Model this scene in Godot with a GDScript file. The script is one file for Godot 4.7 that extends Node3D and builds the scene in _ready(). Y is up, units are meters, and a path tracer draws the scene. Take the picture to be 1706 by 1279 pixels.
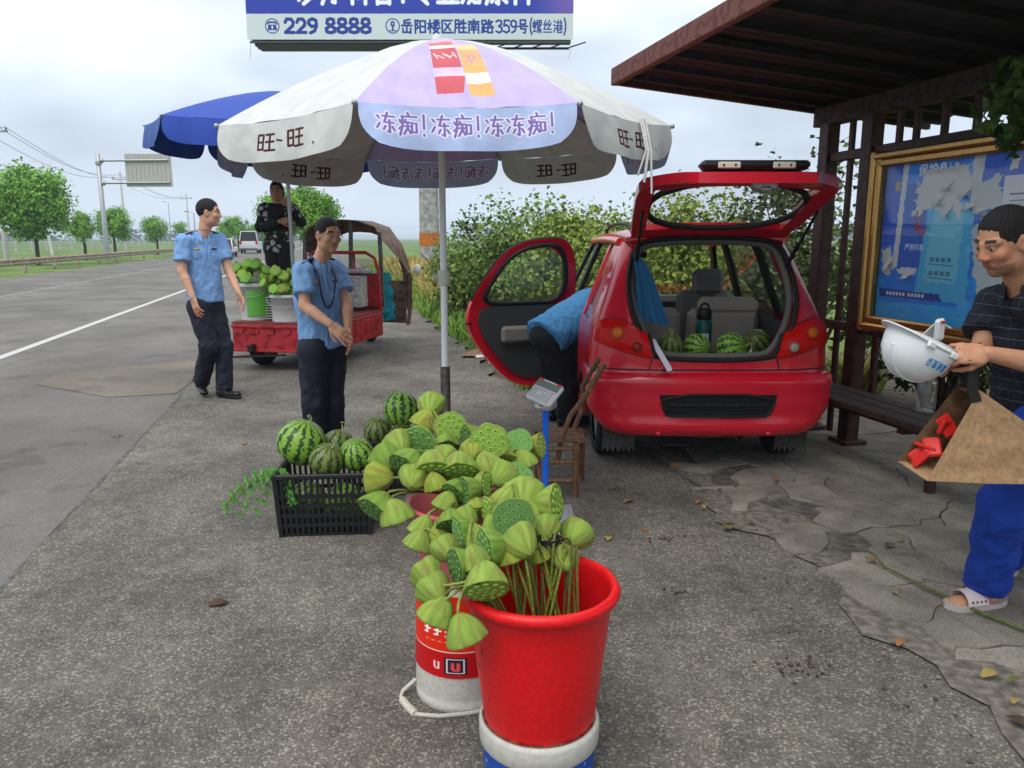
extends Node3D
# A roadside fruit stall: camera heading is -Z, x to the right, y up, metres. The road runs along U, turned 13.3 degrees to the left.

const YAW := 0.2321
var U := Vector3(-sin(YAW), 0, -cos(YAW))
var V := Vector3(cos(YAW), 0, -sin(YAW))
var R := RandomNumberGenerator.new()
var T := {}
var M := {}
var W := FastNoiseLite.new()

# ---------------------------------------------------------------- mesh builder
class B:
	var st := SurfaceTool.new()
	var g := 1
	var tint := Color.WHITE
	func _init():
		st.begin(Mesh.PRIMITIVE_TRIANGLES)
	func p(v: Vector3, uv := Vector2.ZERO):
		st.set_color(tint)
		st.set_uv(uv)
		st.add_vertex(v)
	func flat():
		st.set_smooth_group(-1)
	func smooth():
		g += 1
		st.set_smooth_group(g)
	func tri(a, b, c):
		p(a); p(b); p(c)
	func quad(a, b, c, d, u := Rect2(0, 0, 1, 1)):
		var e := u.end
		p(a, u.position); p(b, Vector2(e.x, u.position.y)); p(c, e)
		p(a, u.position); p(c, e); p(d, Vector2(u.position.x, e.y))
	func turned(a, b, c, d, u: Rect2):   # as quad, with a to b along v
		var e := u.end
		p(a, u.position); p(b, Vector2(u.position.x, e.y)); p(c, e)
		p(a, u.position); p(c, e); p(d, Vector2(e.x, u.position.y))
	func box(c: Vector3, s: Vector3, bs := Basis()):
		flat()
		var x := bs.x * s.x * .5; var y := bs.y * s.y * .5; var z := bs.z * s.z * .5
		quad(c - x + y + z, c + x + y + z, c + x - y + z, c - x - y + z)
		quad(c + x + y - z, c - x + y - z, c - x - y - z, c + x - y - z)
		quad(c - x + y - z, c - x + y + z, c - x - y + z, c - x - y - z)
		quad(c + x + y + z, c + x + y - z, c + x - y - z, c + x - y + z)
		quad(c - x + y - z, c + x + y - z, c + x + y + z, c - x + y + z)
		quad(c - x - y + z, c + x - y + z, c + x - y - z, c - x - y - z)
		return self
	func rbox(c: Vector3, s: Vector3, r := .01, bs := Basis()):   # a box with chamfered edges
		flat()
		var h := s * .5
		var q := h - Vector3.ONE * r
		var ax := [Vector3(1, 0, 0), Vector3(0, 1, 0), Vector3(0, 0, 1)]
		for i in 3:
			var a: Vector3 = ax[i]; var b: Vector3 = ax[(i + 1) % 3]; var d: Vector3 = ax[(i + 2) % 3]
			for sg in [-1.0, 1.0]:
				var o: Vector3 = a * h[i] * sg
				var y: Vector3 = b * q[(i + 1) % 3]; var z: Vector3 = d * q[(i + 2) % 3] * sg
				quad(c + bs * (o - y + z), c + bs * (o + y + z), c + bs * (o + y - z), c + bs * (o - y - z))
				for sb in [-1.0, 1.0]:   # edge between face a and face b
					var e1: Vector3 = a * h[i] * sg + b * q[(i + 1) % 3] * sb
					var e2: Vector3 = a * q[i] * sg + b * h[(i + 1) % 3] * sb
					var l: Vector3 = d * q[(i + 2) % 3] * (sg * sb)
					quad(c + bs * (e1 + l), c + bs * (e2 + l), c + bs * (e2 - l), c + bs * (e1 - l))
		for sx in [-1.0, 1.0]:
			for sy in [-1.0, 1.0]:
				for sz in [-1.0, 1.0]:
					var k := Vector3(sx, sy, sz)
					var a1 := c + bs * (Vector3(h.x, q.y, q.z) * k); var b1 := c + bs * (Vector3(q.x, h.y, q.z) * k); var c1 := c + bs * (Vector3(q.x, q.y, h.z) * k)
					if sx * sy * sz > 0: tri(a1, c1, b1)
					else: tri(a1, b1, c1)
		return self
	func bar(a: Vector3, b: Vector3, w: float, t: float, side := Vector3.ZERO, ch := 0.0):
		var y := (b - a).normalized()
		var x := side if side != Vector3.ZERO else (Vector3.UP if absf(y.y) < .9 else Vector3.RIGHT)
		x = (x - y * x.dot(y)).normalized()
		var bs := Basis(x, y, x.cross(y))
		if ch > 0: return rbox((a + b) * .5, Vector3(w, a.distance_to(b), t), ch, bs)
		return box((a + b) * .5, Vector3(w, a.distance_to(b), t), bs)
	func tube(path: Array, rad, n := 10, caps := true, closed := false):
		smooth()
		var cnt := path.size()
		var rings := []
		var up := Vector3.ZERO
		for i in cnt:
			var d: Vector3
			if closed: d = path[(i + 1) % cnt] - path[(i - 1 + cnt) % cnt]
			else: d = path[mini(i + 1, cnt - 1)] - path[maxi(i - 1, 0)]
			d = d.normalized()
			if up == Vector3.ZERO: up = Vector3.UP if absf(d.y) < .9 else Vector3.RIGHT
			var x := up.cross(d).normalized()
			up = d.cross(x).normalized()
			var r: float = rad[i] if rad is Array else rad
			var ring := []
			for k in n + 1:
				var a := TAU * k / n
				ring.append(path[i] + (x * cos(a) + up * sin(a)) * r)
			rings.append(ring)
		if closed: rings.append(rings[0])
		for i in rings.size() - 1:
			for k in n:
				var f0 := float(i) / (rings.size() - 1); var f1 := float(i + 1) / (rings.size() - 1)
				turned(rings[i][k], rings[i + 1][k], rings[i + 1][k + 1], rings[i][k + 1], Rect2(float(k) / n, f0, 1.0 / n, f1 - f0))
		if caps and not closed:
			flat()
			for k in range(1, n - 1):
				tri(rings[0][0], rings[0][k + 1], rings[0][k])
				tri(rings[-1][0], rings[-1][k], rings[-1][k + 1])
		return self
	func lathe(prof: Array, n := 24, tf := Transform3D(), wob = null):   # prof: Vector2(radius, height)
		smooth()
		var m := prof.size()
		for i in m - 1:
			if prof[i] == prof[i + 1]:
				smooth()
				continue
			for k in n:
				var q := []
				for e in [[i, k], [i + 1, k], [i + 1, k + 1], [i, k + 1]]:
					var a: float = TAU * e[1] / n
					var pr: Vector2 = prof[e[0]]
					var r := pr.x
					if wob != null: r *= wob.call(a, float(e[0]) / (m - 1))
					q.append(tf * Vector3(r * cos(a), pr.y, -r * sin(a)))
				turned(q[0], q[1], q[2], q[3], Rect2(float(k) / n, float(i) / (m - 1), 1.0 / n, 1.0 / (m - 1)))
		return self
	func grid(f: Callable, nu: int, nv: int, uvr := Rect2(0, 0, 1, 1)):
		smooth()
		var a := []
		for j in nv + 1:
			var row := []
			for i in nu + 1: row.append(f.call(float(i) / nu, float(j) / nv))
			a.append(row)
		for j in nv:
			for i in nu:
				quad(a[j][i], a[j][i + 1], a[j + 1][i + 1], a[j + 1][i], Rect2(uvr.position + uvr.size * Vector2(float(i) / nu, float(j) / nv), uvr.size / Vector2(nu, nv)))
		return self
	func slab(f: Callable, nrm: Vector3, nu: int, nv: int, uvr := Rect2(0, 0, 1, 1)):   # a grid with thickness: front sheet, back sheet and rim
		grid(f, nu, nv, uvr)
		grid(func(u, v): return f.call(1.0 - u, v) - nrm, nu, nv)
		for e in [[0, 0, 1, 0], [1, 0, 1, 1], [1, 1, 0, 1], [0, 1, 0, 0]]:
			grid(func(u, v): return f.call(lerpf(e[0], e[2], u), lerpf(e[1], e[3], u)) - nrm * (1.0 - v), nu, 1)
		return self
	func prism(poly: PackedVector2Array, tf: Transform3D, depth: float):   # polygon in the xy plane, front at z = 0, pushed back by depth
		flat()
		var ix := Geometry2D.triangulate_polygon(poly)
		var fr := func(q, z): return tf * Vector3(q.x, q.y, z)
		for i in range(0, ix.size(), 3):
			tri(fr.call(poly[ix[i]], 0), fr.call(poly[ix[i + 1]], 0), fr.call(poly[ix[i + 2]], 0))
			tri(fr.call(poly[ix[i]], -depth), fr.call(poly[ix[i + 2]], -depth), fr.call(poly[ix[i + 1]], -depth))
		for i in poly.size():
			var a := poly[i]; var b := poly[(i + 1) % poly.size()]
			quad(fr.call(a, 0), fr.call(b, 0), fr.call(b, -depth), fr.call(a, -depth))
		return self
	func ball(c: Vector3, r: Vector3, n := 12, m := 8, bs := Basis()):
		smooth()
		for j in m:
			for k in n:
				var q := []
				for e in [[j, k], [j + 1, k], [j + 1, k + 1], [j, k + 1]]:
					var t: float = PI * e[0] / m; var a: float = TAU * e[1] / n
					q.append(c + bs * (Vector3(sin(t) * cos(a), cos(t), -sin(t) * sin(a)) * r))
				turned(q[0], q[1], q[2], q[3], Rect2(float(k) / n, float(j) / m, 1.0 / n, 1.0 / m))
		return self
	func done() -> ArrayMesh:
		st.generate_normals()
		st.index()
		return st.commit()

# ---------------------------------------------------------------- distance field, meshed as surface nets
class Fld:
	var o := Vector3.ZERO
	var h := .01
	var nx := 0
	var ny := 0
	var nz := 0
	var d := PackedFloat32Array()
	func _init(lo: Vector3, hi: Vector3, cell: float):
		h = cell; o = lo
		nx = int((hi.x - lo.x) / h) + 2; ny = int((hi.y - lo.y) / h) + 2; nz = int((hi.z - lo.z) / h) + 2
		d.resize(nx * ny * nz)
		d.fill(1.0)
	func span(lo: Vector3, hi: Vector3) -> Array:
		return [clampi(int((lo.x - o.x) / h), 0, nx - 1), clampi(int((hi.x - o.x) / h) + 1, 0, nx - 1), clampi(int((lo.y - o.y) / h), 0, ny - 1), clampi(int((hi.y - o.y) / h) + 1, 0, ny - 1), clampi(int((lo.z - o.z) / h), 0, nz - 1), clampi(int((hi.z - o.z) / h) + 1, 0, nz - 1)]
	func cap(a: Vector3, b: Vector3, ra: float, rb: float, k := .02, ax := Vector3.ZERO, sq := 1.0, fa := false, fb := false, cut := false):
		var m := (maxf(ra, rb) + k) * maxf(1.0, sq) + 2.5 * h
		var s := span(a.min(b) - Vector3.ONE * m, a.max(b) + Vector3.ONE * m)
		var ab := b - a
		var l2 := maxf(ab.length_squared(), 1e-9)
		var l := sqrt(l2)
		var qs := 1.0 / sq - 1.0
		var abx := ab.x; var aby := ab.y; var abz := ab.z
		for z in range(s[4], s[5] + 1):
			for y in range(s[2], s[3] + 1):
				var i: int = (z * ny + y) * nx + s[0]
				var py0 := o.y + y * h - a.y
				var pz0 := o.z + z * h - a.z
				for x in range(s[0], s[1] + 1):
					var px := o.x + x * h - a.x
					var py := py0
					var pz := pz0
					var f := 0.0
					if fa or fb: f = (px * abx + py * aby + pz * abz) / l
					if qs != 0.0:
						var q := (px * ax.x + py * ax.y + pz * ax.z) * qs
						px += ax.x * q; py += ax.y * q; pz += ax.z * q
					var t := clampf((px * abx + py * aby + pz * abz) / l2, 0.0, 1.0)
					px -= abx * t; py -= aby * t; pz -= abz * t
					var v := sqrt(px * px + py * py + pz * pz) - (ra + (rb - ra) * t)
					if fb: v = maxf(v, f - l)
					if fa: v = maxf(v, -f)
					var c := d[i]
					if cut:
						d[i] = maxf(c, -v)
					else:
						var w := k - absf(c - v)
						d[i] = minf(c, v) - (w * w / (4.0 * k) if w > 0.0 else 0.0)
					i += 1
	func ell(c0: Vector3, r: Vector3, bs := Basis(), k := .01, cut := false):
		var m := maxf(r.x, maxf(r.y, r.z)) + k + 2.5 * h
		var s := span(c0 - Vector3.ONE * m, c0 + Vector3.ONE * m)
		var inv := bs.transposed()
		for z in range(s[4], s[5] + 1):
			for y in range(s[2], s[3] + 1):
				var i: int = (z * ny + y) * nx + s[0]
				for x in range(s[0], s[1] + 1):
					var p := inv * (o + Vector3(x, y, z) * h - c0) / r
					var k0 := p.length()
					var v := k0 * (k0 - 1.0) / maxf((p / r).length(), 1e-6) if k0 > .02 else -minf(r.x, minf(r.y, r.z))
					var c := d[i]
					if cut:
						var e := k - absf(c + v)
						d[i] = maxf(c, -v) + (e * e / (4.0 * k) if e > 0.0 else 0.0)
					else:
						var w := k - absf(c - v)
						d[i] = minf(c, v) - (w * w / (4.0 * k) if w > 0.0 else 0.0)
					i += 1
	func keep(f: Callable):   # intersect with f(point) < 0
		for z in nz:
			for y in ny:
				for x in nx:
					var i := (z * ny + y) * nx + x
					if d[i] < 2.0 * h: d[i] = maxf(d[i], f.call(o + Vector3(x, y, z) * h))
	func nets() -> Array:
		var vid := PackedInt32Array()
		vid.resize(nx * ny * nz)
		vid.fill(-1)
		var vs := PackedVector3Array()
		var ix := PackedInt32Array()
		var sx := 1; var sy := nx; var sz := nx * ny
		var off := [0, sx, sy, sx + sy, sz, sx + sz, sy + sz, sx + sy + sz]
		var cor := [Vector3(0, 0, 0), Vector3(1, 0, 0), Vector3(0, 1, 0), Vector3(1, 1, 0), Vector3(0, 0, 1), Vector3(1, 0, 1), Vector3(0, 1, 1), Vector3(1, 1, 1)]
		var ed := [[0, 1], [2, 3], [4, 5], [6, 7], [0, 2], [1, 3], [4, 6], [5, 7], [0, 4], [1, 5], [2, 6], [3, 7]]
		var lim := 2.2 * h
		for z in nz - 1:
			for y in ny - 1:
				var i := (z * ny + y) * nx - 1
				for x in nx - 1:
					i += 1
					var d0 := d[i]
					if d0 > lim or d0 < -lim: continue
					var neg := 0
					for e in off:
						if d[i + e] < 0.0: neg += 1
					if neg == 0 or neg == 8: continue
					var sum := Vector3.ZERO
					var cnt := 0
					for e in ed:
						var a := d[i + off[e[0]]]
						var b := d[i + off[e[1]]]
						if (a < 0.0) != (b < 0.0):
							sum += cor[e[0]].lerp(cor[e[1]], a / (a - b))
							cnt += 1
					vid[i] = vs.size()
					vs.append(o + (Vector3(x, y, z) + sum / cnt) * h)
		for z in range(1, nz - 1):
			for y in range(1, ny - 1):
				var i := (z * ny + y) * nx
				for x in range(1, nx - 1):
					i += 1
					if vid[i] < 0: continue
					var a := d[i] < 0.0
					for e in 3:
						var st: int = [sx, sy, sz][e]
						if (d[i + st] < 0.0) == a: continue
						var p: int = [sy, sz, sx][e]
						var q: int = [sz, sx, sy][e]
						var v0 := vid[i]; var v1 := vid[i - p]; var v2 := vid[i - p - q]; var v3 := vid[i - q]
						if v1 < 0 or v2 < 0 or v3 < 0: continue
						if a: ix.append_array([v0, v2, v1, v0, v3, v2])
						else: ix.append_array([v0, v1, v2, v0, v2, v3])
		return [vs, ix]

class Soup:   # several nets in one surface
	var v := PackedVector3Array()
	var c := PackedColorArray()
	var ix := PackedInt32Array()
	func add(n: Array, col, tf := Transform3D()):
		var b := v.size()
		for q in n[0]:
			v.append(tf * q)
			c.append(col.call(q) if col is Callable else col)
		for i in n[1]: ix.append(i + b)
	func folds(nz: FastNoiseLite, amp: float, sc: Vector3, top := 99.0):
		var nr := normals()
		for i in v.size():
			var q := v[i] * sc
			v[i] += nr[i] * amp * clampf((top - v[i].y) / .12, 0.0, 1.0) * (1.0 - 2.4 * absf(nz.get_noise_3dv(q)) + .5 * nz.get_noise_3dv(q * 2.3))
	func normals() -> PackedVector3Array:
		var n := PackedVector3Array()
		n.resize(v.size())
		for t in range(0, ix.size(), 3):
			var a := ix[t]; var b := ix[t + 1]; var e := ix[t + 2]
			var f := (v[e] - v[a]).cross(v[b] - v[a])
			n[a] += f; n[b] += f; n[e] += f
		for i in n.size(): n[i] = n[i].normalized()
		return n
	func done() -> ArrayMesh:
		var a := []
		a.resize(Mesh.ARRAY_MAX)
		a[Mesh.ARRAY_VERTEX] = v
		a[Mesh.ARRAY_NORMAL] = normals()
		a[Mesh.ARRAY_COLOR] = c
		a[Mesh.ARRAY_INDEX] = ix
		var m := ArrayMesh.new()
		m.add_surface_from_arrays(Mesh.PRIMITIVE_TRIANGLES, a)
		return m

# ---------------------------------------------------------------- scene bookkeeping
func thing(called: String, label: String, category: String, at := Vector3.ZERO, yaw := 0.0, group := "") -> Node3D:
	var o := Node3D.new()
	o.name = called
	add_child(o, true)
	o.position = at
	o.rotation.y = yaw
	tag(o, label, category, group)
	return o

func tag(o: Node, label: String, category: String, group := ""):
	o.set_meta("label", label)
	o.set_meta("category", category)
	if group: o.set_meta("group", group)

func part(called: String, mesh, mat: Material, parent: Node = self, kind := "") -> MeshInstance3D:
	var o := MeshInstance3D.new()
	o.name = called
	o.mesh = mesh.done() if mesh is B or mesh is Soup else mesh
	o.material_override = mat
	parent.add_child(o, true)
	if kind: o.set_meta("kind", kind)
	return o

func many(called: String, mesh: Mesh, mat: Material, tfs: Array, cols: Array, parent: Node, kind := "stuff") -> MultiMeshInstance3D:
	var mm := MultiMesh.new()
	mm.transform_format = MultiMesh.TRANSFORM_3D
	mm.use_colors = true
	mm.mesh = mesh
	mm.instance_count = tfs.size()
	for i in tfs.size():
		mm.set_instance_transform(i, tfs[i])
		mm.set_instance_color(i, cols[i % cols.size()])
	var o := MultiMeshInstance3D.new()
	o.name = called
	o.multimesh = mm
	o.material_override = mat
	parent.add_child(o, true)
	if kind: o.set_meta("kind", kind)
	return o

func road(p: float, s: float, y := 0.0) -> Vector3:   # p metres right of the camera across the road, s metres along it
	return V * p + U * s + Vector3(0, y, 0)

# ---------------------------------------------------------------- materials
func mt(r: float, g: float, b: float, rough := .8, metal := 0.0, tex := "", sc := 1.0, bump := 0.0) -> StandardMaterial3D:
	var m := StandardMaterial3D.new()
	m.albedo_color = Color(r, g, b).linear_to_srgb()
	m.roughness = rough
	m.metallic = metal
	m.metallic_specular = .4
	if tex:
		m.albedo_texture = T[tex]
		m.uv1_triplanar = true
		m.uv1_scale = Vector3.ONE * sc
		if bump > 0:
			m.heightmap_enabled = true
			m.heightmap_texture = T[tex]
			m.heightmap_scale = bump
	return m

func vmt(rough := .8, tex := "", sc := 1.0, back := 0.0, bump := 0.0) -> StandardMaterial3D:   # colour from the vertices
	var m := mt(1, 1, 1, rough, 0.0, tex, sc, bump)
	m.vertex_color_use_as_albedo = true
	if back > 0:
		m.backlight_enabled = true
		m.backlight = Color(back, back, back)
	return m

func uvm(tex: Texture2D, rough := .7) -> StandardMaterial3D:
	var m := mt(1, 1, 1, rough)
	m.albedo_texture = tex
	return m

func glass(a := .12, tint := Color(.8, .9, .9)) -> StandardMaterial3D:
	var m := StandardMaterial3D.new()
	m.transparency = BaseMaterial3D.TRANSPARENCY_ALPHA
	m.albedo_color = Color(tint, a)
	m.roughness = .04
	return m

func noise(kind: int, freq: float, sd: int, oct := 4) -> FastNoiseLite:
	var n := FastNoiseLite.new()
	n.noise_type = kind
	n.frequency = freq
	n.seed = sd
	n.fractal_octaves = oct
	n.fractal_type = FastNoiseLite.FRACTAL_FBM if oct > 1 else FastNoiseLite.FRACTAL_NONE
	return n

func bytes_of(n: FastNoiseLite, s: int, norm := true) -> PackedByteArray:
	var im := n.get_seamless_image(s, s, false, false, .1, norm)
	im.convert(Image.FORMAT_L8)
	return im.get_data()

func tex_rgb(s: int, d: PackedByteArray) -> ImageTexture:
	return ImageTexture.create_from_image(Image.create_from_data(s, s, false, Image.FORMAT_RGB8, d))

func grey_tex(s: int, n: FastNoiseLite, lo: float, hi: float, grain := .0) -> ImageTexture:
	var a := bytes_of(n, s)
	for i in a.size():
		a[i] = clampi(int(255.0 * (lerpf(lo, hi, a[i] / 255.0) + R.randf_range(-grain, grain))), 0, 255)
	return ImageTexture.create_from_image(Image.create_from_data(s, s, false, Image.FORMAT_L8, a))

func make_textures():
	R.seed = 11
	T.grain = grey_tex(256, noise(FastNoiseLite.TYPE_SIMPLEX, .09, 1), .78, 1.0, .06)
	T.blotch = grey_tex(256, noise(FastNoiseLite.TYPE_SIMPLEX, .018, 2, 5), .6, 1.0, .02)
	T.cloth = grey_tex(256, noise(FastNoiseLite.TYPE_SIMPLEX, .05, 3), .86, 1.0, .05)
	# aggregate of the shoulder, fine skin of the carriageway, concrete
	for k in [["coarse", 1024, .125, 41], ["fine", 512, .2, 42]]:
		var s: int = k[1]
		var n := noise(FastNoiseLite.TYPE_CELLULAR, k[2], k[3], 1)
		n.cellular_return_type = FastNoiseLite.RETURN_CELL_VALUE
		var a := bytes_of(n, s)
		n.cellular_return_type = FastNoiseLite.RETURN_DISTANCE
		var e := bytes_of(n, s)
		var big := bytes_of(noise(FastNoiseLite.TYPE_SIMPLEX, .006, k[3] + 5, 4), s)
		var out := PackedByteArray()
		out.resize(s * s * 3)
		var hgt := PackedByteArray()
		hgt.resize(s * s)
		for i in s * s:
			var c := a[i] / 255.0
			var ed := e[i] / 255.0
			var v := .61 + .22 * c * c + (.11 if c > .88 else 0.0) - .25 * ed * ed + .10 * (big[i] / 255.0 - .5) + R.randf_range(-.05, .05)
			if k[0] == "fine": v = .72 + .32 * (v - .65)
			out[i * 3] = clampi(int(v * 255), 0, 255)
			out[i * 3 + 1] = clampi(int(v * 250), 0, 255)
			out[i * 3 + 2] = clampi(int(v * (239 if c > .5 else 246)), 0, 255)
			hgt[i] = clampi(int(255 * (1.0 - ed * ed) * (.6 + .4 * c)), 0, 255)
		T[k[0]] = tex_rgb(s, out)
		T[k[0] + "_h"] = ImageTexture.create_from_image(Image.create_from_data(s, s, false, Image.FORMAT_L8, hgt))
	# broad stains that multiply the asphalt
	var st1 := bytes_of(noise(FastNoiseLite.TYPE_SIMPLEX, .012, 51, 5), 512)
	var st2 := bytes_of(noise(FastNoiseLite.TYPE_SIMPLEX, .03, 52, 4), 512)
	var o2 := PackedByteArray()
	o2.resize(512 * 512 * 3)
	for i in 512 * 512:
		var v := .84 + .22 * (st1[i] / 255.0 - .5)
		if st2[i] < 62: v -= .07
		o2[i * 3] = clampi(int(v * 255), 0, 255); o2[i * 3 + 1] = clampi(int(v * 252), 0, 255); o2[i * 3 + 2] = clampi(int(v * 246), 0, 255)
	T.stain = tex_rgb(512, o2)
	# wood grain along y
	var wn := noise(FastNoiseLite.TYPE_SIMPLEX, .02, 61, 4)
	var wi := PackedByteArray()
	wi.resize(256 * 256)
	for y in 256:
		for x in 256: wi[y * 256 + x] = clampi(int(255 * (.72 + .32 * wn.get_noise_2d(x * 3.0, y * .25) + R.randf_range(-.03, .03))), 0, 255)
	T.wood = ImageTexture.create_from_image(Image.create_from_data(256, 256, false, Image.FORMAT_L8, wi))
	# rust and worn paint
	var rn := bytes_of(noise(FastNoiseLite.TYPE_SIMPLEX, .02, 71, 5), 256)
	var ro := PackedByteArray()
	ro.resize(256 * 256 * 3)
	for i in 256 * 256:
		var f := smoothstep(.52, .72, rn[i] / 255.0)
		var g := R.randf_range(.9, 1.0)
		ro[i * 3] = int(255 * lerpf(.92, .74, f) * g); ro[i * 3 + 1] = int(255 * lerpf(.9, .60, f) * g); ro[i * 3 + 2] = int(255 * lerpf(.88, .54, f) * g)
	T.rust = tex_rgb(256, ro)
	# melon rinds: dark jagged stripes from stem to blossom end on two greens
	var mn := noise(FastNoiseLite.TYPE_SIMPLEX, .045, 81, 4)
	for k in [["melon_a", .20, .58, 12.0], ["melon_b", .13, .42, 11.0]]:
		var im := Image.create(512, 256, false, Image.FORMAT_RGB8)
		for y in 256:
			for x in 512:
				var ang := TAU * x / 512.0
				var q := Vector3(cos(ang), 0, sin(ang)) * 80.0
				var w: float = .9 * mn.get_noise_3d(q.x, y * 1.1, q.z)
				var s := .5 + .5 * sin(ang * k[3] + w * 3.0)
				var dark := smoothstep(.60, .74, s + .22 * mn.get_noise_3d(q.x * 3.0, y * 3.0, q.z * 3.0))
				var vein := .10 * mn.get_noise_3d(q.x * 6.0, y * 6.0, q.z * 6.0)
				var base := Color(.33 + k[1] * .8 + vein, k[2] + .06 + vein, .24)
				im.set_pixel(x, y, base.lerp(Color(.09, .22, .10), dark * .88))
		T[k[0]] = ImageTexture.create_from_image(im)

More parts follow.
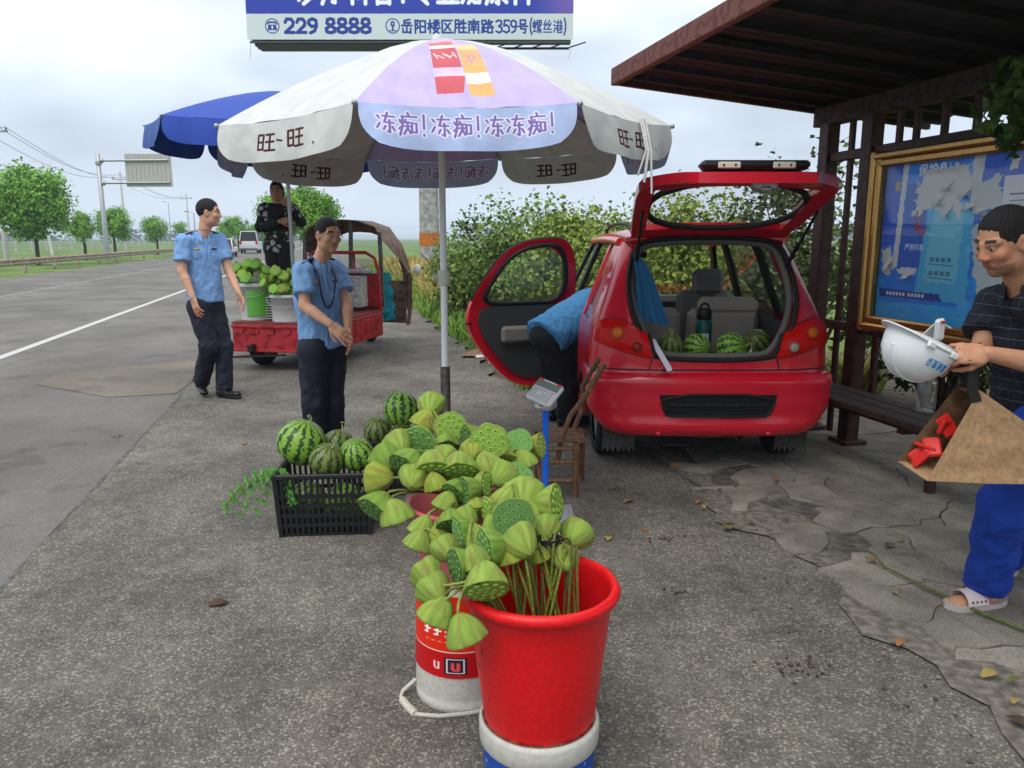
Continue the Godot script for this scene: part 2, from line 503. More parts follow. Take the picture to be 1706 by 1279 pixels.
# ---------------------------------------------------------------- brush lettering: strokes on a 10 x 10 square, "x y x y / x y x y"
const GL := {
	"旺": "1 2 4 2 4 8 1 8 1 2/1 5 4 5/5.5 2 9.5 2/5.5 5 9.5 5/5 8.5 10 8.5/7.5 2 7.5 8.5", "冻": "1 2.5 2 3.5/.8 7.5 2.2 5.5/3.5 2.5 9.5 2.5/6 1 4.5 5 9 5/7 4 7 9 6 8.5/5 6.5 4 8/8.3 6.5 9.5 8",
	"痴": "5 .5 5.5 1.5/2 2 9.5 2/2.5 2 2.3 6 1 9.5/1 3.5 1.6 4.5/.6 7 2 6/4 3.2 3.5 4.5/3.7 4.2 6.2 4.2/3.2 5.8 6.5 5.8/5 4.2 4.8 6.5 3 9/5 6.5 6.3 8.5/7 4.5 9.3 4.5 9.3 8 7 8 7 4.5",
	"诊": "1.2 1 2.2 2/.5 4 2 4 2 8 3 7/6.5 .8 3.5 4.5/6.5 .8 9.7 4.3/6.8 3.8 4.8 5.3/7.3 5 4.5 7.3/8 6.5 4 9.5", "疗": "5 .5 5.5 1.5/2 2 9.5 2/2.5 2 2.3 6 1 9.5/1 3.5 1.6 4.5/.6 7 2 6/4 4 8.5 4 6.3 5.8 6.3 9 5.3 8.7",
	"科": "4.3 1 1.5 1.8/.5 3.5 5 3.5/2.8 1.5 2.8 9.5/2.7 4 .5 7/3 4.5 4.7 6/6 2 7 3/5.7 4.5 6.8 5.4/5.2 7.3 10 6/8.3 .8 8.3 9.5", "目": "2.5 1 7.5 1 7.5 9.5/2.5 1 2.5 9.5/2.5 3.8 7.5 3.8/2.5 6.4 7.5 6.4/2.5 9 7.5 9",
	"专": "2 2.2 8.3 2.2/1 4.3 9 4.3/5 .7 3.8 6 8 6 5.5 8/3.5 7 6.5 9.5", "业": "3.7 1 3.7 9/6.3 1 6.3 9/1.2 3 2.3 6.5/8.8 3 7.7 6.5/.7 9 9.3 9",
	"泌": "1 1.2 2.2 2/.6 3.8 1.8 4.6/.8 9 2.2 6/3.5 4.5 3 7/4.8 3 5 8 6 9 8 9 8.3 7/5.8 2 6.7 3.2/8.3 1.5 7 5 3.5 9.2/9 4.5 9.7 6.3", "尿": "2 1.2 8.8 1.2 8.8 3.7 2.2 3.7/2 1.2 2 6 .8 9.5/5.8 4.3 5.8 9.5 5 9/3.2 5.8 5 5.8 3 8.8/8.5 5 6.2 6.8/6 6 9.3 9",
	"岳": "7.5 .5 3 1.3/3 1.3 3 4.5/3 2.7 8 2.7/6.2 2.7 6.2 4.5/1 4.5 9 4.5/5 5.3 5 9/2 6.3 2 9 8 9/8 6.3 8 9.5", "阳": "1.2 1 1.2 9.5/1.2 1.2 3.5 1.2 2.5 4 3.6 6 1.8 6.8/5 1.5 9 1.5 9 9 5 9 5 1.5/5 5.2 9 5.2",
	"楼": ".5 3.3 4 3.3/2.3 .8 2.3 9.5/2.2 3.5 .6 6.8/2.5 4 3.8 5.8/4.8 2.8 9.8 2.8/7.2 .8 7.2 5/5.5 1.1 6.3 2/9 1 8.2 2/6.9 3 5 4.8/7.5 3 9.5 4.8/6.5 5 5.5 7.5 9 9.5/8.7 6.3 7.5 8.3 4.8 9.5/4.5 6.3 9.9 6.3",
	"区": "9 1.2 1.3 1.2 1.3 9.2 9.3 9.2/7.5 2.8 3 7.8/3.5 3 7.8 7.8", "胜": "1.2 1 4 1 4 9.3/1.2 1 1.2 6 .5 9.5/1.2 3.6 4 3.6/1.2 6 4 6/6 1.5 5.2 4/5.7 3 9.5 3/5.4 6 9.3 6/4.8 9 9.9 9/7.5 .8 7.5 9",
	"南": "1 2 9 2/5 .5 5 3.5/1.3 9.5 1.3 3.5 8.7 3.5 8.7 9.5/3.7 4.2 4.3 5.2/6.3 4.2 5.7 5.2/3 5.6 7 5.6/2.8 7.2 7.2 7.2/5 5.6 5 9.5", "路": "1 1.2 4 1.2 4 3.7 1 3.7 1 1.2/2.5 3.7 2.5 8.6/2.5 6 4.2 6/1.2 5.3 1.2 8.8/.6 9 4.4 8.3/6.5 .8 5 3.8/6.2 2 9 2 5 6/6 3 9.8 5.8/5.6 6 9 6 9 9.2 5.6 9.2 5.6 6",
	"号": "2.8 .9 7.2 .9 7.2 3.6 2.8 3.6 2.8 .9/1 5 9 5/3.5 5 3.2 6.7 7.5 6.7 7 9.3 5.5 9.2", "螺": ".8 2.5 3.6 2.5 3.6 5.6 .8 5.6 .8 2.5/2.2 .8 2.2 8.6/.5 8.9 3.8 8.2/5 1 9.3 1 9.3 4 5 4 5 1/5 2.5 9.3 2.5/7.1 1 7.1 4/7 4.3 5.5 5.7 8 5.7/8.5 4.9 5.2 7.2 9.3 7.2/7.2 7.2 7.2 9.6/5.8 8 5 9.3/8.5 8 9.5 9.3",
	"丝": "3.2 .8 1.2 4 4 4/4.3 2.6 1.2 7 4.6 7/7 .8 5.3 4 8.3 4/8.7 2.6 5.3 7 9 7/.8 9 9.3 9", "港": "1 1.2 2.2 2/.6 3.8 1.8 4.6/.8 9 2.2 6/3.5 2.5 9.5 2.5/5.2 .8 5.2 4.6/8 .8 8 4.6/3 4.6 9.9 4.6/5 5 3.2 7/8 5 9.8 6.8/4.8 6.2 8 6.2 8 7.7 4.8 7.7/4.8 6.2 4.8 9.3 9 9.3 9 8.3",
	"保": "2.3 .8 .6 4.5/1.7 3 1.7 9.5/4 1 8.5 1 8.5 3.7 4 3.7 4 1/3 5.5 9.8 5.5/6.3 3.7 6.3 9.5/6 5.7 3.5 8.8/6.6 5.7 9.5 8.7", "护": ".6 3 4 3/2.3 .8 2.3 9 1.4 8.6/.5 6.3 4 5.2/6.8 .5 7.4 1.5/5.2 2.3 9.2 2.3 9.2 5.2 5.2 5.2/5.2 2.3 5.2 6 4 9.5",
	"自": "5 .6 4.3 1.8/2.5 2 7.5 2 7.5 9.3 2.5 9.3 2.5 2/2.5 4.4 7.5 4.4/2.5 6.8 7.5 6.8", "湖": "1 1.2 2.2 2/.6 3.8 1.8 4.6/.8 9 2.2 6/3 3.2 6 3.2/4.5 1 4.5 5.5/3.3 5.5 5.8 5.5 5.8 8.7 3.3 8.7 3.3 5.5/7 1.2 9.3 1.2 9.3 9.3/7 1.2 6.9 6 6.3 9.5/7 3.8 9.3 3.8/7 6.3 9.3 6.3",
	"建": "4 1.8 8.5 1.8 8.5 4.8/3.3 3.3 9.7 3.3/4 4.8 8.5 4.8/4 6.4 8.8 6.4/6.3 .7 6.3 8.2/1 1.8 2.8 1.8 1.3 4.8 2.8 4.8 2.2 7 .6 9.3/1 6.2 3.5 8.7 9.8 9.2", "设": "1.2 1 2.2 2/.5 4 2 4 2 8 3 7/5.2 1.3 5 3.5 4 4.5/5.2 1.3 8.3 1.3 8.3 3.8 9.7 4/4.3 5.5 8.8 5.5 4 9.5/5 6.3 9.7 9.5",
	"严": "1.5 1.3 8.5 1.3/3.8 1.5 3.8 4.5/6.3 1.5 6.3 4.5/2 2.3 2.8 4/8 2.3 7.2 4/1 4.8 9 4.8/1.8 4.8 1.6 7 .6 9.5", "厉": "1.5 1.3 9 1.3/1.8 1.3 1.6 6 .6 9.5/3 4 9 4/5.3 2.3 5.2 5 3 9.3/5.3 5.8 8.5 5.8 8 9.2 6.8 9",
	"打": ".6 3 4 3/2.3 .8 2.3 9 1.4 8.6/.5 6.3 4 5.2/4.8 2 9.8 2/7.6 2 7.6 9.2 6.4 8.8", "击": "1.8 2.5 8.3 2.5/.8 4.9 9.2 4.9/5 .7 5 9/2 6 2 9 8 9/8 6 8 9.4",
	"2": "2 3 3 1.2 6 1.2 7.5 3 7 5 2 9 7.8 9", "9": "7 5 4 5.5 2 4 2.2 2 4.5 1 7 2 7.3 5 6 8 3 9.2", "8": "5 5 2.5 3.5 3 1.5 5 1 7 1.5 7.5 3.5 5 5 2 6.7 2.3 8.5 5 9.2 7.7 8.5 8 6.7 5 5", "3": "2 2 4 1 7 1.5 7.2 3.7 4.5 4.9/4.5 4.9 7.5 6 7.3 8.3 5 9.2 2 8.3", "5": "7.5 1.2 3 1.2 2.5 4.8 5 4.2 7.6 5.6 7.4 8.2 4.8 9.2 2 8.2",
	"(": "7 0 5 3 5 7 7 10", ")": "3 0 5 3 5 7 3 10", "!": "2 1 2 6.5/2 8.6 2 9.2", ":": "4 3.5 4.2 3.5/4 8 4.2 8", "-": "2 5 6 5.4", "U": "3 2.5 3 7.5 4.2 8.7 5.8 8.7 7 7.5/7 2.5 7 8.7",
}

func stroke(im: Image, a: Vector2, b: Vector2, w: float, c: Color):
	var lo := a.min(b) - Vector2.ONE * (w + 1); var hi := a.max(b) + Vector2.ONE * (w + 1)
	for y in range(maxi(0, int(lo.y)), mini(im.get_height(), int(hi.y) + 1)):
		for x in range(maxi(0, int(lo.x)), mini(im.get_width(), int(hi.x) + 1)):
			var q := Vector2(x + .5, y + .5)
			var f := clampf(w * .5 + .5 - q.distance_to(Geometry2D.get_closest_point_to_segment(q, a, b)), 0, 1)
			if f > 0: im.set_pixel(x, y, im.get_pixel(x, y).lerp(c, f))

func letters(im: Image, text: String, x: float, y: float, sz: Vector2, w: float, c: Color, gap := 1.08, narrow := .62):
	for ch in text:
		if ch in GL:
			for s in GL[ch].split("/"):
				var n: PackedFloat64Array = s.split_floats(" ")
				for i in range(0, n.size() - 2, 2):
					stroke(im, Vector2(x + n[i] * sz.x * .1, y + n[i + 1] * sz.y * .1), Vector2(x + n[i + 2] * sz.x * .1, y + n[i + 3] * sz.y * .1), w, c)
		x += sz.x * (gap if ch.unicode_at(0) > 255 else narrow)

func poly_fill(im: Image, pts: PackedVector2Array, c: Color):
	var lo := pts[0]; var hi := pts[0]
	for q in pts:
		lo = lo.min(q); hi = hi.max(q)
	for y in range(maxi(0, int(lo.y)), mini(im.get_height(), int(hi.y) + 1)):
		for x in range(maxi(0, int(lo.x)), mini(im.get_width(), int(hi.x) + 1)):
			if Geometry2D.is_point_in_polygon(Vector2(x + .5, y + .5), pts): im.set_pixel(x, y, c)

func ragged(pts: Array, sd: int, amp: float, step := 9.0) -> PackedVector2Array:   # a polygon with a torn outline
	var n := noise(FastNoiseLite.TYPE_SIMPLEX, .05, sd, 3)
	var out := PackedVector2Array()
	for i in pts.size():
		var a: Vector2 = pts[i]; var b: Vector2 = pts[(i + 1) % pts.size()]
		var m := maxi(1, int(a.distance_to(b) / step))
		for k in m:
			var q := a.lerp(b, float(k) / m)
			out.append(q + Vector2(n.get_noise_2d(q.x, q.y), n.get_noise_2d(q.y + 300, q.x)) * amp)
	return out

# ---------------------------------------------------------------- sky, ground, road
func make_sky() -> PanoramaSkyMaterial:
	var im := Image.create(768, 384, false, Image.FORMAT_RGBF)
	var n := noise(FastNoiseLite.TYPE_SIMPLEX, .9, 5, 5)
	for y in 384:
		var el := (.5 - (y + .5) / 384.0) * PI
		for x in 768:
			var az := (x + .5) / 768.0 * TAU
			var dir := Vector3(cos(el) * cos(az), sin(el), cos(el) * sin(az))
			var q := Vector3(dir.x, 0, dir.z) / (absf(dir.y) + .16)
			var c := n.get_noise_3d(q.x * .8, 1.0, q.z * .8) + .35 * n.get_noise_3d(q.x * 2.6, 9.0, q.z * 2.6)
			var e := rad_to_deg(el)
			var low := Color(.51, .575, .66)
			var col := Color(.60, .67, .75).lerp(low, smoothstep(0.0, 5.0, e)).lerp(Color(.70, .77, .85), smoothstep(7.0, 17.0, e)).lerp(Color(.90, .93, .97), smoothstep(18.0, 55.0, e))
			var f := 1.0 + .36 * c * smoothstep(0.0, 10.0, e)
			if e < 0: col = Color(.3, .32, .3); f = 1.0
			f *= .79
			im.set_pixel(x, y, Color(col.r * f, col.g * (f * .97 + .03), col.b * (f * .92 + .08)))
	var m := PanoramaSkyMaterial.new()
	m.panorama = ImageTexture.create_from_image(im)
	return m

func _ready():
	var cam := Camera3D.new()
	cam.name = "camera"
	cam.position = Vector3(0, 1.47, 0)
	cam.rotation_degrees = Vector3(-10.72, 0, 0)
	cam.fov = 53.06
	cam.near = .05
	cam.far = 1500.0
	add_child(cam)
	var env := Environment.new()
	env.background_mode = Environment.BG_SKY
	env.sky = Sky.new()
	env.sky.sky_material = make_sky()
	env.tonemap_mode = Environment.TONE_MAPPER_LINEAR
	env.tonemap_exposure = 1.8
	env.ambient_light_source = Environment.AMBIENT_SOURCE_SKY
	env.sdfgi_enabled = true
	env.ssao_enabled = true
	env.ssil_enabled = true
	env.fog_enabled = true
	env.fog_density = .0008
	env.fog_light_color = Color(.78, .84, .9)
	var we := WorldEnvironment.new()
	we.name = "air"
	we.environment = env
	add_child(we)
	var sun := DirectionalLight3D.new()
	sun.name = "sun"
	sun.light_energy = .36
	sun.light_color = Color(1, .98, .95)
	sun.light_angular_distance = 40.0
	sun.shadow_enabled = true
	sun.rotation_degrees = Vector3(-58, -28, 0)
	add_child(sun)
	make_textures()
	common_materials()
	build_ground()
	build_shelter()
	build_board()
	build_car()
	build_trike()
	build_billboard()
	build_roadside()
	build_plants()
	build_parasols()
	build_stall()
	build_pods()
	build_people()
	build_litter()

func common_materials():
	M.steel = mt(.35, .36, .37, .4, .6)
	M.black = mt(.012, .012, .013, .5)
	M.rubber = mt(.018, .018, .018, .85, 0, "grain", 6)
	M.white = mt(.72, .72, .70, .5, 0, "cloth", 3)
	M.leaf = vmt(.55, "", 1, .35)
	M.bark = mt(.10, .075, .05, .9, 0, "blotch", 5, 1.0)
	M.skin = vmt(.5)
	M.skin.subsurf_scatter_enabled = true
	M.skin.subsurf_scatter_strength = .12
	M.brown = mt(.075, .034, .027, .55, 0, "rust", 1.6)
	M.chrome = mt(.7, .7, .7, .15, 1)

func strip(called: String, p0: float, p1: float, s0: float, s1: float, y: float, mat: Material, wob := 0.0, sd := 1) -> MeshInstance3D:
	var b := B.new()
	var n := noise(FastNoiseLite.TYPE_SIMPLEX, .9, sd, 3)
	var cnt := 1 if wob == 0 else int((s1 - s0) / .12)
	b.grid(func(u, v):
		var s := lerpf(s0, s1, v)
		var k := wob * n.get_noise_2d(s, u * 50.0)
		return road(lerpf(p0, p1, u) + (k if u > .5 or p0 > -90 and wob < 0 else 0.0), s, y), 1, cnt)
	var o := part(called, b, mat)
	o.set_meta("kind", "structure")
	return o

func asphalt(tex: String, sc: float, c: Color, bump: float) -> StandardMaterial3D:
	var m := mt(c.r, c.g, c.b, .88)
	m.albedo_texture = T[tex]
	m.uv1_triplanar = true
	m.uv1_world_triplanar = true
	m.uv1_scale = Vector3.ONE * sc
	m.heightmap_enabled = true
	m.heightmap_texture = T[tex + "_h"]
	m.heightmap_scale = bump
	m.detail_enabled = true
	m.detail_albedo = T.stain
	m.detail_blend_mode = BaseMaterial3D.BLEND_MODE_MUL
	m.detail_uv_layer = BaseMaterial3D.DETAIL_UV_2
	m.uv2_triplanar = true
	m.uv2_world_triplanar = true
	m.uv2_scale = Vector3.ONE * (.07 if tex == "fine" else .19)
	return m

func clip_half(poly: PackedVector2Array, pt: Vector2, n: Vector2) -> PackedVector2Array:
	var out := PackedVector2Array()
	for i in poly.size():
		var a := poly[i]; var b := poly[(i + 1) % poly.size()]
		var da := (a - pt).dot(n); var db := (b - pt).dot(n)
		if da <= 0: out.append(a)
		if (da < 0) != (db < 0) and da != db: out.append(a.lerp(b, da / (da - db)))
	return out

func build_ground():
	var g := B.new()
	g.grid(func(u, v): return Vector3(lerpf(-700, 700, u), -.09, lerpf(80, -1100, v)), 4, 4)
	var gm := mt(.17, .27, .05, .95, 0, "blotch", .04)
	gm.uv1_world_triplanar = true
	part("ground", g, gm).set_meta("kind", "structure")
	M.soil = mt(.16, .125, .085, .95, 0, "blotch", .9, 2.0)
	M.soil.uv1_world_triplanar = true
	strip("verge_soil", 1.2, 3.1, 5.6, 60, -.025, M.soil)
	strip("back_soil", 2.6, 9.0, -4, 9, -.03, M.soil)
	M.road = asphalt("fine", .9, Color(.46, .465, .475), .15)
	M.shoulder = asphalt("coarse", 1.05, Color(.53, .525, .505), .4)
	strip("road", -11.9, -1.40, -10, 330, 0.0, M.road)
	strip("shoulder", -1.42, 1.75, -10, 330, .007, M.shoulder, .16, 3)
	strip("shoulder_apron", 1.5, 2.35, -10, 7.2, .003, M.shoulder, .12, 4)
	strip("tar_seam", -1.424, -1.408, -10, 60, .0085, mt(.16, .16, .155, .9, 0, "blotch", 2), .03, 3)
	var wl := mt(.62, .62, .60, .7, 0, "grain", 2)
	strip("edge_line", -4.115, -3.985, -10, 330, .004, wl)
	strip("centre_line", -8.26, -8.14, 9, 330, .004, mt(.40, .40, .39, .8, 0, "blotch", 1.2))
	# dark trodden dirt where the shoulder meets the broken floor
	strip("dirt_band", 2.02, 2.28, .6, 6.6, .0125, mt(.25, .225, .19, .95, 0, "blotch", 3), -.22, 8)
	# dusty apron of thinner asphalt between carriageway and shoulder
	var b := B.new()
	b.flat()
	var pl := ragged([Vector2(-3.93, -9.3), Vector2(-5.0, -8.45), Vector2(-4.85, -7.75), Vector2(-3.75, -7.1), Vector2(-3.2, -7.3), Vector2(-3.45, -8.6), Vector2(-3.62, -9.3)], 7, .12, .12)
	var ix := Geometry2D.triangulate_polygon(pl)
	for i in range(0, ix.size(), 3):
		b.tri(Vector3(pl[ix[i]].x, .0045, pl[ix[i]].y), Vector3(pl[ix[i + 1]].x, .0045, pl[ix[i + 1]].y), Vector3(pl[ix[i + 2]].x, .0045, pl[ix[i + 2]].y))
	part("road_patch", b, asphalt("fine", 1.3, Color(.55, .53, .48), .12)).set_meta("kind", "structure")
	# broken concrete floor of the bus stop: every slab piece is its own mesh
	var pad := Node3D.new()
	pad.name = "pavement"
	pad.set_meta("kind", "structure")
	add_child(pad)
	strip("pad_bed", 2.1, 4.9, -3, 7.0, .008, mt(.17, .155, .135, .95, 0, "blotch", 2))
	R.seed = 77
	var mats := []
	for k in 4:
		var cm := mt(.36 + .035 * k, .34 + .034 * k, .30 + .03 * k, .9, 0, "grain", 2.2, .4)
		cm.detail_enabled = true
		cm.detail_albedo = T.stain
		cm.detail_blend_mode = BaseMaterial3D.BLEND_MODE_MUL
		cm.detail_uv_layer = BaseMaterial3D.DETAIL_UV_2
		cm.uv2_triplanar = true
		cm.uv2_world_triplanar = true
		cm.uv2_scale = Vector3.ONE * .5
		cm.uv1_world_triplanar = true
		mats.append(cm)
	var sites := []
	var p := 2.25
	while p < 4.8:
		var s := 1.0
		while s < 6.6:
			var k := .28 if p < 2.6 else (.42 if p < 3.4 else .7)
			sites.append(Vector2(p + R.randf_range(-.16, .16), s + R.randf_range(-.16, .16)))
			s += k
		p += .26 if p < 2.7 else (.38 if p < 3.4 else .6)
	var rag := noise(FastNoiseLite.TYPE_SIMPLEX, 2.2, 9, 3)
	for i in sites.size():
		var c: Vector2 = sites[i]
		var poly := PackedVector2Array([Vector2(2.12, .8), Vector2(4.9, .8), Vector2(4.9, 6.8), Vector2(2.12, 6.8)])
		for j in sites.size():
			var o: Vector2 = sites[j]
			if i != j and c.distance_to(o) < 1.8: poly = clip_half(poly, (c + o) * .5, o - c)
		var pts := PackedVector2Array()
		for j in poly.size():
			var a := poly[j]; var e := poly[(j + 1) % poly.size()]
			var m := maxi(1, int(a.distance_to(e) / .07))
			for t in m:
				var q := a.lerp(e, float(t) / m)
				q += Vector2(rag.get_noise_2d(q.x, q.y), rag.get_noise_2d(q.y + 40, q.x)) * .12
				var dist := q.distance_to(c)
				pts.append(c + (q - c) * (1.0 - (.003 + .005 * R.randf()) / maxf(dist, .02)))
		if Geometry2D.triangulate_polygon(pts).is_empty(): continue
		var y := .017 + R.randf_range(-.004, .006)
		var sb := B.new()
		sb.prism(pts, Transform3D(Basis(V, U, Vector3.UP), Vector3(0, y, 0)), y)
		part("slab", sb, mats[R.randi() % 4], pad)

# ---------------------------------------------------------------- bus shelter and its notice board
func build_shelter():
	var t := thing("bus_shelter", "dark brown steel bus shelter with flat roof and slatted wall beside the red car", "bus shelter", Vector3.ZERO, YAW)
	var y_at := func(p): return 2.525 - .085 * (p - 1.98)
	var rm := mt(.028, .027, .026, .7, 0, "blotch", 1.2)
	var b := B.new()
	b.slab(func(u, v):
		var p := lerpf(2.02, 4.6, v)
		return Vector3(p, y_at.call(p) + .07 + .012 * sin(u * 240.0), lerpf(-5.33, 2.0, u)), Vector3(0, .01, 0), 260, 1)
	part("roof_sheet", b, rm, t)
	for k in 22:
		var s := 5.2 - k * .34
		b = B.new()
		b.bar(Vector3(2.03, y_at.call(2.03) + .035, -s), Vector3(4.58, y_at.call(4.58) + .035, -s), .04, .045)
		part("purlin", b, rm, t)
	b = B.new()
	b.rbox(Vector3(2.0, 2.575, -1.66), Vector3(.05, .115, 7.4), .006)
	part("fascia", b, mt(.19, .062, .04, .6, 0, "rust", 2.2), t)
	b = B.new()
	b.bar(Vector3(2.03, y_at.call(2.03) + .05, -5.345), Vector3(4.6, y_at.call(4.6) + .05, -5.345), .1, .04)
	part("fascia", b, M.brown, t)
	b = B.new()
	b.rbox(Vector3(3.6, y_at.call(3.6) - .045, -1.65), Vector3(.1, .13, 7.3), .005)
	part("beam", b, mt(.05, .045, .04, .7, 0, "rust", 2), t)
	for s in [5.16, 4.69, 2.1]:
		b = B.new()
		b.rbox(Vector3(3.6, 1.17, -s), Vector3(.1, 2.35, .11), .006)
		b.rbox(Vector3(3.6, .035, -s), Vector3(.18, .03, .2), .004)
		part("post", b, M.brown, t)
	for s in [4.92, 4.45, 4.3, 4.07, 3.83, 3.59, 3.35, 3.11, 2.87, 2.6, 2.35]:
		b = B.new()
		b.rbox(Vector3(3.615, 1.2 if s > 4.8 else 2.16, -s), Vector3(.03, 2.3 if s > 4.8 else .46, .045), .004)
		part("slat", b, M.brown, t)
	for k in 5:
		b = B.new()
		b.rbox(Vector3(3.615, .55, -(4.5 - k * .5)), Vector3(.03, .6, .05), .004)
		part("slat", b, M.brown, t)
	for r in [[2.045, 5.2, 2.1], [.85, 5.2, 2.1], [.28, 5.2, 2.1]]:
		b = B.new()
		b.rbox(Vector3(3.6, r[0], -(r[1] + r[2]) * .5), Vector3(.05, .065, r[1] - r[2]), .005)
		part("rail", b, M.brown, t)
	for k in 3:
		b = B.new()
		b.rbox(Vector3(3.12 + k * .125, .455, -3.6), Vector3(.115, .04, 3.0), .006)
		part("bench_plank", b, mt(.05, .03, .022, .7, 0, "wood", 2), t)
	for s in [4.9, 3.6, 2.3]:
		b = B.new()
		b.rbox(Vector3(3.34, .225, -s), Vector3(.05, .42, .05), .006)
		b.bar(Vector3(3.1, .41, -s), Vector3(3.58, .41, -s), .05, .05)
		part("bench_support", b, M.brown, t)

func build_board():
	var t := thing("notice_board", "gold framed notice board with torn blue posters on the shelter wall", "notice board", Vector3.ZERO, YAW)
	var gold := mt(.62, .36, .11, .28, .85, "grain", 2)
	var s0 := 2.05; var s1 := 4.46; var y0 := .9; var y1 := 1.985; var p := 3.47
	var b := B.new()
	b.box(Vector3(p + .05, (y0 + y1) * .5, -(s0 + s1) * .5), Vector3(.03, y1 - y0 - .06, s1 - s0 - .06))
	part("backing", b, M.black, t)
	for k in [[Vector3(p, y1, -s0), Vector3(p, y1, -s1)], [Vector3(p, y0, -s0), Vector3(p, y0, -s1)], [Vector3(p, y0 - .035, -s1 + .001), Vector3(p, y1 + .035, -s1 + .001)], [Vector3(p, y0 - .035, -s0), Vector3(p, y1 + .035, -s0)]]:
		b = B.new()
		var out: Vector3 = (k[0] + k[1]) * .5 - Vector3(p, (y0 + y1) * .5, -(s0 + s1) * .5)
		out = out.normalized()
		b.bar(k[0], k[1], .045, .08, out, .012)
		b.bar(k[0] - out * .045, k[1] - out * .045, .05, .05, out, .012)
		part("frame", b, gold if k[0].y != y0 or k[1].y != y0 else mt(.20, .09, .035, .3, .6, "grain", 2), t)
	var im := Image.create(1024, 460, false, Image.FORMAT_RGB8)
	var wn := noise(FastNoiseLite.TYPE_SIMPLEX, .012, 31, 4)
	for y in 460:
		for x in 1024:
			var k := clampf(y / 460.0 + .18 * wn.get_noise_2d(x * .6, y * 2.0), 0, 1)
			var c := Color(.02, .36, .84).lerp(Color(.16, .68, .97), smoothstep(.45, .95, k))
			if k > .8: c = c.lerp(Color(.55, .78, .92), .6 * maxf(0, wn.get_noise_2d(x * .8 + 90, y * 4.0)))
			im.set_pixel(x, y, c)
	var box := func(x0, ya, x1, yb, c): im.fill_rect(Rect2i(x0, ya, x1 - x0, yb - ya), c)
	poly_fill(im, ragged([Vector2(86, 0), Vector2(308, 0), Vector2(308, 400), Vector2(20, 410), Vector2(30, 300), Vector2(76, 300)], 3, 3), Color(.05, .52, .93))
	poly_fill(im, ragged([Vector2(86, 60), Vector2(170, 60), Vector2(160, 308), Vector2(70, 308)], 3, 3), Color(.03, .38, .80))
	poly_fill(im, ragged([Vector2(175, 120), Vector2(330, 120), Vector2(330, 400), Vector2(150, 372)], 5, 6), Color(.28, .72, .92))
	poly_fill(im, ragged([Vector2(190, 150), Vector2(300, 150), Vector2(290, 340), Vector2(180, 340)], 6, 10), Color(.45, .80, .92))
	poly_fill(im, ragged([Vector2(66, 0), Vector2(86, 0), Vector2(74, 300), Vector2(54, 310)], 8, 4), Color(.80, .84, .86))
	poly_fill(im, ragged([Vector2(310, 0), Vector2(346, 0), Vector2(340, 130), Vector2(312, 120)], 9, 5), Color(.78, .82, .84))
	letters(im, "保护自", 126, 8, Vector2(32, 32), 4.5, Color(.93, .95, .97), 1.1)
	poly_fill(im, ragged([Vector2(150, 34), Vector2(180, 22), Vector2(300, 20), Vector2(318, 90), Vector2(288, 110), Vector2(292, 158), Vector2(240, 138), Vector2(196, 150), Vector2(190, 122), Vector2(112, 158), Vector2(124, 112), Vector2(126, 70)], 12, 20, 6), Color(.80, .82, .83))
	poly_fill(im, ragged([Vector2(320, 60), Vector2(345, 74), Vector2(402, 54), Vector2(404, 130), Vector2(350, 160), Vector2(318, 140)], 14, 16, 6), Color(.76, .78, .79))
	poly_fill(im, ragged([Vector2(330, 190), Vector2(400, 120), Vector2(560, 110), Vector2(540, 400), Vector2(390, 408), Vector2(352, 330)], 15, 14, 7), Color(.74, .79, .83))
	poly_fill(im, ragged([Vector2(8, 250), Vector2(44, 244), Vector2(56, 300), Vector2(50, 330), Vector2(20, 320)], 16, 9, 5), Color(.74, .76, .76))
	poly_fill(im, ragged([Vector2(70, 305), Vector2(150, 300), Vector2(146, 322), Vector2(80, 320)], 17, 6, 5), Color(.84, .86, .87))
	poly_fill(im, ragged([Vector2(420, 20), Vector2(450, 18), Vector2(446, 44), Vector2(424, 46)], 18, 7, 4), Color(.82, .82, .80))
	box.call(408, 62, 620, 250, Color(.86, .88, .92))
	for k in 9: stroke(im, Vector2(430 if k else 480, 92 + k * 16), Vector2(600 - (k * 37) % 60, 92 + k * 16), 4 if k < 2 else 2.2, Color(.32, .34, .42))
	for s in [[134, 140, 128, 182], [128, 182, 140, 202], [140, 202, 166, 204], [150, 150, 146, 196], [130, 176, 162, 188], [166, 204, 172, 186]]: stroke(im, Vector2(s[0], s[1]), Vector2(s[2], s[3]), 6, Color(.66, .07, .12))
	letters(im, "严厉打击", 98, 232, Vector2(17, 19), 2.4, Color(.88, .92, .96), 1.05)
	for k in 2:
		stroke(im, Vector2(190, 288 + k * 38), Vector2(280, 292 + k * 38), 2.5, Color(.12, .42, .66))
		for j in 4: box.call(196 + j * 20, 270 + k * 38, 210 + j * 20, 282 + k * 38, Color(.20, .54, .68))
	poly_fill(im, ragged([Vector2(10, 368), Vector2(240, 372), Vector2(252, 392), Vector2(12, 392)], 20, 3), Color(.05, .28, .62))
	for k in 11: box.call(40 + k * 13 + (8 if k > 5 else 0), 376, 49 + k * 13 + (8 if k > 5 else 0), 386, Color(.86, .9, .93))
	box.call(40, 52, 58, 78, Color(.70, .60, .36))
	poly_fill(im, ragged([Vector2(640, 0), Vector2(1024, 0), Vector2(1024, 300), Vector2(700, 330)], 21, 8), Color(.06, .50, .92))
	b = B.new()
	b.grid(func(u, v): return Vector3(p + .03, lerpf(y1 - .06, y0 + .06, v), lerpf(-s1 + .07, -s0 - .07, u)), 1, 1)
	part("poster", b, uvm(ImageTexture.create_from_image(im), .45), t)
	# curled strips of torn paper standing proud of the posters
	R.seed = 5
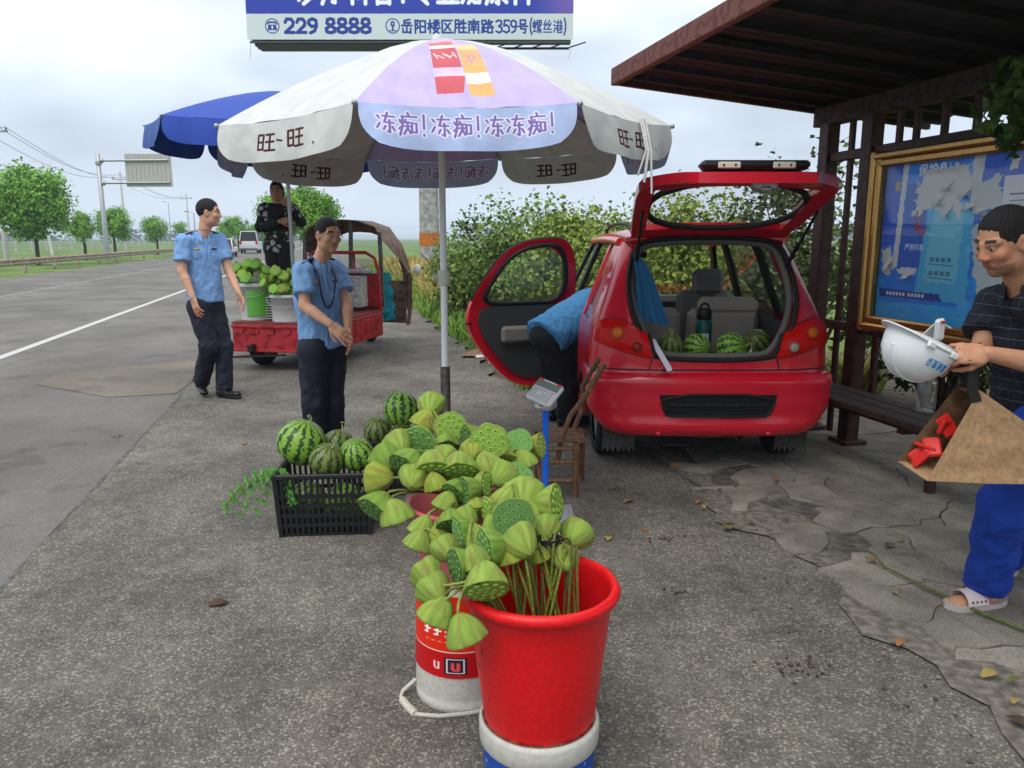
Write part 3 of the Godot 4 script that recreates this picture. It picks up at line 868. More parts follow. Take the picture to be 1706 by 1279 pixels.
	for k in [[.24, .20], [.28, .27], [.34, .17], [.40, .30], [.27, .13], [.36, .27], [.05, .6], [.14, .68]]:
		b = B.new()
		var z0: float = lerpf(-s1 + .07, -s0 - .07, k[0] * .85); var yy: float = lerpf(y1 - .06, y0 + .06, k[1])
		var w := R.randf_range(.04, .08); var h := R.randf_range(.05, .11)
		b.grid(func(u, v): return Vector3(p + .026 - .05 * v * v, yy - h * v + .02 * v * v, z0 + w * (u - .5) * (1.0 - .5 * v) + .01 * sin(v * 9.0)), 3, 5)
		part("torn_paper", b, mt(.66, .67, .67, .8), t)
	b = B.new()
	b.grid(func(u, v): return Vector3(p + .008, lerpf(y1 - .05, y0 + .05, v), lerpf(-s1 + .05, -s0 - .05, u)), 1, 1)
	part("glass_pane", b, glass(.03, Color(.9, 1, .97)), t)

# ---------------------------------------------------------------- the red hatchback (own axes: rear bumper at z = 0, bonnet towards -z)
func tab(t: Array, y: float) -> float:
	for i in t.size() - 1:
		if y <= t[i + 1][0]: return lerpf(t[i][1], t[i + 1][1], clampf((y - t[i][0]) / (t[i + 1][0] - t[i][0]), 0, 1))
	return t[-1][1]

func hw(y: float) -> float:
	return tab([[.2, .69], [.3, .73], [.45, .75], [.62, .755], [.8, .752], [.92, .735], [1.0, .705], [1.15, .645], [1.3, .59], [1.42, .54], [1.5, .50]], y)

func zr(y: float) -> float:
	return tab([[.2, -.06], [.3, -.02], [.6, -.02], [.66, -.05], [.8, -.055], [.95, -.075], [1.1, -.13], [1.3, -.235], [1.44, -.315], [1.52, -.36]], y)

func rear(x: float, y: float, off := 0.0) -> Vector3:
	var t := clampf(absf(x) / hw(y), 0, 1)
	return Vector3(x, y, zr(y) - .34 * (1.0 - pow(1.0 - pow(t, 4.5), 1 / 4.5)) + off)

func smooth_loop(p: Array, n: int, cnt: int) -> Array:
	for r in n:
		var q := []
		for i in p.size():
			q.append(p[i].lerp(p[(i + 1) % p.size()], .25))
			q.append(p[i].lerp(p[(i + 1) % p.size()], .75))
		p = q
	var len := 0.0
	for i in p.size(): len += p[i].distance_to(p[(i + 1) % p.size()])
	var out := []
	var acc := 0.0
	var k := 0
	for i in p.size():
		var a = p[i]; var b = p[(i + 1) % p.size()]
		var l: float = a.distance_to(b)
		while k < cnt and acc + l >= len * k / cnt:
			out.append(a.lerp(b, (len * k / cnt - acc) / maxf(l, 1e-6)))
			k += 1
		acc += l
	return out

func build_car():
	var t := thing("hatchback_car", "small red hatchback with raised tailgate and open rear door, melons in its boot", "car", Vector3(1.245, 0, -4.62))
	var red := mt(.82, .012, .036, .26, 0, "grain", 4)
	red.clearcoat_enabled = true
	red.clearcoat = .6
	red.clearcoat_roughness = .12
	var seal := mt(.012, .012, .012, .6)
	var trim := mt(.10, .10, .098, .7, 0, "cloth", 6)
	var beige := mt(.58, .53, .45, .8, 0, "cloth", 6)
	var win := glass(.10, Color(.55, .65, .6))
	var open := smooth_loop([Vector2(.33, .735), Vector2(.40, .79), Vector2(.475, .92), Vector2(.535, 1.10), Vector2(.515, 1.3), Vector2(.46, 1.45), Vector2(.2, 1.475), Vector2(-.2, 1.475), Vector2(-.46, 1.45), Vector2(-.515, 1.3), Vector2(-.535, 1.10), Vector2(-.475, .92), Vector2(-.40, .79), Vector2(-.33, .735)], 2, 72)
	var outer := []
	for q in open:
		var dir: Vector2 = (q - Vector2(0, 1.02)).normalized()
		var r: float = q.distance_to(Vector2(0, 1.02))
		while r < 1.2:
			var e: Vector2 = Vector2(0, 1.02) + dir * r
			if absf(e.x) > hw(e.y) * .999 or e.y < .615 or e.y > 1.505 - .03 * pow(e.x / .5, 2.0): break
			r += .004
		outer.append(Vector2(0, 1.02) + dir * r)
	var b := B.new()
	var rows := [-.06, 0.0, .04, .15, .4, .65, .82, .92, .97, 1.0]
	b.grid(func(u, v):
		var k := int(round(u * 72)) % 72
		var w: float = rows[int(round(v * 9))]
		var q: Vector2 = open[k].lerp(outer[k], w)
		return rear(clampf(q.x, -hw(q.y), hw(q.y)), q.y, -.07 if w < 0 else (-.012 if w == 0 else 0.0)), 72, 9)
	part("body", b, red, t)
	var path := []
	for q in open: path.append(rear(q.x * .985, q.y, .004))
	b = B.new()
	b.tube(path, .015, 8, false, true)
	part("boot_seal", b, seal, t)
	path = []
	for q in open: path.append(rear(q.x * .93, 1.02 + (q.y - 1.02) * .95, -.05))
	b = B.new()
	b.tube(path, .022, 8, false, true)
	part("boot_trim", b, mt(.13, .125, .115, .8), t)
	# bumper
	b = B.new()
	var bp := [[.655, -.05], [.65, -.012], [.635, .012], [.60, .022], [.56, .014], [.50, .016], [.42, .018], [.37, .012], [.355, .022], [.30, .014], [.265, -.012], [.25, -.06], [.25, -.2]]
	b.grid(func(u, v):
		var row = bp[int(round(v * 12))]
		var a := lerpf(-1.25, 1.25, u) * PI * .5
		var y: float = row[0]
		var w: float = hw(maxf(y, .42)) + .012 + row[1] * .7 - (.10 * smoothstep(.45, .25, y))
		var ca := cos(clampf(a, -PI / 2, PI / 2)); var sa := sin(clampf(a, -PI / 2, PI / 2))
		var x := w * signf(sa) * pow(absf(sa), .5)
		var z: float = row[1] - .34 * (1.0 - pow(ca, .42)) - maxf(0.0, absf(a) - PI / 2) * .3
		return Vector3(x, y, z), 48, 12)
	part("bumper", b, red, t)
	for s in [-1.0, 1.0]:
		b = B.new()
		b.ball(Vector3(s * .34, .285, .008), Vector3(.02, .014, .012), 8, 5)
		part("parking_sensor", b, red, t)
	b = B.new()
	path = []
	for k in 41:
		var x := lerpf(-.735, .735, k / 40.0)
		path.append(rear(x, .672 + .004 * pow(absf(x) / .7, 2.0), .003))
	b.tube(path, .0045, 5)
	for s in [-1.0, 1.0]: b.tube([rear(s * .385, .74, .004), rear(s * .395, .70, .004), rear(s * .40, .672, .004)], .0035, 5)
	part("panel_gap", b, seal, t)
	# bumper grille with a hexagon mesh
	var gi := Image.create(128, 64, false, Image.FORMAT_RGB8)
	gi.fill(Color(.03, .03, .03))
	for j in 6:
		for i in 12:
			var c := Vector2(i * 11 + (5 if j % 2 else 0), j * 11 + 3)
			for k in 6: stroke(gi, c + Vector2.from_angle(TAU * (k + .5) / 6) * 6, c + Vector2.from_angle(TAU * (k + 1.5) / 6) * 6, 2.2, Color(.2, .2, .2))
	b = B.new()
	var gp := PackedVector2Array([Vector2(-.345, .53), Vector2(.375, .53), Vector2(.335, .41), Vector2(.31, .395), Vector2(-.275, .395), Vector2(-.305, .41)])
	b.prism(gp, Transform3D(Basis(), Vector3(0, 0, .022)), .03)
	var gm := mt(.25, .25, .25, .6)
	gm.albedo_texture = ImageTexture.create_from_image(gi)
	gm.uv1_triplanar = true
	gm.uv1_scale = Vector3(8, 14, 8)
	var gr := part("bumper_grille", b, gm, t)
	b = B.new()
	path = []
	for q in smooth_loop([gp[0], gp[1], gp[2], gp[3], gp[4], gp[5]], 1, 40): path.append(Vector3(q.x, q.y, .022))
	b.tube(path, .009, 6, false, true)
	b.rbox(Vector3(.015, .468, .026), Vector3(.62, .016, .014), .004)
	for k in 9: b.box(Vector3(-.23 + k * .06, .468, .032), Vector3(.012, .034, .008))
	part("grille_frame", b, M.black, gr)
	# tail lamps
	for s in [-1.0, 1.0]:
		var lens := mt(.60, .008, .006, .14)
		lens.metallic_specular = .3
		var lf := func(u, v, off):
			var top := Vector2(.705, .955).lerp(Vector2(.42, .90), u) + Vector2(.03, .055) * sin(PI * u)
			var bot := Vector2(.722, .845).lerp(Vector2(.375, .745), u) + Vector2(0, -.012) * sin(PI * u)
			var q := top.lerp(bot, v)
			var k: float = .012 + .018 * pow(sin(PI * clampf(u, .02, .98)) * sin(PI * clampf(v, .02, .98)), .45)
			return rear(s * minf(q.x, hw(q.y) * .998), q.y, k * off) + Vector3(s * .012 * off * smoothstep(.6, .72, q.x), 0, 0)
		b = B.new()
		b.grid(func(u, v): return lf.call(u, v, 1.0), 16, 10)
		var lamp := part("tail_lamp", b, lens, t)
		for k in [[.42, .42, .034, Color(.75, .16, .01), "indicator_lens"], [.74, .72, .027, Color(.30, .012, .014) if s < 0 else Color(.42, .40, .36), "reverse_lens"]]:
			var c: Vector3 = lf.call(k[0], k[1], 1.0)
			var e: Vector3 = (lf.call(k[0] + .05, k[1], 1.0) - c).cross(lf.call(k[0], k[1] + .05, 1.0) - c).normalized()
			if e.z < 0: e = -e
			b = B.new()
			b.ball(c, Vector3(k[2], k[2], .012), 16, 8, Basis(Quaternion(Vector3.BACK, e)))
			var lens2 := part(k[4], b, mt(k[3].r, k[3].g, k[3].b, .1), lamp)
			b = B.new()
			var ring := []
			var bq := Basis(Quaternion(Vector3.BACK, e))
			for a in 18: ring.append(c + e * .004 + bq * Vector3(cos(TAU * a / 18), sin(TAU * a / 18), 0) * k[2])
			b.tube(ring, .005, 6, false, true)
			b.ball(c + e * .006, Vector3(k[2], k[2], .014) * .45, 10, 6, bq)
			part("lens_ring", b, mt(k[3].r * .6, k[3].g * .45, k[3].b * .4, .15), lamp)
		path = []
		for k in 9: path.append(lf.call(1.0, k / 8.0, .6) + Vector3(-s * .012, 0, .002))
		b = B.new()
		b.tube(path, .011, 6)
		part("lamp_bracket", b, seal, lamp)
		b = B.new()
		path = []
		for k in 15: path.append(lf.call(1.0 - k / 14.0, 0.0, .5))
		for k in 15: path.append(lf.call(k / 14.0, 1.0, .5))
		b.tube(path, .0045, 5)
		part("lamp_gasket", b, seal, lamp)
	# flanks
	var side_x := func(y, z): return hw(y) * (1.0 - .12 * smoothstep(-2.6, -3.5, z)) - .0
	var flank := func(z0, z1, s, n):
		var bb := B.new()
		bb.grid(func(u, v):
			var z := lerpf(z0, z1, u)
			var lo := .22
			for zc in [-.58, -2.9]:
				if absf(z - zc) < .33: lo = maxf(lo, .265 + sqrt(.33 * .33 - (z - zc) * (z - zc)))
			var y := lerpf(lo, .935, v)
			return Vector3(s * (side_x.call(y, z) + (.012 * smoothstep(.42, .33, Vector2(z + .58, y - .265).length()) if absf(z + .58) < .45 else 0.0)), y, z), n, 12)
		return bb
	part("rear_wing", flank.call(-.37, -1.06, -1.0, 26), red, t)
	part("front_flank", flank.call(-1.98, -3.5, -1.0, 40), red, t)
	part("side_panel", flank.call(-.37, -3.5, 1.0, 80), red, t)
	b = B.new()
	b.rbox(Vector3(-.69, .25, -1.5), Vector3(.09, .11, 1.1), .02)
	part("door_sill", b, red, t)
	# pillars and roof edge on both sides
	for s in [-1.0, 1.0]:
		var post := func(z0b, z1b, z0t, z1t, called, mat, inset := 0.0):
			var bb := B.new()
			bb.slab(func(u, v):
				var y := lerpf(.93, 1.45, v)
				return Vector3(s * (hw(y) - inset), y, lerpf(lerpf(z0b, z0t, v), lerpf(z1b, z1t, v), u)), Vector3(s * .035, 0, 0), 6, 10)
			part(called, bb, mat, t)
		post.call(-.36, -.60, -.60, -.78, "rear_pillar", red)
		post.call(-.97, -1.07, -1.0, -1.08, "door_pillar", red if s < 0 else seal, .004)
		post.call(-1.93, -2.04, -1.80, -1.9, "centre_pillar", seal, .006)
		post.call(-2.72, -2.84, -2.2, -2.3, "windscreen_pillar", seal)
		for g in [[-.60, -.97, -.78, -1.0, "quarter_window"], [-2.04, -2.72, -1.9, -2.2, "front_window"]] + ([[-1.07, -1.93, -1.08, -1.80, "rear_window"]] if s > 0 else []):
			b = B.new()
			b.grid(func(u, v):
				var y := lerpf(.94, 1.42, v)
				return Vector3(s * (hw(y) - .016), y, lerpf(lerpf(g[0], g[2], v), lerpf(g[1], g[3], v), u)), 2, 6)
			part(g[4], b, win, t)
		b = B.new()
		path = []
		for k in 12:
			var z := lerpf(-.58, -2.28, k / 11.0)
			path.append(Vector3(s * .525, 1.445 + .012 * sin(PI * k / 11.0), z))
		b.tube(path, .03, 8)
		part("roof_edge", b, red, t)
		b = B.new()
		path = []
		for k in 10: path.append(Vector3(s * .46, 1.545 + .03 * sin(PI * clampf(k / 9.0, .0, 1.0)) - (.04 if k in [0, 9] else 0.0), lerpf(-.5, -1.9, k / 9.0)))
		b.tube(path, .012, 8)
		part("roof_rail", b, seal, t)
		b = B.new()
		b.tube([Vector3(s * .47, 1.30, -.24), Vector3(s * .50, 1.62, .12)], .009, 8)
		b.tube([Vector3(s * .47, 1.30, -.24), Vector3(s * .482, 1.43, -.10)], .013, 8)
		part("gas_strut", b, seal, t)
	b = B.new()
	b.slab(func(u, v):
		var x := lerpf(-.52, .52, u)
		var z := lerpf(-.36, -2.26, v)
		return Vector3(x, 1.475 + .055 * (1.0 - pow(absf(x) / .52, 2.2)) + .03 * sin(PI * v) - .05 * smoothstep(.85, 1.0, v), z), Vector3(0, .03, 0), 16, 14)
	part("roof", b, red, t)
	b = B.new()
	b.grid(func(u, v): return Vector3(lerpf(-.5, .5, u), 1.42 + .04 * sin(PI * u), lerpf(-.40, -2.24, v)), 8, 4)
	part("headliner", b, mt(.42, .40, .36, .9), t)
	b = B.new()
	b.slab(func(u, v):
		var z := lerpf(-2.74, -3.5, v)
		var x := lerpf(-.70, .70, u) * (1.0 - .12 * smoothstep(-2.6, -3.5, z))
		return Vector3(x, .90 - .18 * v * v + .03 * (1 - pow(absf(u * 2 - 1), 3.0)), z), Vector3(0, .03, 0), 10, 10)
	b.grid(func(u, v): return Vector3(lerpf(-.62, .62, u), lerpf(.78, .25, v), -3.5 - .10 * sin(PI * u)), 10, 4)
	part("bonnet", b, red, t)
	b = B.new()
	b.grid(func(u, v): return Vector3(lerpf(-1, 1, u) * lerpf(.66, .5, v), lerpf(.96, 1.43, v), lerpf(-2.78, -2.24, v) - .06 * sin(PI * u)), 8, 4)
	part("windscreen", b, win, t)
	b = B.new()
	b.box(Vector3(0, .30, -1.9), Vector3(1.3, .04, 2.9))
	b.box(Vector3(0, .655, -.43), Vector3(1.16, .05, .70))
	b.box(Vector3(0, .5, -.80), Vector3(1.2, .34, .03))
	part("floor_pan", b, trim, t)
	for s in [-1.0, 1.0]:
		b = B.new()
		b.grid(func(u, v): return Vector3(s * lerpf(.60, .50, v), lerpf(.66, .95, v), lerpf(-.14 - v * .04, -1.0, u)), 4, 4)
		if s > 0: b.grid(func(u, v): return Vector3(s * .67, lerpf(.3, .94, v), lerpf(-1.0, -2.75, u)), 4, 4)
		else: b.grid(func(u, v): return Vector3(s * .67, lerpf(.3, .94, v), lerpf(-1.98, -2.75, u)), 4, 4)
		part("inner_trim", b, trim, t, "stuff")
	b = B.new()
	b.rbox(Vector3(0, .80, -2.62), Vector3(1.3, .3, .3), .05)
	part("dashboard", b, M.black, t)
	b = B.new()
	b.rbox(Vector3(-.165, 1.33, -2.16), Vector3(.19, .055, .03), .014)
	b.tube([Vector3(-.165, 1.35, -2.17), Vector3(-.15, 1.44, -2.2)], .008, 6)
	part("rear_view_mirror", b, M.black, t)
	# seats
	var seat_cloth := mt(.24, .235, .23, .9, 0, "cloth", 8, .6)
	for k in [[-.27, .97, .46], [.27, 1.04, .5]]:   # folding rear bench
		b = B.new()
		b.rbox(Vector3(k[0], .80, -.93), Vector3(k[2], .36, .13), .04, Basis(Vector3.RIGHT, .16))
		part("rear_backrest", b, mt(.50, .46, .41, .9, 0, "cloth", 7, .8), t)
	b = B.new()
	b.rbox(Vector3(.30, 1.0, -.90), Vector3(.42, .11, .14), .035, Basis(Vector3.RIGHT, .1))
	part("folded_cover", b, beige, t)
	for s in [-1.0, 1.0]:
		b = B.new()
		b.rbox(Vector3(s * .33, .78, -1.75), Vector3(.46, .56, .12), .05, Basis(Vector3.RIGHT, .2))
		b.rbox(Vector3(s * .33, .5, -2.0), Vector3(.46, .14, .46), .05)
		var st := part("front_seat", b, seat_cloth, t)
		b = B.new()
		b.rbox(Vector3(s * .33, 1.13, -1.62), Vector3(.25, .20, .10), .035, Basis(Vector3.RIGHT, .1))
		b.bar(Vector3(s * .33 - .06, .98, -1.66), Vector3(s * .33 - .06, 1.1, -1.64), .012, .012)
		b.bar(Vector3(s * .33 + .06, .98, -1.66), Vector3(s * .33 + .06, 1.1, -1.64), .012, .012)
		part("headrest", b, seat_cloth, st)
	# wheels and mud flaps
	for k in [[-.60, -.58], [.60, -.58], [-.60, -2.9], [.60, -2.9]]:
		var tf := Transform3D(Basis(Vector3.BACK, PI / 2 * -signf(k[0])), Vector3(k[0], .265, k[1]))
		b = B.new()
		b.lathe([Vector2(.17, -.075), Vector2(.235, -.08), Vector2(.262, -.06), Vector2(.266, 0), Vector2(.262, .06), Vector2(.235, .08), Vector2(.17, .075)], 28, tf)
		var wh := part("wheel", b, M.rubber, t)
		b = B.new()
		b.lathe([Vector2(.17, -.07), Vector2(.17, .06), Vector2(.12, .05), Vector2(.05, .065), Vector2(0, .065)], 20, tf)
		part("rim", b, M.steel, wh)
		if k[1] > -1:
			var fl := PackedVector2Array([Vector2(-.1, .32), Vector2(.1, .32), Vector2(.105, .09)])
			for j in 6:
				fl.append(Vector2(.105 - j * .035, .085))
				fl.append(Vector2(.088 - j * .035, .125))
			fl.append(Vector2(-.105, .09))
			b = B.new()
			b.prism(fl, Transform3D(Basis(), Vector3(k[0] * .93, .02, -.2)), .006)
			part("mud_flap", b, mt(.10, .10, .095, .8, 0, "blotch", 4), t)
	b = B.new()
	b.box(Vector3(0, .33, -.9), Vector3(1.2, .1, 1.4))
	b.tube([Vector3(-.5, .27, -.58), Vector3(.5, .27, -.58)], .03, 8)
	part("underbody", b, M.black, t)
	b = B.new()
	b.tube([Vector3(.20, .25, -.6), Vector3(.20, .22, -.09)], .022, 12, false)
	b.tube([Vector3(.20, .25, -.6), Vector3(.20, .22, -.095)], .019, 12, false)
	part("exhaust_pipe", b, mt(.3, .28, .25, .5, .6), t)
	# raised tailgate
	var hy := 1.515; var hz := -.37; var by := 1.78; var bz := .30; var ey := 1.80; var ez := .60
	var gt := func(x, k, d):   # k 0..1 along the glass half, 1..2 along the lower half; d depth below the outer skin
		var a := Vector3(x, hy, hz).lerp(Vector3(x, by, bz), minf(k, 1.0)).lerp(Vector3(x, ey, ez), maxf(k - 1.0, 0.0))
		var n := Vector3(0, bz - hz, hy - by).normalized() if k < 1.0 else Vector3(0, ez - bz, by - ey).normalized()
		return a + n * (.045 * sin(PI * clampf(k, 0, 2) * .5) * (1.0 - pow(x / .6, 2.0)) - d)
	var gw := func(k): return tab([[0.0, .49], [.3, .515], [.8, .55], [1.0, .545], [1.15, .50], [1.5, .39], [1.85, .34], [2.0, .30]], k)
	var frame := func(z0, z1, d0, d1, x0, x1):   # part of the gate between two k values and two shares of its half width
		var bb := B.new()
		for d in [d0, d1]: bb.grid(func(u, v):
			var k := lerpf(z0, z1, v)
			return gt.call(gw.call(k) * lerpf(x0, x1, u), k, d), 16, 10)
		for e in [[x0, true], [x1, true]]: bb.grid(func(u, v):
			var k := lerpf(z0, z1, v)
			return gt.call(gw.call(k) * e[0], k, lerpf(d0, d1, u)), 1, 10)
		for k in [z0, z1]: bb.grid(func(u, v): return gt.call(gw.call(k) * lerpf(x0, x1, u), k, lerpf(d0, d1, v)), 16, 1)
		return bb
	var gate := part("tailgate", frame.call(.93, 2.0, 0.0, .055, -1.0, 1.0), red, t)
	part("tailgate_top_rail", frame.call(0.0, .16, 0.0, .045, -1.0, 1.0), red, gate)
	part("tailgate_side_rail", frame.call(.16, .93, 0.0, .05, -1.0, -.83), red, gate)
	part("tailgate_side_rail", frame.call(.16, .93, 0.0, .05, .83, 1.0), red, gate)
	b = B.new()
	b.grid(func(u, v):
		var k := lerpf(.15, .94, v)
		return gt.call(gw.call(k) * lerpf(-.84, .84, u), k, .008), 10, 6)
	part("tailgate_glass", b, glass(.08, Color(.7, .8, .8)), gate)
	path = []
	for q in smooth_loop([Vector2(-.85, .15), Vector2(.85, .15), Vector2(.85, .94), Vector2(-.85, .94)], 2, 48): path.append(gt.call(gw.call(q.y) * q.x, q.y, .03))
	b = B.new()
	b.tube(path, .02, 6, false, true)
	part("glass_seal", b, seal, gate)
	b = B.new()
	b.rbox(gt.call(.06, 1.72, .075), Vector3(.13, .05, .07), .012)
	b.rbox(gt.call(.06, 1.72, .095), Vector3(.06, .03, .09), .01)
	part("latch", b, M.steel, gate)
	b = B.new()
	b.rbox(Vector3(0, 1.838, .52), Vector3(.56, .05, .11), .022)
	var hold := part("plate_light_housing", b, M.black, gate)
	for s in [-1.0, 1.0]:
		b = B.new()
		b.rbox(Vector3(s * .14, 1.836, .573), Vector3(.115, .032, .016), .005)
		part("plate_light", b, mt(.66, .60, .50, .35), hold)
		for j in [-.03, .03]:
			b = B.new()
			b.ball(Vector3(s * .14 + j, 1.836, .582), Vector3(.006, .006, .004), 8, 5)
			part("screw", b, M.black, hold)
	# open rear door, hinged at the centre pillar
	var dn := Node3D.new()
	dn.name = "rear_door"
	t.add_child(dn, true)
	dn.position = Vector3(-.735, 0, -1.96)
	dn.rotation.y = -deg_to_rad(66)
	var dx := func(y): return -(hw(y) - .735)   # tumblehome: in door axes the outer face lies at x = dx
	var prof := smooth_loop([Vector2(0, .28), Vector2(0, 1.0), Vector2(.13, 1.46), Vector2(.42, 1.475), Vector2(.70, 1.40), Vector2(.88, 1.12), Vector2(.97, .9), Vector2(.95, .72), Vector2(.80, .50), Vector2(.58, .27), Vector2(.3, .25)], 2, 90)
	var wn := smooth_loop([Vector2(.10, .955), Vector2(.19, 1.41), Vector2(.43, 1.425), Vector2(.66, 1.35), Vector2(.80, 1.12), Vector2(.86, .955), Vector2(.5, .95)], 2, 90)
	var cen := Vector2(.47, 1.0)
	var door_pt := func(q: Vector2, d): return Vector3(dx.call(q.y) + d, q.y, q.x)
	for e in [[0.0, red, "door_skin"], [.055, red, "door_frame"]]:
		b = B.new()
		b.grid(func(u, v):
			var k := int(round(u * 90)) % 90
			return door_pt.call(wn[k].lerp(prof[k], v), e[0]), 90, 5)
		if e[0] > 0:
			b.grid(func(u, v): return door_pt.call(prof[int(round(u * 90)) % 90], .055 * v), 90, 1)
		part(e[2], b, e[1], dn)
	b = B.new()
	b.grid(func(u, v): return door_pt.call(wn[int(round(u * 90)) % 90], .06 * v), 90, 1)
	path = []
	for q in wn: path.append(door_pt.call(q, .058))
	b.tube(path, .02, 6, false, true)
	path = []
	for k in prof.size():
		if prof[k].y > .95: path.append(door_pt.call(prof[k], .03))
	b.tube(path, .017, 6)
	part("window_seal", b, seal, dn)
	b = B.new()
	b.grid(func(u, v): return door_pt.call(cen.lerp(wn[int(round(u * 90)) % 90], v) if v > .5 else cen.lerp(wn[int(round(u * 90)) % 90], v), .03), 90, 2)
	part("door_glass", b, glass(.09, Color(.6, .7, .66)), dn)
	b = B.new()
	var card := PackedVector2Array()
	for q in smooth_loop([Vector2(.05, .32), Vector2(.05, .94), Vector2(.5, .935), Vector2(.89, .94), Vector2(.88, .74), Vector2(.74, .54), Vector2(.55, .33), Vector2(.3, .31)], 2, 40): card.append(Vector2(-q.x, q.y))
	b.prism(card, Transform3D(Basis(Vector3(0, 0, -1), Vector3.UP, Vector3(1, 0, 0)), Vector3(.077, 0, 0)), .02)
	part("door_card", b, mt(.05, .052, .055, .7, 0, "cloth", 5), dn)
	b = B.new()
	b.rbox(Vector3(.10, .70, .52), Vector3(.05, .14, .36), .025)
	part("armrest", b, mt(.22, .20, .17, .8, 0, "cloth", 5), dn)
	b = B.new()
	b.box(Vector3(.062, .80, .965), Vector3(.03, .014, .05))
	part("door_latch", b, M.black, dn)
	boot_things(t.position)

func boot_things(o: Vector3):
	# things that lie in the boot or hang at its edge
	var b := B.new()
	R.seed = 8
	var nz := noise(FastNoiseLite.TYPE_SIMPLEX, 9.0, 3, 3)
	b.grid(func(u, v): return o + Vector3(lerpf(-.10, .30, u), .692 + .05 * absf(nz.get_noise_2d(u * .5, v * .4)) + .05 * smoothstep(.75, 1.0, u), lerpf(-.10, -.30, v)), 24, 14)
	tag(part("plastic_sheet", b, mt(.55, .56, .55, .35)), "crumpled white plastic sheet under the melons in the car boot", "plastic sheet")
	b = B.new()
	var tf := Transform3D(Basis(), o + Vector3(.035, .68, -.50))
	b.lathe([Vector2(0, 0), Vector2(.052, .004), Vector2(.055, .02), Vector2(.055, .23), Vector2(.048, .255), Vector2(.04, .26)], 24, tf)
	var bt := part("flask", b, mt(.006, .085, .085, .35, 0, "grain", 5))
	tag(bt, "dark teal drinking flask standing behind the melons in the boot", "flask")
	b = B.new()
	b.lathe([Vector2(.046, .26), Vector2(.05, .265), Vector2(.05, .32), Vector2(.04, .335), Vector2(0, .335)], 20, tf)
	var ring := []
	for k in 13: ring.append(tf * Vector3(.03 * cos(PI * k / 12.0), .33 + .035 * sin(PI * k / 12.0), 0))
	b.tube(ring, .008, 8)
	part("lid", b, M.black, bt)
	b = B.new()
	b.grid(func(u, v): return tf * Vector3(.0556 * sin((u - .5) * .9), lerpf(.17, .12, v), .0556 * cos((u - .5) * .9)), 4, 1)
	part("printed_mark", b, mt(.5, .6, .58, .5), bt)
	# blue towel hanging inside the left edge of the opening
	b = B.new()
	b.slab(func(u, v):
		var w := lerpf(.03, .20, pow(v, .8))
		return o + Vector3(-.49 + .11 * v + w * (u - .35) + .012 * sin(v * 5.0), 1.385 - .42 * v - .03 * u * v, -.20 + .05 * v + .022 * sin(u * 14.0) * v), Vector3(0, 0, .004), 22, 16)
	tag(part("towel", b, mt(.03, .17, .36, .9, 0, "cloth", 14, .5)), "blue towel hanging inside the left edge of the open boot", "towel")
	b = B.new()
	b.tube([o + Vector3(-.52, 1.45, -.22), o + Vector3(-.50, 1.41, -.19), o + Vector3(-.475, 1.375, -.18)], .006, 6)
	tag(part("cord", b, mt(.45, .05, .04, .8)), "thin red cord that ties the blue towel to the boot edge", "cord")
	b = B.new()
	b.slab(func(u, v):
		var a := Vector3(-.385, .86, -.07).lerp(Vector3(-.285, .68, .03), minf(v * 1.6, 1.0))
		if v > .62: a += Vector3(-.10, -.015, .03) * ((v - .62) / .38)
		return o + a + Vector3(.03, .012, .004) * (u - .5), Vector3(0, 0, .002), 2, 14)
	tag(part("strap", b, mt(.62, .62, .70, .7)), "white strap dangling over the boot sill of the red car", "strap")
	var lab := ["slim watermelon with a curly stalk, leftmost in the car boot", "striped watermelon in the boot in front of the teal flask", "largest watermelon in the boot, lying on the white plastic", "shaded watermelon at the right end of the car boot"]
	var at := [[-.235, .805, -.24, .082, .094, 1], [-.06, .80, -.27, .088, .088, 0], [.145, .80, -.22, .102, .095, 0], [.385, .80, -.48, .095, .09, 1]]
	for k in 4:
		melon(o + Vector3(at[k][0], at[k][1] - .015, at[k][2]), at[k][3], at[k][4], Vector3([.4, 1.5, 1.2, .2][k], [0.0, .6, 1.4, .5][k], [.1, .2, .5, .7][k]), at[k][5], lab[k], "watermelons in the car boot", k % 2 == 0)

func melon(at: Vector3, r: float, h: float, rot: Vector3, kind: int, label: String, group: String, stalk := true):
	var t := thing("watermelon", label, "watermelon", at, 0, group)
	t.rotation = rot
	var key := "melon_m%d" % kind
	if not key in M:
		M[key] = uvm(T["melon_a" if kind == 0 else "melon_b"], .38)
		var b0 := B.new()
		b0.ball(Vector3.ZERO, Vector3.ONE, 36, 22)
		T[key] = b0.done()
	var o := part("rind", T[key], M[key], t)
	o.scale = Vector3(r, h, r)
	if stalk:
		var b := B.new()
		var path := []
		for k in 9: path.append(Vector3(.014 * sin(k * .75), h - .004 + .045 * sin(k * .28), .02 * k / 8.0 + .010 * cos(k * .8)))
		b.tube(path, [.006, .004, .0034, .003, .003, .003, .0026, .0024, .002], 6)
		part("stalk", b, mt(.30, .36, .12, .8), t)

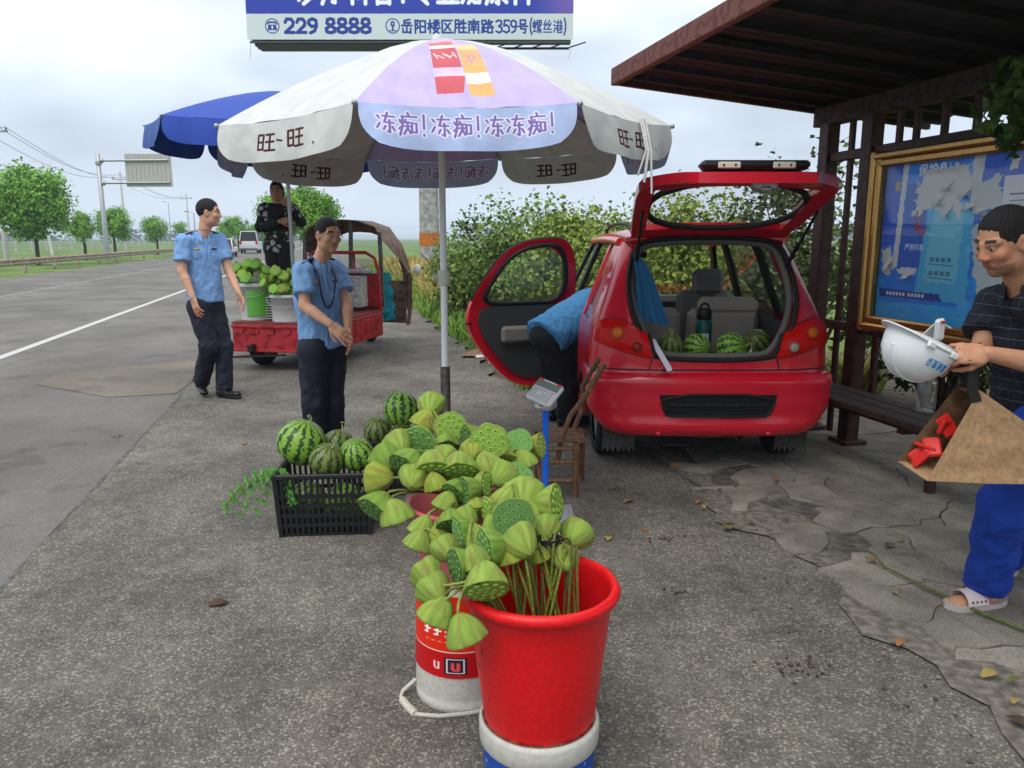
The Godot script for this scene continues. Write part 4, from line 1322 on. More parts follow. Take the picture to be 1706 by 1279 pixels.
# ---------------------------------------------------------------- red cargo tricycle (own axes: heading -z, tail at z = 0)
func build_trike():
	var t := thing("cargo_tricycle", "red three wheeled cargo tricycle with rusty brown cab parked on the shoulder", "cargo tricycle", Vector3(-2.6, 0, -8.5), -deg_to_rad(12))
	var red := mt(.50, .03, .045, .5, 0, "rust", 1.1)
	var cab := mt(.27, .19, .145, .6, 0, "rust", 1.4)
	var b := B.new()
	b.rbox(Vector3(0, .535, -.85), Vector3(1.12, .035, 1.7), .006)
	part("bed_floor", b, mt(.24, .05, .04, .7, 0, "rust", 2), t)
	b = B.new()
	b.rbox(Vector3(0, .375, .0), Vector3(1.1, .30, .035), .008)
	b.rbox(Vector3(0, .505, .022), Vector3(1.12, .03, .02), .005)
	b.rbox(Vector3(0, .235, .02), Vector3(1.12, .03, .02), .005)
	for k in 6:
		var x := -.47 + k * .19
		b.prism(PackedVector2Array([Vector2(x - .07, .475), Vector2(x + .07, .475), Vector2(x + .045, .42), Vector2(x - .045, .42)]), Transform3D(Basis(), Vector3(0, 0, .032)), .02)
	part("tailgate", b, red, t)
	for s in [-1.0, 1.0]:
		b = B.new()
		b.rbox(Vector3(s * .555, .375, -.86), Vector3(.03, .30, 1.68), .008)
		for k in 5: b.rbox(Vector3(s * .575, .40, -.2 - k * .33), Vector3(.02, .16, .12), .006)
		part("side_panel", b, red, t)
	b = B.new()
	for s in [-1.0, 1.0]: b.rbox(Vector3(s * .3, .27, -1.0), Vector3(.06, .08, 2.2), .006)
	b.tube([Vector3(-.52, .25, -.42), Vector3(.52, .25, -.42)], .035, 8)
	b.bar(Vector3(-.62, .16, .1), Vector3(.1, .2, .05), .02, .04)
	part("chassis", b, M.black, t)
	for k in [[-.42, -.42, .25, .16], [.42, -.42, .25, .16], [0, -2.66, .25, .11]]:
		var tf := Transform3D(Basis(Vector3.BACK, -PI / 2), Vector3(k[0], k[2], k[1]))
		var w: float = k[3] * .5
		b = B.new()
		b.lathe([Vector2(.155, -w * .8), Vector2(.215, -w), Vector2(.245, -w * .6), Vector2(.25, 0), Vector2(.245, w * .6), Vector2(.215, w), Vector2(.155, w * .8)], 26, tf)
		var wh := part("wheel", b, M.rubber, t)
		b = B.new()
		b.lathe([Vector2(.16, -w * .8), Vector2(.10, -w * .3), Vector2(.03, -w * .9), Vector2(.03, w * .9), Vector2(.10, w * .3), Vector2(.16, w * .8)], 18, tf)
		part("rim", b, M.steel, wh)
	# headboard rail between bed and cab
	b = B.new()
	b.rbox(Vector3(.05, .80, -1.70), Vector3(1.0, .42, .025), .006)
	b.rbox(Vector3(.38, .66, -1.74), Vector3(.34, .4, .03), .006)
	part("headboard", b, red, t)
	b = B.new()
	var arc := []
	for q in [Vector3(-.5, .6, -1.7), Vector3(-.5, 1.1, -1.7), Vector3(-.46, 1.24, -1.7), Vector3(-.36, 1.29, -1.7), Vector3(.36, 1.29, -1.7), Vector3(.48, 1.22, -1.7), Vector3(.53, 1.06, -1.7), Vector3(.55, .56, -1.7)]: arc.append(q)
	b.tube(arc, .022, 8)
	b.tube([Vector3(-.5, 1.0, -1.7), Vector3(.53, 1.0, -1.7)], .018, 8)
	for x in [-.17, .2]: b.tube([Vector3(x, .6, -1.7), Vector3(x, 1.28, -1.7)], .015, 8)
	part("guard_rail", b, red, t)
	# cab shell, open at the back: front sheet with window, roof arch, side cheeks
	var prof := [Vector2(.62, .28), Vector2(.66, .55), Vector2(.66, 1.0), Vector2(.60, 1.38), Vector2(.46, 1.62), Vector2(.22, 1.70), Vector2(0, 1.715)]
	var full := []
	for q in prof: full.append(q)
	for i in range(prof.size() - 2, -1, -1): full.append(Vector2(-prof[i].x, prof[i].y))
	b = B.new()
	var inner := []
	for q in full: inner.append(Vector2(q.x * .80, .92 + (q.y - .92) * (.80 if q.y > .92 else .10)))
	b.grid(func(u, v):
		var k = u * (full.size() - 1)
		var i := mini(int(k), full.size() - 2)
		var a: Vector2 = full[i].lerp(full[i + 1], k - i); var c: Vector2 = inner[i].lerp(inner[i + 1], k - i)
		var q := a.lerp(c, v)
		return Vector3(q.x, q.y, -2.62 + .30 * smoothstep(.9, 1.72, q.y)), 48, 3)
	b.grid(func(u, v): return Vector3(lerpf(-.56, .56, u), lerpf(.88, .28, v), -2.64 - .05 * sin(PI * u)), 6, 3)
	part("cab_front", b, cab, t)
	b = B.new()
	b.slab(func(u, v):
		var k = u * (full.size() - 1)
		var i := mini(int(k), full.size() - 2)
		var a: Vector2 = full[i].lerp(full[i + 1], k - i)
		var z0 := -2.62 + .30 * smoothstep(.9, 1.72, a.y)
		return Vector3(a.x, a.y, lerpf(z0, lerpf(-2.45, -1.78, smoothstep(1.0, 1.5, a.y)), v)), Vector3(0, .012, 0), 48, 3)
	part("cab_roof", b, cab, t)
	b = B.new()
	for q in [[-.52, 1.55, -1.8, -.56, .58], [.52, 1.55, -1.8, .56, .58], [.12, 1.69, -1.82, .12, .9]]:
		b = B.new()
		b.bar(Vector3(q[0], q[1], q[2]), Vector3(q[3], q[4], -1.75), .045, .035)
		part("cab_post", b, mt(.16, .17, .17, .6, 0, "rust", 3), t)
	b = B.new()
	b.grid(func(u, v): return Vector3(lerpf(-.51, .51, u), lerpf(.94, 1.53, v), -2.60 + .26 * smoothstep(.9, 1.72, lerpf(.94, 1.53, v))), 4, 4)
	part("windscreen", b, glass(.10, Color(.75, .82, .78)), t)
	b = B.new()
	var nz := noise(FastNoiseLite.TYPE_SIMPLEX, 3.0, 4, 3)
	b.grid(func(u, v):
		var a = u * PI
		var k := .05 * nz.get_noise_2d(u * 4.0, v * 3.0)
		return Vector3(.10 + (.40 + k) * cos(a), lerpf(1.02, .36, v), -2.16 + (.34 + k) * sin(a) - .2 * v), 26, 14)
	part("rain_cover", b, mt(.01, .26, .34, .5, 0, "cloth", 6), t)
	b = B.new()
	b.rbox(Vector3(0, .72, -2.0), Vector3(.4, .14, .5), .04)
	part("saddle", b, M.black, t)
	b = B.new()
	b.tube([Vector3(.62, 1.0, -2.5), Vector3(.76, 1.04, -2.46)], .01, 6)
	b.ball(Vector3(.80, 1.05, -2.45), Vector3(.055, .075, .03), 10, 6)
	part("wing_mirror", b, M.white, t)
	var o := t.transform
	# load on the bed
	tag(part("newspaper_pack", B.new().rbox(o * Vector3(.28, 1.06, -1.58), Vector3(.34, .05, .22), .012, o.basis), mt(.6, .58, .58, .8, 0, "blotch", 5)), "pale folded pack lying against the red rail of the tricycle bed", "packet")
	b = B.new()
	for k in 5: b.box(o * Vector3(.16 + k * .05, 1.087, -1.58), Vector3(.025, .003, .2), o.basis)
	part("stripe", b, mt(.4, .05, .05, .7), get_node("newspaper_pack"))
	tag(part("carton", B.new().rbox(o * Vector3(.22, .80, -1.55), Vector3(.34, .40, .22), .012, o.basis), mt(.60, .59, .56, .8, 0, "blotch", 3)), "white carton standing at the front of the tricycle bed", "carton")
	var tub := func(at: Vector3, r0, r1, h, label, mat):
		var n := thing("bucket", label, "bucket", o * at, 0, "buckets of lotus on the tricycle")
		var q := B.new()
		q.lathe([Vector2(0, 0), Vector2(r0, 0), Vector2(r0, .005), Vector2(lerpf(r0, r1, .9), h * .9), Vector2(r1 + .012, h * .9), Vector2(r1 + .012, h * .93), Vector2(r1, h * .95), Vector2(r1 + .008, h), Vector2(r1 - .006, h), Vector2(r0 - .01, .02), Vector2(0, .02)], 28)
		part("shell", q, mat, n)
		q = B.new()
		var ring := []
		for k in 13: ring.append(Vector3(r1 * 1.06 * cos(PI * k / 12), h * .93 - .12 * sin(PI * k / 12), r1 * 1.06 * .6 * sin(PI * k / 12) + r1 * .5))
		q.tube(ring, .004, 5)
		part("handle", q, M.steel, n)
		return n
	var wb := mt(.62, .63, .62, .5, 0, "cloth", 5)
	var gb = tub.call(Vector3(-.42, .553, -.30), .17, .185, .42, "white bucket with a green label at the left corner of the tricycle bed", wb)
	b = B.new()
	b.grid(func(u, v): return Vector3(.182 * sin(lerpf(-.25, 1.1, u)), lerpf(.34, .05, v), .182 * cos(lerpf(-.25, 1.1, u))), 10, 1)
	part("label", b, mt(.12, .42, .06, .5), gb)
	tub.call(Vector3(.02, .553, -.20), .165, .18, .30, "plain white bucket at the tail edge of the tricycle bed", wb)
	# crate of wire beside them
	b = B.new()
	for k in 9: b.box(o * Vector3(-.2, .57 + k * .03, -.32), Vector3(.16, .006, .2), o.basis)
	for x in [-.28, -.12]: b.box(o * Vector3(x, .69, -.22), Vector3(.006, .27, .006), o.basis)
	tag(part("wire_rack", b, M.white), "small white wire rack between the two buckets on the tricycle", "rack")
	# bunches of lotus pods in them: small in the picture, one mesh of heads a bunch
	R.seed = 31
	for k in [[-.46, -.30, 1.0, .95, 38, "leafy green lotus bunch in the green labelled bucket on the tricycle"], [.0, -.2, .88, .22, 38, "leafy green lotus bunch in the plain white bucket on the tricycle"]]:
		var n := thing("lotus_bunch", k[5], "lotus pods", o * Vector3(k[0], .86, k[1]), 0, "lotus bunches on the tricycle")
		for j in k[4]:
			var a := R.randf() * TAU; var r := .24 * sqrt(R.randf())
			var h := .06 + .26 * R.randf() * (1.0 - r * 1.6) + (.10 if k[0] < -.3 else 0.0)
			var c := Vector3(r * cos(a), h, r * sin(a))
			var d := Vector3(cos(a) * .8, .6, sin(a) * .8 + .4).normalized()
			b = B.new()
			b.tint = Color(.20 + R.randf() * .12, .36 + R.randf() * .14, .07)
			b.lathe([Vector2(.004, -.06), Vector2(.024, -.055), Vector2(.052, -.012), Vector2(.057, 0), Vector2(.052, .005), Vector2(0, .005)], 12, Transform3D(Basis(Quaternion(Vector3.UP, d)), c))
			b.tube([c - d * .05, Vector3(c.x * .3, -.1, c.z * .3)], .005, 5)
			part("pod", b, vmt(.6), n)

# ---------------------------------------------------------------- billboard
func build_billboard():
	var t := thing("billboard", "huge blue and white roadside billboard on one pale column above the parasol", "billboard", Vector3(-4.0, 0, -38))
	t.scale = Vector3.ONE * .935
	var b := B.new()
	b.lathe([Vector2(.52, 0), Vector2(.50, 4), Vector2(.46, 12)], 28)
	var mast := part("column", b, mt(.50, .50, .47, .8, 0, "blotch", .5), t)
	b = B.new()
	b.lathe([Vector2(.535, 1.2), Vector2(.535, 1.85)], 28)
	part("orange_band", b, mt(.75, .22, .02, .6, 0, "blotch", 1.4), mast)
	var im := Image.create(1024, 384, false, Image.FORMAT_RGB8)
	for y in 384:
		for x in 1024:
			var c := Color(.16, .24, .66).lerp(Color(.44, .36, .70), smoothstep(880, 1024, x + (384 - y) * .15))
			if y > 307: c = Color(.80, .84, .85)
			im.set_pixel(x, y, c)
	var wh := Color(.95, .97, 1)
	letters(im, "诊疗科目", 152, 207, Vector2(74, 76), 12, wh, 1.09)
	for yy in [228, 272]: stroke(im, Vector2(492, yy), Vector2(492, yy + 1), 13, wh)
	letters(im, "专业泌尿科", 520, 207, Vector2(74, 76), 12, wh, 1.02)
	var ink := Color(.12, .22, .56)
	letters(im, "229", 112, 318, Vector2(46, 50), 10, ink, 1.0, .80)
	letters(im, "8888", 240, 318, Vector2(46, 50), 10, ink, 1.0, .80)
	letters(im, "岳阳楼区胜南路", 482, 323, Vector2(40, 44), 5.4, ink, 1.05)
	letters(im, "359", 776, 323, Vector2(32, 44), 5.6, ink, 1.0, .72)
	letters(im, "号", 848, 323, Vector2(36, 44), 5.2, ink)
	letters(im, "(", 880, 321, Vector2(20, 48), 4.6, ink)
	letters(im, "螺丝港", 896, 324, Vector2(30, 42), 3.6, ink, 1.08)
	letters(im, ")", 990, 321, Vector2(20, 48), 4.6, ink)
	for c in [Vector2(80, 344), Vector2(458, 344)]:
		for k in 28: stroke(im, c + Vector2.from_angle(TAU * k / 28) * 21, c + Vector2.from_angle(TAU * (k + 1) / 28) * 21, 3, ink)
	poly_fill(im, PackedVector2Array([Vector2(69, 340), Vector2(91, 340), Vector2(95, 356), Vector2(65, 356)]), ink)
	stroke(im, Vector2(66, 338), Vector2(70, 333), 5, ink); stroke(im, Vector2(70, 333), Vector2(90, 333), 5, ink); stroke(im, Vector2(90, 333), Vector2(94, 338), 5, ink)
	stroke(im, Vector2(80, 345), Vector2(80, 350), 6, Color(.8, .84, .85))
	stroke(im, Vector2(458, 336), Vector2(458, 340), 13, ink); stroke(im, Vector2(458, 340), Vector2(458, 356), 5, ink); stroke(im, Vector2(458, 337), Vector2(458, 338), 5, Color(.8, .84, .85))
	stroke(im, Vector2(448, 358), Vector2(468, 358), 3, ink)
	var pts := [[-8.65, 7.35]]
	b = B.new()
	b.grid(func(u, v): return Vector3(lerpf(-8.6, 7.25, u), lerpf(17.05, 11.08, v), .72 + .012 * sin(u * 120.0) + .02 * sin(v * 7.0 + u * 3.0)), 64, 6)
	part("printed_sheet", b, uvm(ImageTexture.create_from_image(im), .55), t)
	b = B.new()
	b.box(Vector3(-.675, 14.1, 0), Vector3(15.7, 5.9, 1.3))
	part("cladding", b, mt(.10, .11, .11, .8), t)
	b = B.new()
	for z in [-.6, .66]: b.bar(Vector3(-8.5, 10.98, z), Vector3(7.15, 10.98, z), .1, .1)
	for k in 18: b.bar(Vector3(-8.45 + k * .91, 10.98, -.6), Vector3(-7.6 + k * .91, 10.98, .66), .05, .05)
	b.box(Vector3(-3.2, 10.9, 0), Vector3(10.2, .14, 1.2))
	part("bottom_truss", b, mt(.05, .06, .06, .6), t)
	for s in [-8.5, 7.1]:
		b = B.new()
		b.tube([Vector3(s, 11.0, .7), Vector3(s + .03, 10.6, .72), Vector3(s - .05, 10.2, .7)], .012, 5)
		part("loose_rope", b, M.steel, t)

# ---------------------------------------------------------------- guardrail, signs, poles, wires, far vehicles, trees
func build_roadside():
	var t := thing("guardrail", "weathered steel guardrail along the far side of the road", "guardrail")
	var gm := mt(.52, .47, .40, .7, 0, "rust", .35)
	var b := B.new()
	var pr := [Vector2(0, .25), Vector2(.04, .30), Vector2(.08, .34), Vector2(.04, .39), Vector2(.0, .41), Vector2(.04, .44), Vector2(.08, .49), Vector2(.04, .54), Vector2(0, .57)]
	b.slab(func(u, v):
		var q: Vector2 = pr[int(round(v * 8))]
		return road(-13.5 + q.x, lerpf(6, 200, u), q.y + .02), V * .006, 40, 8)
	part("beam", b, gm, t)
	for k in 46:
		b = B.new()
		b.box(road(-13.58, 8 + k * 4.0, .25), Vector3(.12, .75, .12), Basis(Vector3.UP, YAW))
		part("post", b, gm, t)
	# back of a road sign on a bracket pole
	t = thing("road_sign", "grey road sign seen from behind on a tall bracket pole beyond the guardrail", "road sign", road(-14.6, 58), 0.0)
	b = B.new()
	b.lathe([Vector2(.17, 0), Vector2(.13, 7.0), Vector2(0, 7.03)], 16)
	b.lathe([Vector2(.2, 6.3), Vector2(.2, 6.5)], 12)
	part("pole", b, M.steel, t)
	for y in [6.55, 5.1]:
		b = B.new()
		b.tube([Vector3(0, y, 0), Vector3(4.65, y + .05, 0)], .07, 8)
		b.ball(Vector3(.22, y, 0), Vector3(.16, .16, .16), 8, 6)
		part("arm", b, M.steel, t)
	b = B.new()
	b.rbox(Vector3(3.25, 5.95, -.12), Vector3(3.1, 2.15, .05), .02)
	for k in 11: b.box(Vector3(1.85 + k * .28, 5.95, -.085), Vector3(.05, 2.1, .04))
	part("panel", b, mt(.52, .52, .48, .6, 0, "cloth", .5), t)
	# leaning white posts and a row of pale fence posts in the field
	for k in [[88, 45.0, "leaning white stake between the first tree and the guardrail"], [181, 60.0, "short white stake under the second roadside tree"]]:
		t = thing("stake", k[2], "stake", Vector3((k[0] - 853.0) / 1300.0 * k[1], -.1, -k[1]), 0, "white stakes by the guardrail")
		b = B.new()
		b.bar(Vector3(.05, 0, 0), Vector3(-.15, 1.75 if k[1] < 50 else .9, 0), .14, .14, Vector3.ZERO, .02)
		part("shaft", b, mt(.6, .6, .56, .8), t)
	b = B.new()
	b.rbox(Vector3(0, .6, 0), Vector3(.26, 1.5, .26), .03)
	b.box(Vector3(0, 1.38, 0), Vector3(.32, .06, .32))
	var fp := b.done()
	for k in 24:
		var q := road(-36, 52 + k * 5.2)
		var o := part("fence_post", fp, mt(.45, .45, .42, .8))
		o.position = q
		tag(o, "pale concrete fence post in the row across the far field", "fence post", "fence posts in the far field")
	b = B.new()
	for y in [.45, .8, 1.15]: b.bar(road(-36, 50, y), road(-36, 175, y), .05, .05)
	tag(part("field_fence", b, mt(.25, .26, .26, .7)), "thin grey wire fence along the row of pale posts", "fence")
	# utility poles and their wires
	var tops := []
	for k in [[-20.0, 56.0, 8.6, "concrete power pole with crossarm rising behind the big roadside tree"], [-23.0, 100.0, 8.8, "slim power pole behind the guardrail, second from the big tree"], [-24.0, 150.0, 9.0, "farthest slim power pole above the left officer"]]:
		t = thing("power_pole", k[3], "power pole", road(k[0], k[1]), 0, "power poles along the far field")
		b = B.new()
		b.lathe([Vector2(.17, 0), Vector2(.11, k[2]), Vector2(0, k[2] + .01)], 12)
		part("pole", b, mt(.42, .42, .40, .85), t)
		b = B.new()
		b.bar(Vector3(-1.0, k[2] - .6, 0), Vector3(1.0, k[2] - .6, 0), .08, .08)
		for x in [-.9, 0.0, .9]: b.lathe([Vector2(.04, 0), Vector2(.07, .06), Vector2(.04, .25), Vector2(0, .26)], 8, Transform3D(Basis(), Vector3(x, k[2] - (.56 if x else 0.0), 0)))
		part("crossarm", b, mt(.2, .2, .2, .7), t)
		tops.append(t.position + Vector3(0, k[2], 0))
	tops.push_front(tops[0] + Vector3(-26, 1.6, 18))
	for i in 3:
		for x in [-.9, .1, .9]:
			b = B.new()
			var path := []
			for k in 13:
				var q: Vector3 = tops[i].lerp(tops[i + 1], k / 12.0)
				path.append(q + Vector3(x, -.35 - 1.1 * sin(PI * k / 12.0) + (.25 if x == .1 else 0.0), 0))
			b.tube(path, .018, 4)
			tag(part("power_wire", b, mt(.1, .1, .11, .7)), "%s thin power wire %s" % [{-.9: "left", .1: "middle", .9: "right"}[x], ["running off the left edge from the nearest power pole", "between the nearest and the second power pole", "between the second and the farthest power pole"][i]], "wire", "power wires")
	# two street lamps far down the road
	for k in [[1330 / 4.06, 112.0, "distant street lamp just left of the left officer's head"], [1165 / 4.06, 170.0, "smallest distant street lamp above the small roadside trees"]]:
		t = thing("street_lamp", k[2], "street lamp", Vector3((k[0] - 853.0) / 1300.0 * k[1], 0, -k[1]), 0, "distant street lamps")
		b = B.new()
		var h := 5.0 if k[1] < 150 else 9.0
		b.lathe([Vector2(.1, 0), Vector2(.06, h)], 8)
		b.tube([Vector3(0, h, 0), Vector3(-.8, h + .25, 0)], .05, 6)
		part("mast", b, M.steel, t)
		b = B.new()
		b.rbox(Vector3(-1.0, h + .22, 0), Vector3(.7, .12, .25), .04)
		part("lamp_head", b, mt(.2, .2, .2, .5), t)
	far_car(Vector3(-26.4, 0, -79), "distant white minibus driving away on the near lane", "minibus", 1.75, 2.15, 4.6)
	far_car(Vector3(-23.6, 0, -64), "distant white car behind the left officer's shoulder", "car", 1.75, 1.45, 4.3)
	# grass verge and the treeline that closes the plain
	R.seed = 4
	for k in 16:
		var x := -330.0 + k * 46.0 + R.randf_range(-12, 12)
		if k > 4 and k < 7: continue
		var n := thing("far_wood", "hazy far wood on the horizon of the plain", "wood", Vector3(x, -.2, -430 - R.randf() * 130), 0, "far woods on the horizon")
		leaf_cloud(n, "treetops", Vector3(0, 2.6, 0), Vector3(30, 3.4 + R.randf() * 3.2, 5), 500, 2.0, Color(.035, .065, .035), Color(.05, .08, .045), 20 + k, .9)

func far_car(at: Vector3, label: String, cat: String, w: float, h: float, l: float):
	var t := thing(cat, label, cat, at, YAW)
	var white := mt(.62, .63, .64, .3)
	var b := B.new()
	var belt := h * .56
	b.slab(func(u, v): return Vector3(lerpf(-w * .5, w * .5, u), lerpf(belt, .32, v), l * .5 - .05 * (1 - sin(PI * v))), Vector3(0, 0, .05), 6, 5)
	b.rbox(Vector3(0, (belt + .32) * .5, 0), Vector3(w, belt - .32, l - .1), .1)
	part("body", b, white, t)
	b = B.new()
	var z1 := l * .44 if cat == "minibus" else l * .40
	var zt := l * .40 if cat == "minibus" else l * .22
	b.slab(func(u, v): return Vector3(lerpf(-.5, .5, u) * lerpf(w * .94, w * .78, v), lerpf(belt - .02, h - .06, v), lerpf(z1, zt, v)), Vector3(0, 0, .04), 2, 2)
	part("rear_window", b, M.black, t)
	b = B.new()
	for s in [-1.0, 1.0]: b.slab(func(u, v): return Vector3(s * lerpf(w * .48, w * .40, v), lerpf(belt, h - .05, v), lerpf(lerpf(z1, zt, v), -l * .25, u)), Vector3(s * .04, 0, 0), 2, 2)
	part("side_window", b, M.black, t)
	b = B.new()
	b.rbox(Vector3(0, h - .03, (zt - l * .25) * .5), Vector3(w * .82, .09, zt + l * .25), .04)
	for s in [-1.0, 1.0]: b.bar(Vector3(s * w * .48, belt, z1), Vector3(s * w * .40, h, zt), .07, .07)
	part("roof", b, white, t)
	for s in [-1.0, 1.0]:
		b = B.new()
		b.rbox(Vector3(s * w * .43, belt * .88, l * .5 - .01), Vector3(w * .12, belt * .3, .05), .02)
		part("tail_lamp", b, mt(.4, .02, .02, .2), t)
		for z in [-.3, .3]:
			b = B.new()
			b.lathe([Vector2(0, -.1), Vector2(.26, -.1), Vector2(.31, -.06), Vector2(.31, .06), Vector2(.26, .1), Vector2(0, .1)], 16, Transform3D(Basis(Vector3.BACK, PI / 2), Vector3(s * (w * .5 - .12), .31, l * z)))
			part("wheel", b, M.rubber, t)
	b = B.new()
	b.rbox(Vector3(0, .42, l * .5 + .02), Vector3(w * .94, .2, .08), .03)
	part("bumper", b, mt(.08, .08, .08, .6), t)

func leaf_mesh(kind := 0) -> ArrayMesh:
	var key := "leafm%d" % kind
	if not key in T:
		var b := B.new()
		b.flat()
		if kind == 0:   # broad bent leaf
			var a := Vector3(0, 0, 0); var l := Vector3(-.36, .5, .08); var r := Vector3(.36, .5, .08); var t := Vector3(0, 1, -.12); var m := Vector3(0, .52, -.04)
			b.tri(a, l, m); b.tri(a, m, r); b.tri(m, l, t); b.tri(m, t, r)
		else:   # grass blade tuft
			R.seed = 3
			for k in 7:
				var d := Vector3(R.randf_range(-1, 1), 0, R.randf_range(-1, 1))
				var s := d.cross(Vector3.UP).normalized() * .03
				var h := R.randf_range(.6, 1.0)
				var o := d * .14
				b.tri(o - s, o + s, o + d * .12 + Vector3(0, h * .55, 0) + s * .8)
				b.tri(o - s, o + d * .12 + Vector3(0, h * .55, 0) + s * .8, o + d * .12 + Vector3(0, h * .55, 0) - s * .8)
				b.tri(o + d * .12 + Vector3(0, h * .55, 0) - s * .8, o + d * .12 + Vector3(0, h * .55, 0) + s * .8, o + d * .42 + Vector3(0, h, 0))
		T[key] = b.done()
	return T[key]

func leaf_cloud(parent: Node3D, called: String, c: Vector3, r: Vector3, n: int, size: float, c0: Color, c1: Color, sd: int, clump := .55, low := 0.0):
	# leaves gathered in clumps through an ellipsoid, thinner where the noise leaves gaps
	R.seed = sd
	var nz := noise(FastNoiseLite.TYPE_SIMPLEX, 1.5 / maxf(r.x, r.y), sd, 3)
	var hubs := []
	for k in int(9 + n / 130.0):
		var d := Vector3(R.randfn(), R.randfn(), R.randfn()).normalized()
		hubs.append([d * pow(R.randf(), .45) * r * .86, R.randf_range(.16, .34), R.randf()])
	var tf := []; var col := []
	while tf.size() < n:
		var hb = hubs[R.randi() % hubs.size()]
		var q: Vector3 = hb[0] + Vector3(R.randfn(), R.randfn(), R.randfn()) * r * hb[1] * clump * .8
		if q.y < low - r.y: continue
		var e := (q / r).length()
		if e > 1.14 or nz.get_noise_3dv(q * 2.2) < -.28: continue
		var out := (q / r).normalized()
		var up := (out * .7 + Vector3(R.randfn(), R.randfn() + .2, R.randfn()) * .6).normalized()
		var bs := Basis(Quaternion(Vector3.BACK, up)) * Basis(Vector3.BACK, R.randf() * TAU)
		tf.append(Transform3D(bs.scaled(Vector3.ONE * size * R.randf_range(.6, 1.25)), c + q))
		col.append(c0.lerp(c1, clampf(.5 * hb[2] + .5 * R.randf(), 0, 1)))
	many(called, leaf_mesh(), M.leaf, tf, col, parent)

func tree(at: Vector3, h: float, r: float, label: String, sd: int, c0 := Color(.045, .12, .012), c1 := Color(.12, .26, .03), n := 3000):
	var t := thing("tree", label, "tree", at, 0, "young trees along the far side of the road")
	var b := B.new()
	R.seed = sd
	var th := h - r * 1.25
	b.tube([Vector3(0, -.1, 0), Vector3(.02, th * .5, 0), Vector3(-.03, th, .02), Vector3(0, th + r * .9, 0)], [.13, .10, .085, .03], 8)
	for k in 7:
		var a := R.randf() * TAU
		var y := th * .85 + r * .12 * k
		b.tube([Vector3(0, y, 0), Vector3(cos(a) * r * .35, y + r * .3, sin(a) * r * .35), Vector3(cos(a) * r * .7, y + r * .55, sin(a) * r * .7)], [.06, .035, .015], 6)
	part("trunk", b, M.bark, t)
	leaf_cloud(t, "crown", Vector3(0, h - r * .95, 0), Vector3(r, r * .98, r), n, r * .095, c0, c1, sd + 7, .62)

func shrub(at: Vector3, r: Vector3, label: String, group: String, n: int, size: float, c0: Color, c1: Color, sd: int):
	var t := thing("shrub", label, "shrub", at, 0, group)
	var b := B.new()
	R.seed = sd
	for k in 9:
		var d := Vector3(R.randfn() * r.x * .5, r.y * R.randf_range(1.0, 1.75), R.randfn() * r.z * .5)
		b.tube([Vector3(d.x * .1, -.05, d.z * .1), d * .45 + Vector3(.05, .1, 0), d], [.03, .02, .006], 5)
	part("stem", b, M.bark, t)
	leaf_cloud(t, "foliage", Vector3(0, r.y, 0), r, n, size, c0, c1, sd, .6)
	# loose sprays that break the outline
	var tf := []; var col := []
	for k in 16:
		var d := Vector3(R.randfn() * .7, 1, R.randfn() * .7).normalized()
		var tip := Vector3(0, r.y, 0) + d * r * R.randf_range(1.0, 1.3)
		for j in 16:
			var q := Vector3(0, r.y, 0) + d * r * .8
			q = q.lerp(tip, j / 16.0) + Vector3(R.randfn(), R.randfn(), R.randfn()) * size * .7
			tf.append(Transform3D(Basis.from_euler(Vector3(R.randf() * TAU, R.randf() * TAU, R.randf() * TAU)).scaled(Vector3.ONE * size * R.randf_range(.6, 1.1)), q))
			col.append(c0.lerp(c1, R.randf()))
	many("spray", leaf_mesh(), M.leaf, tf, col, t)

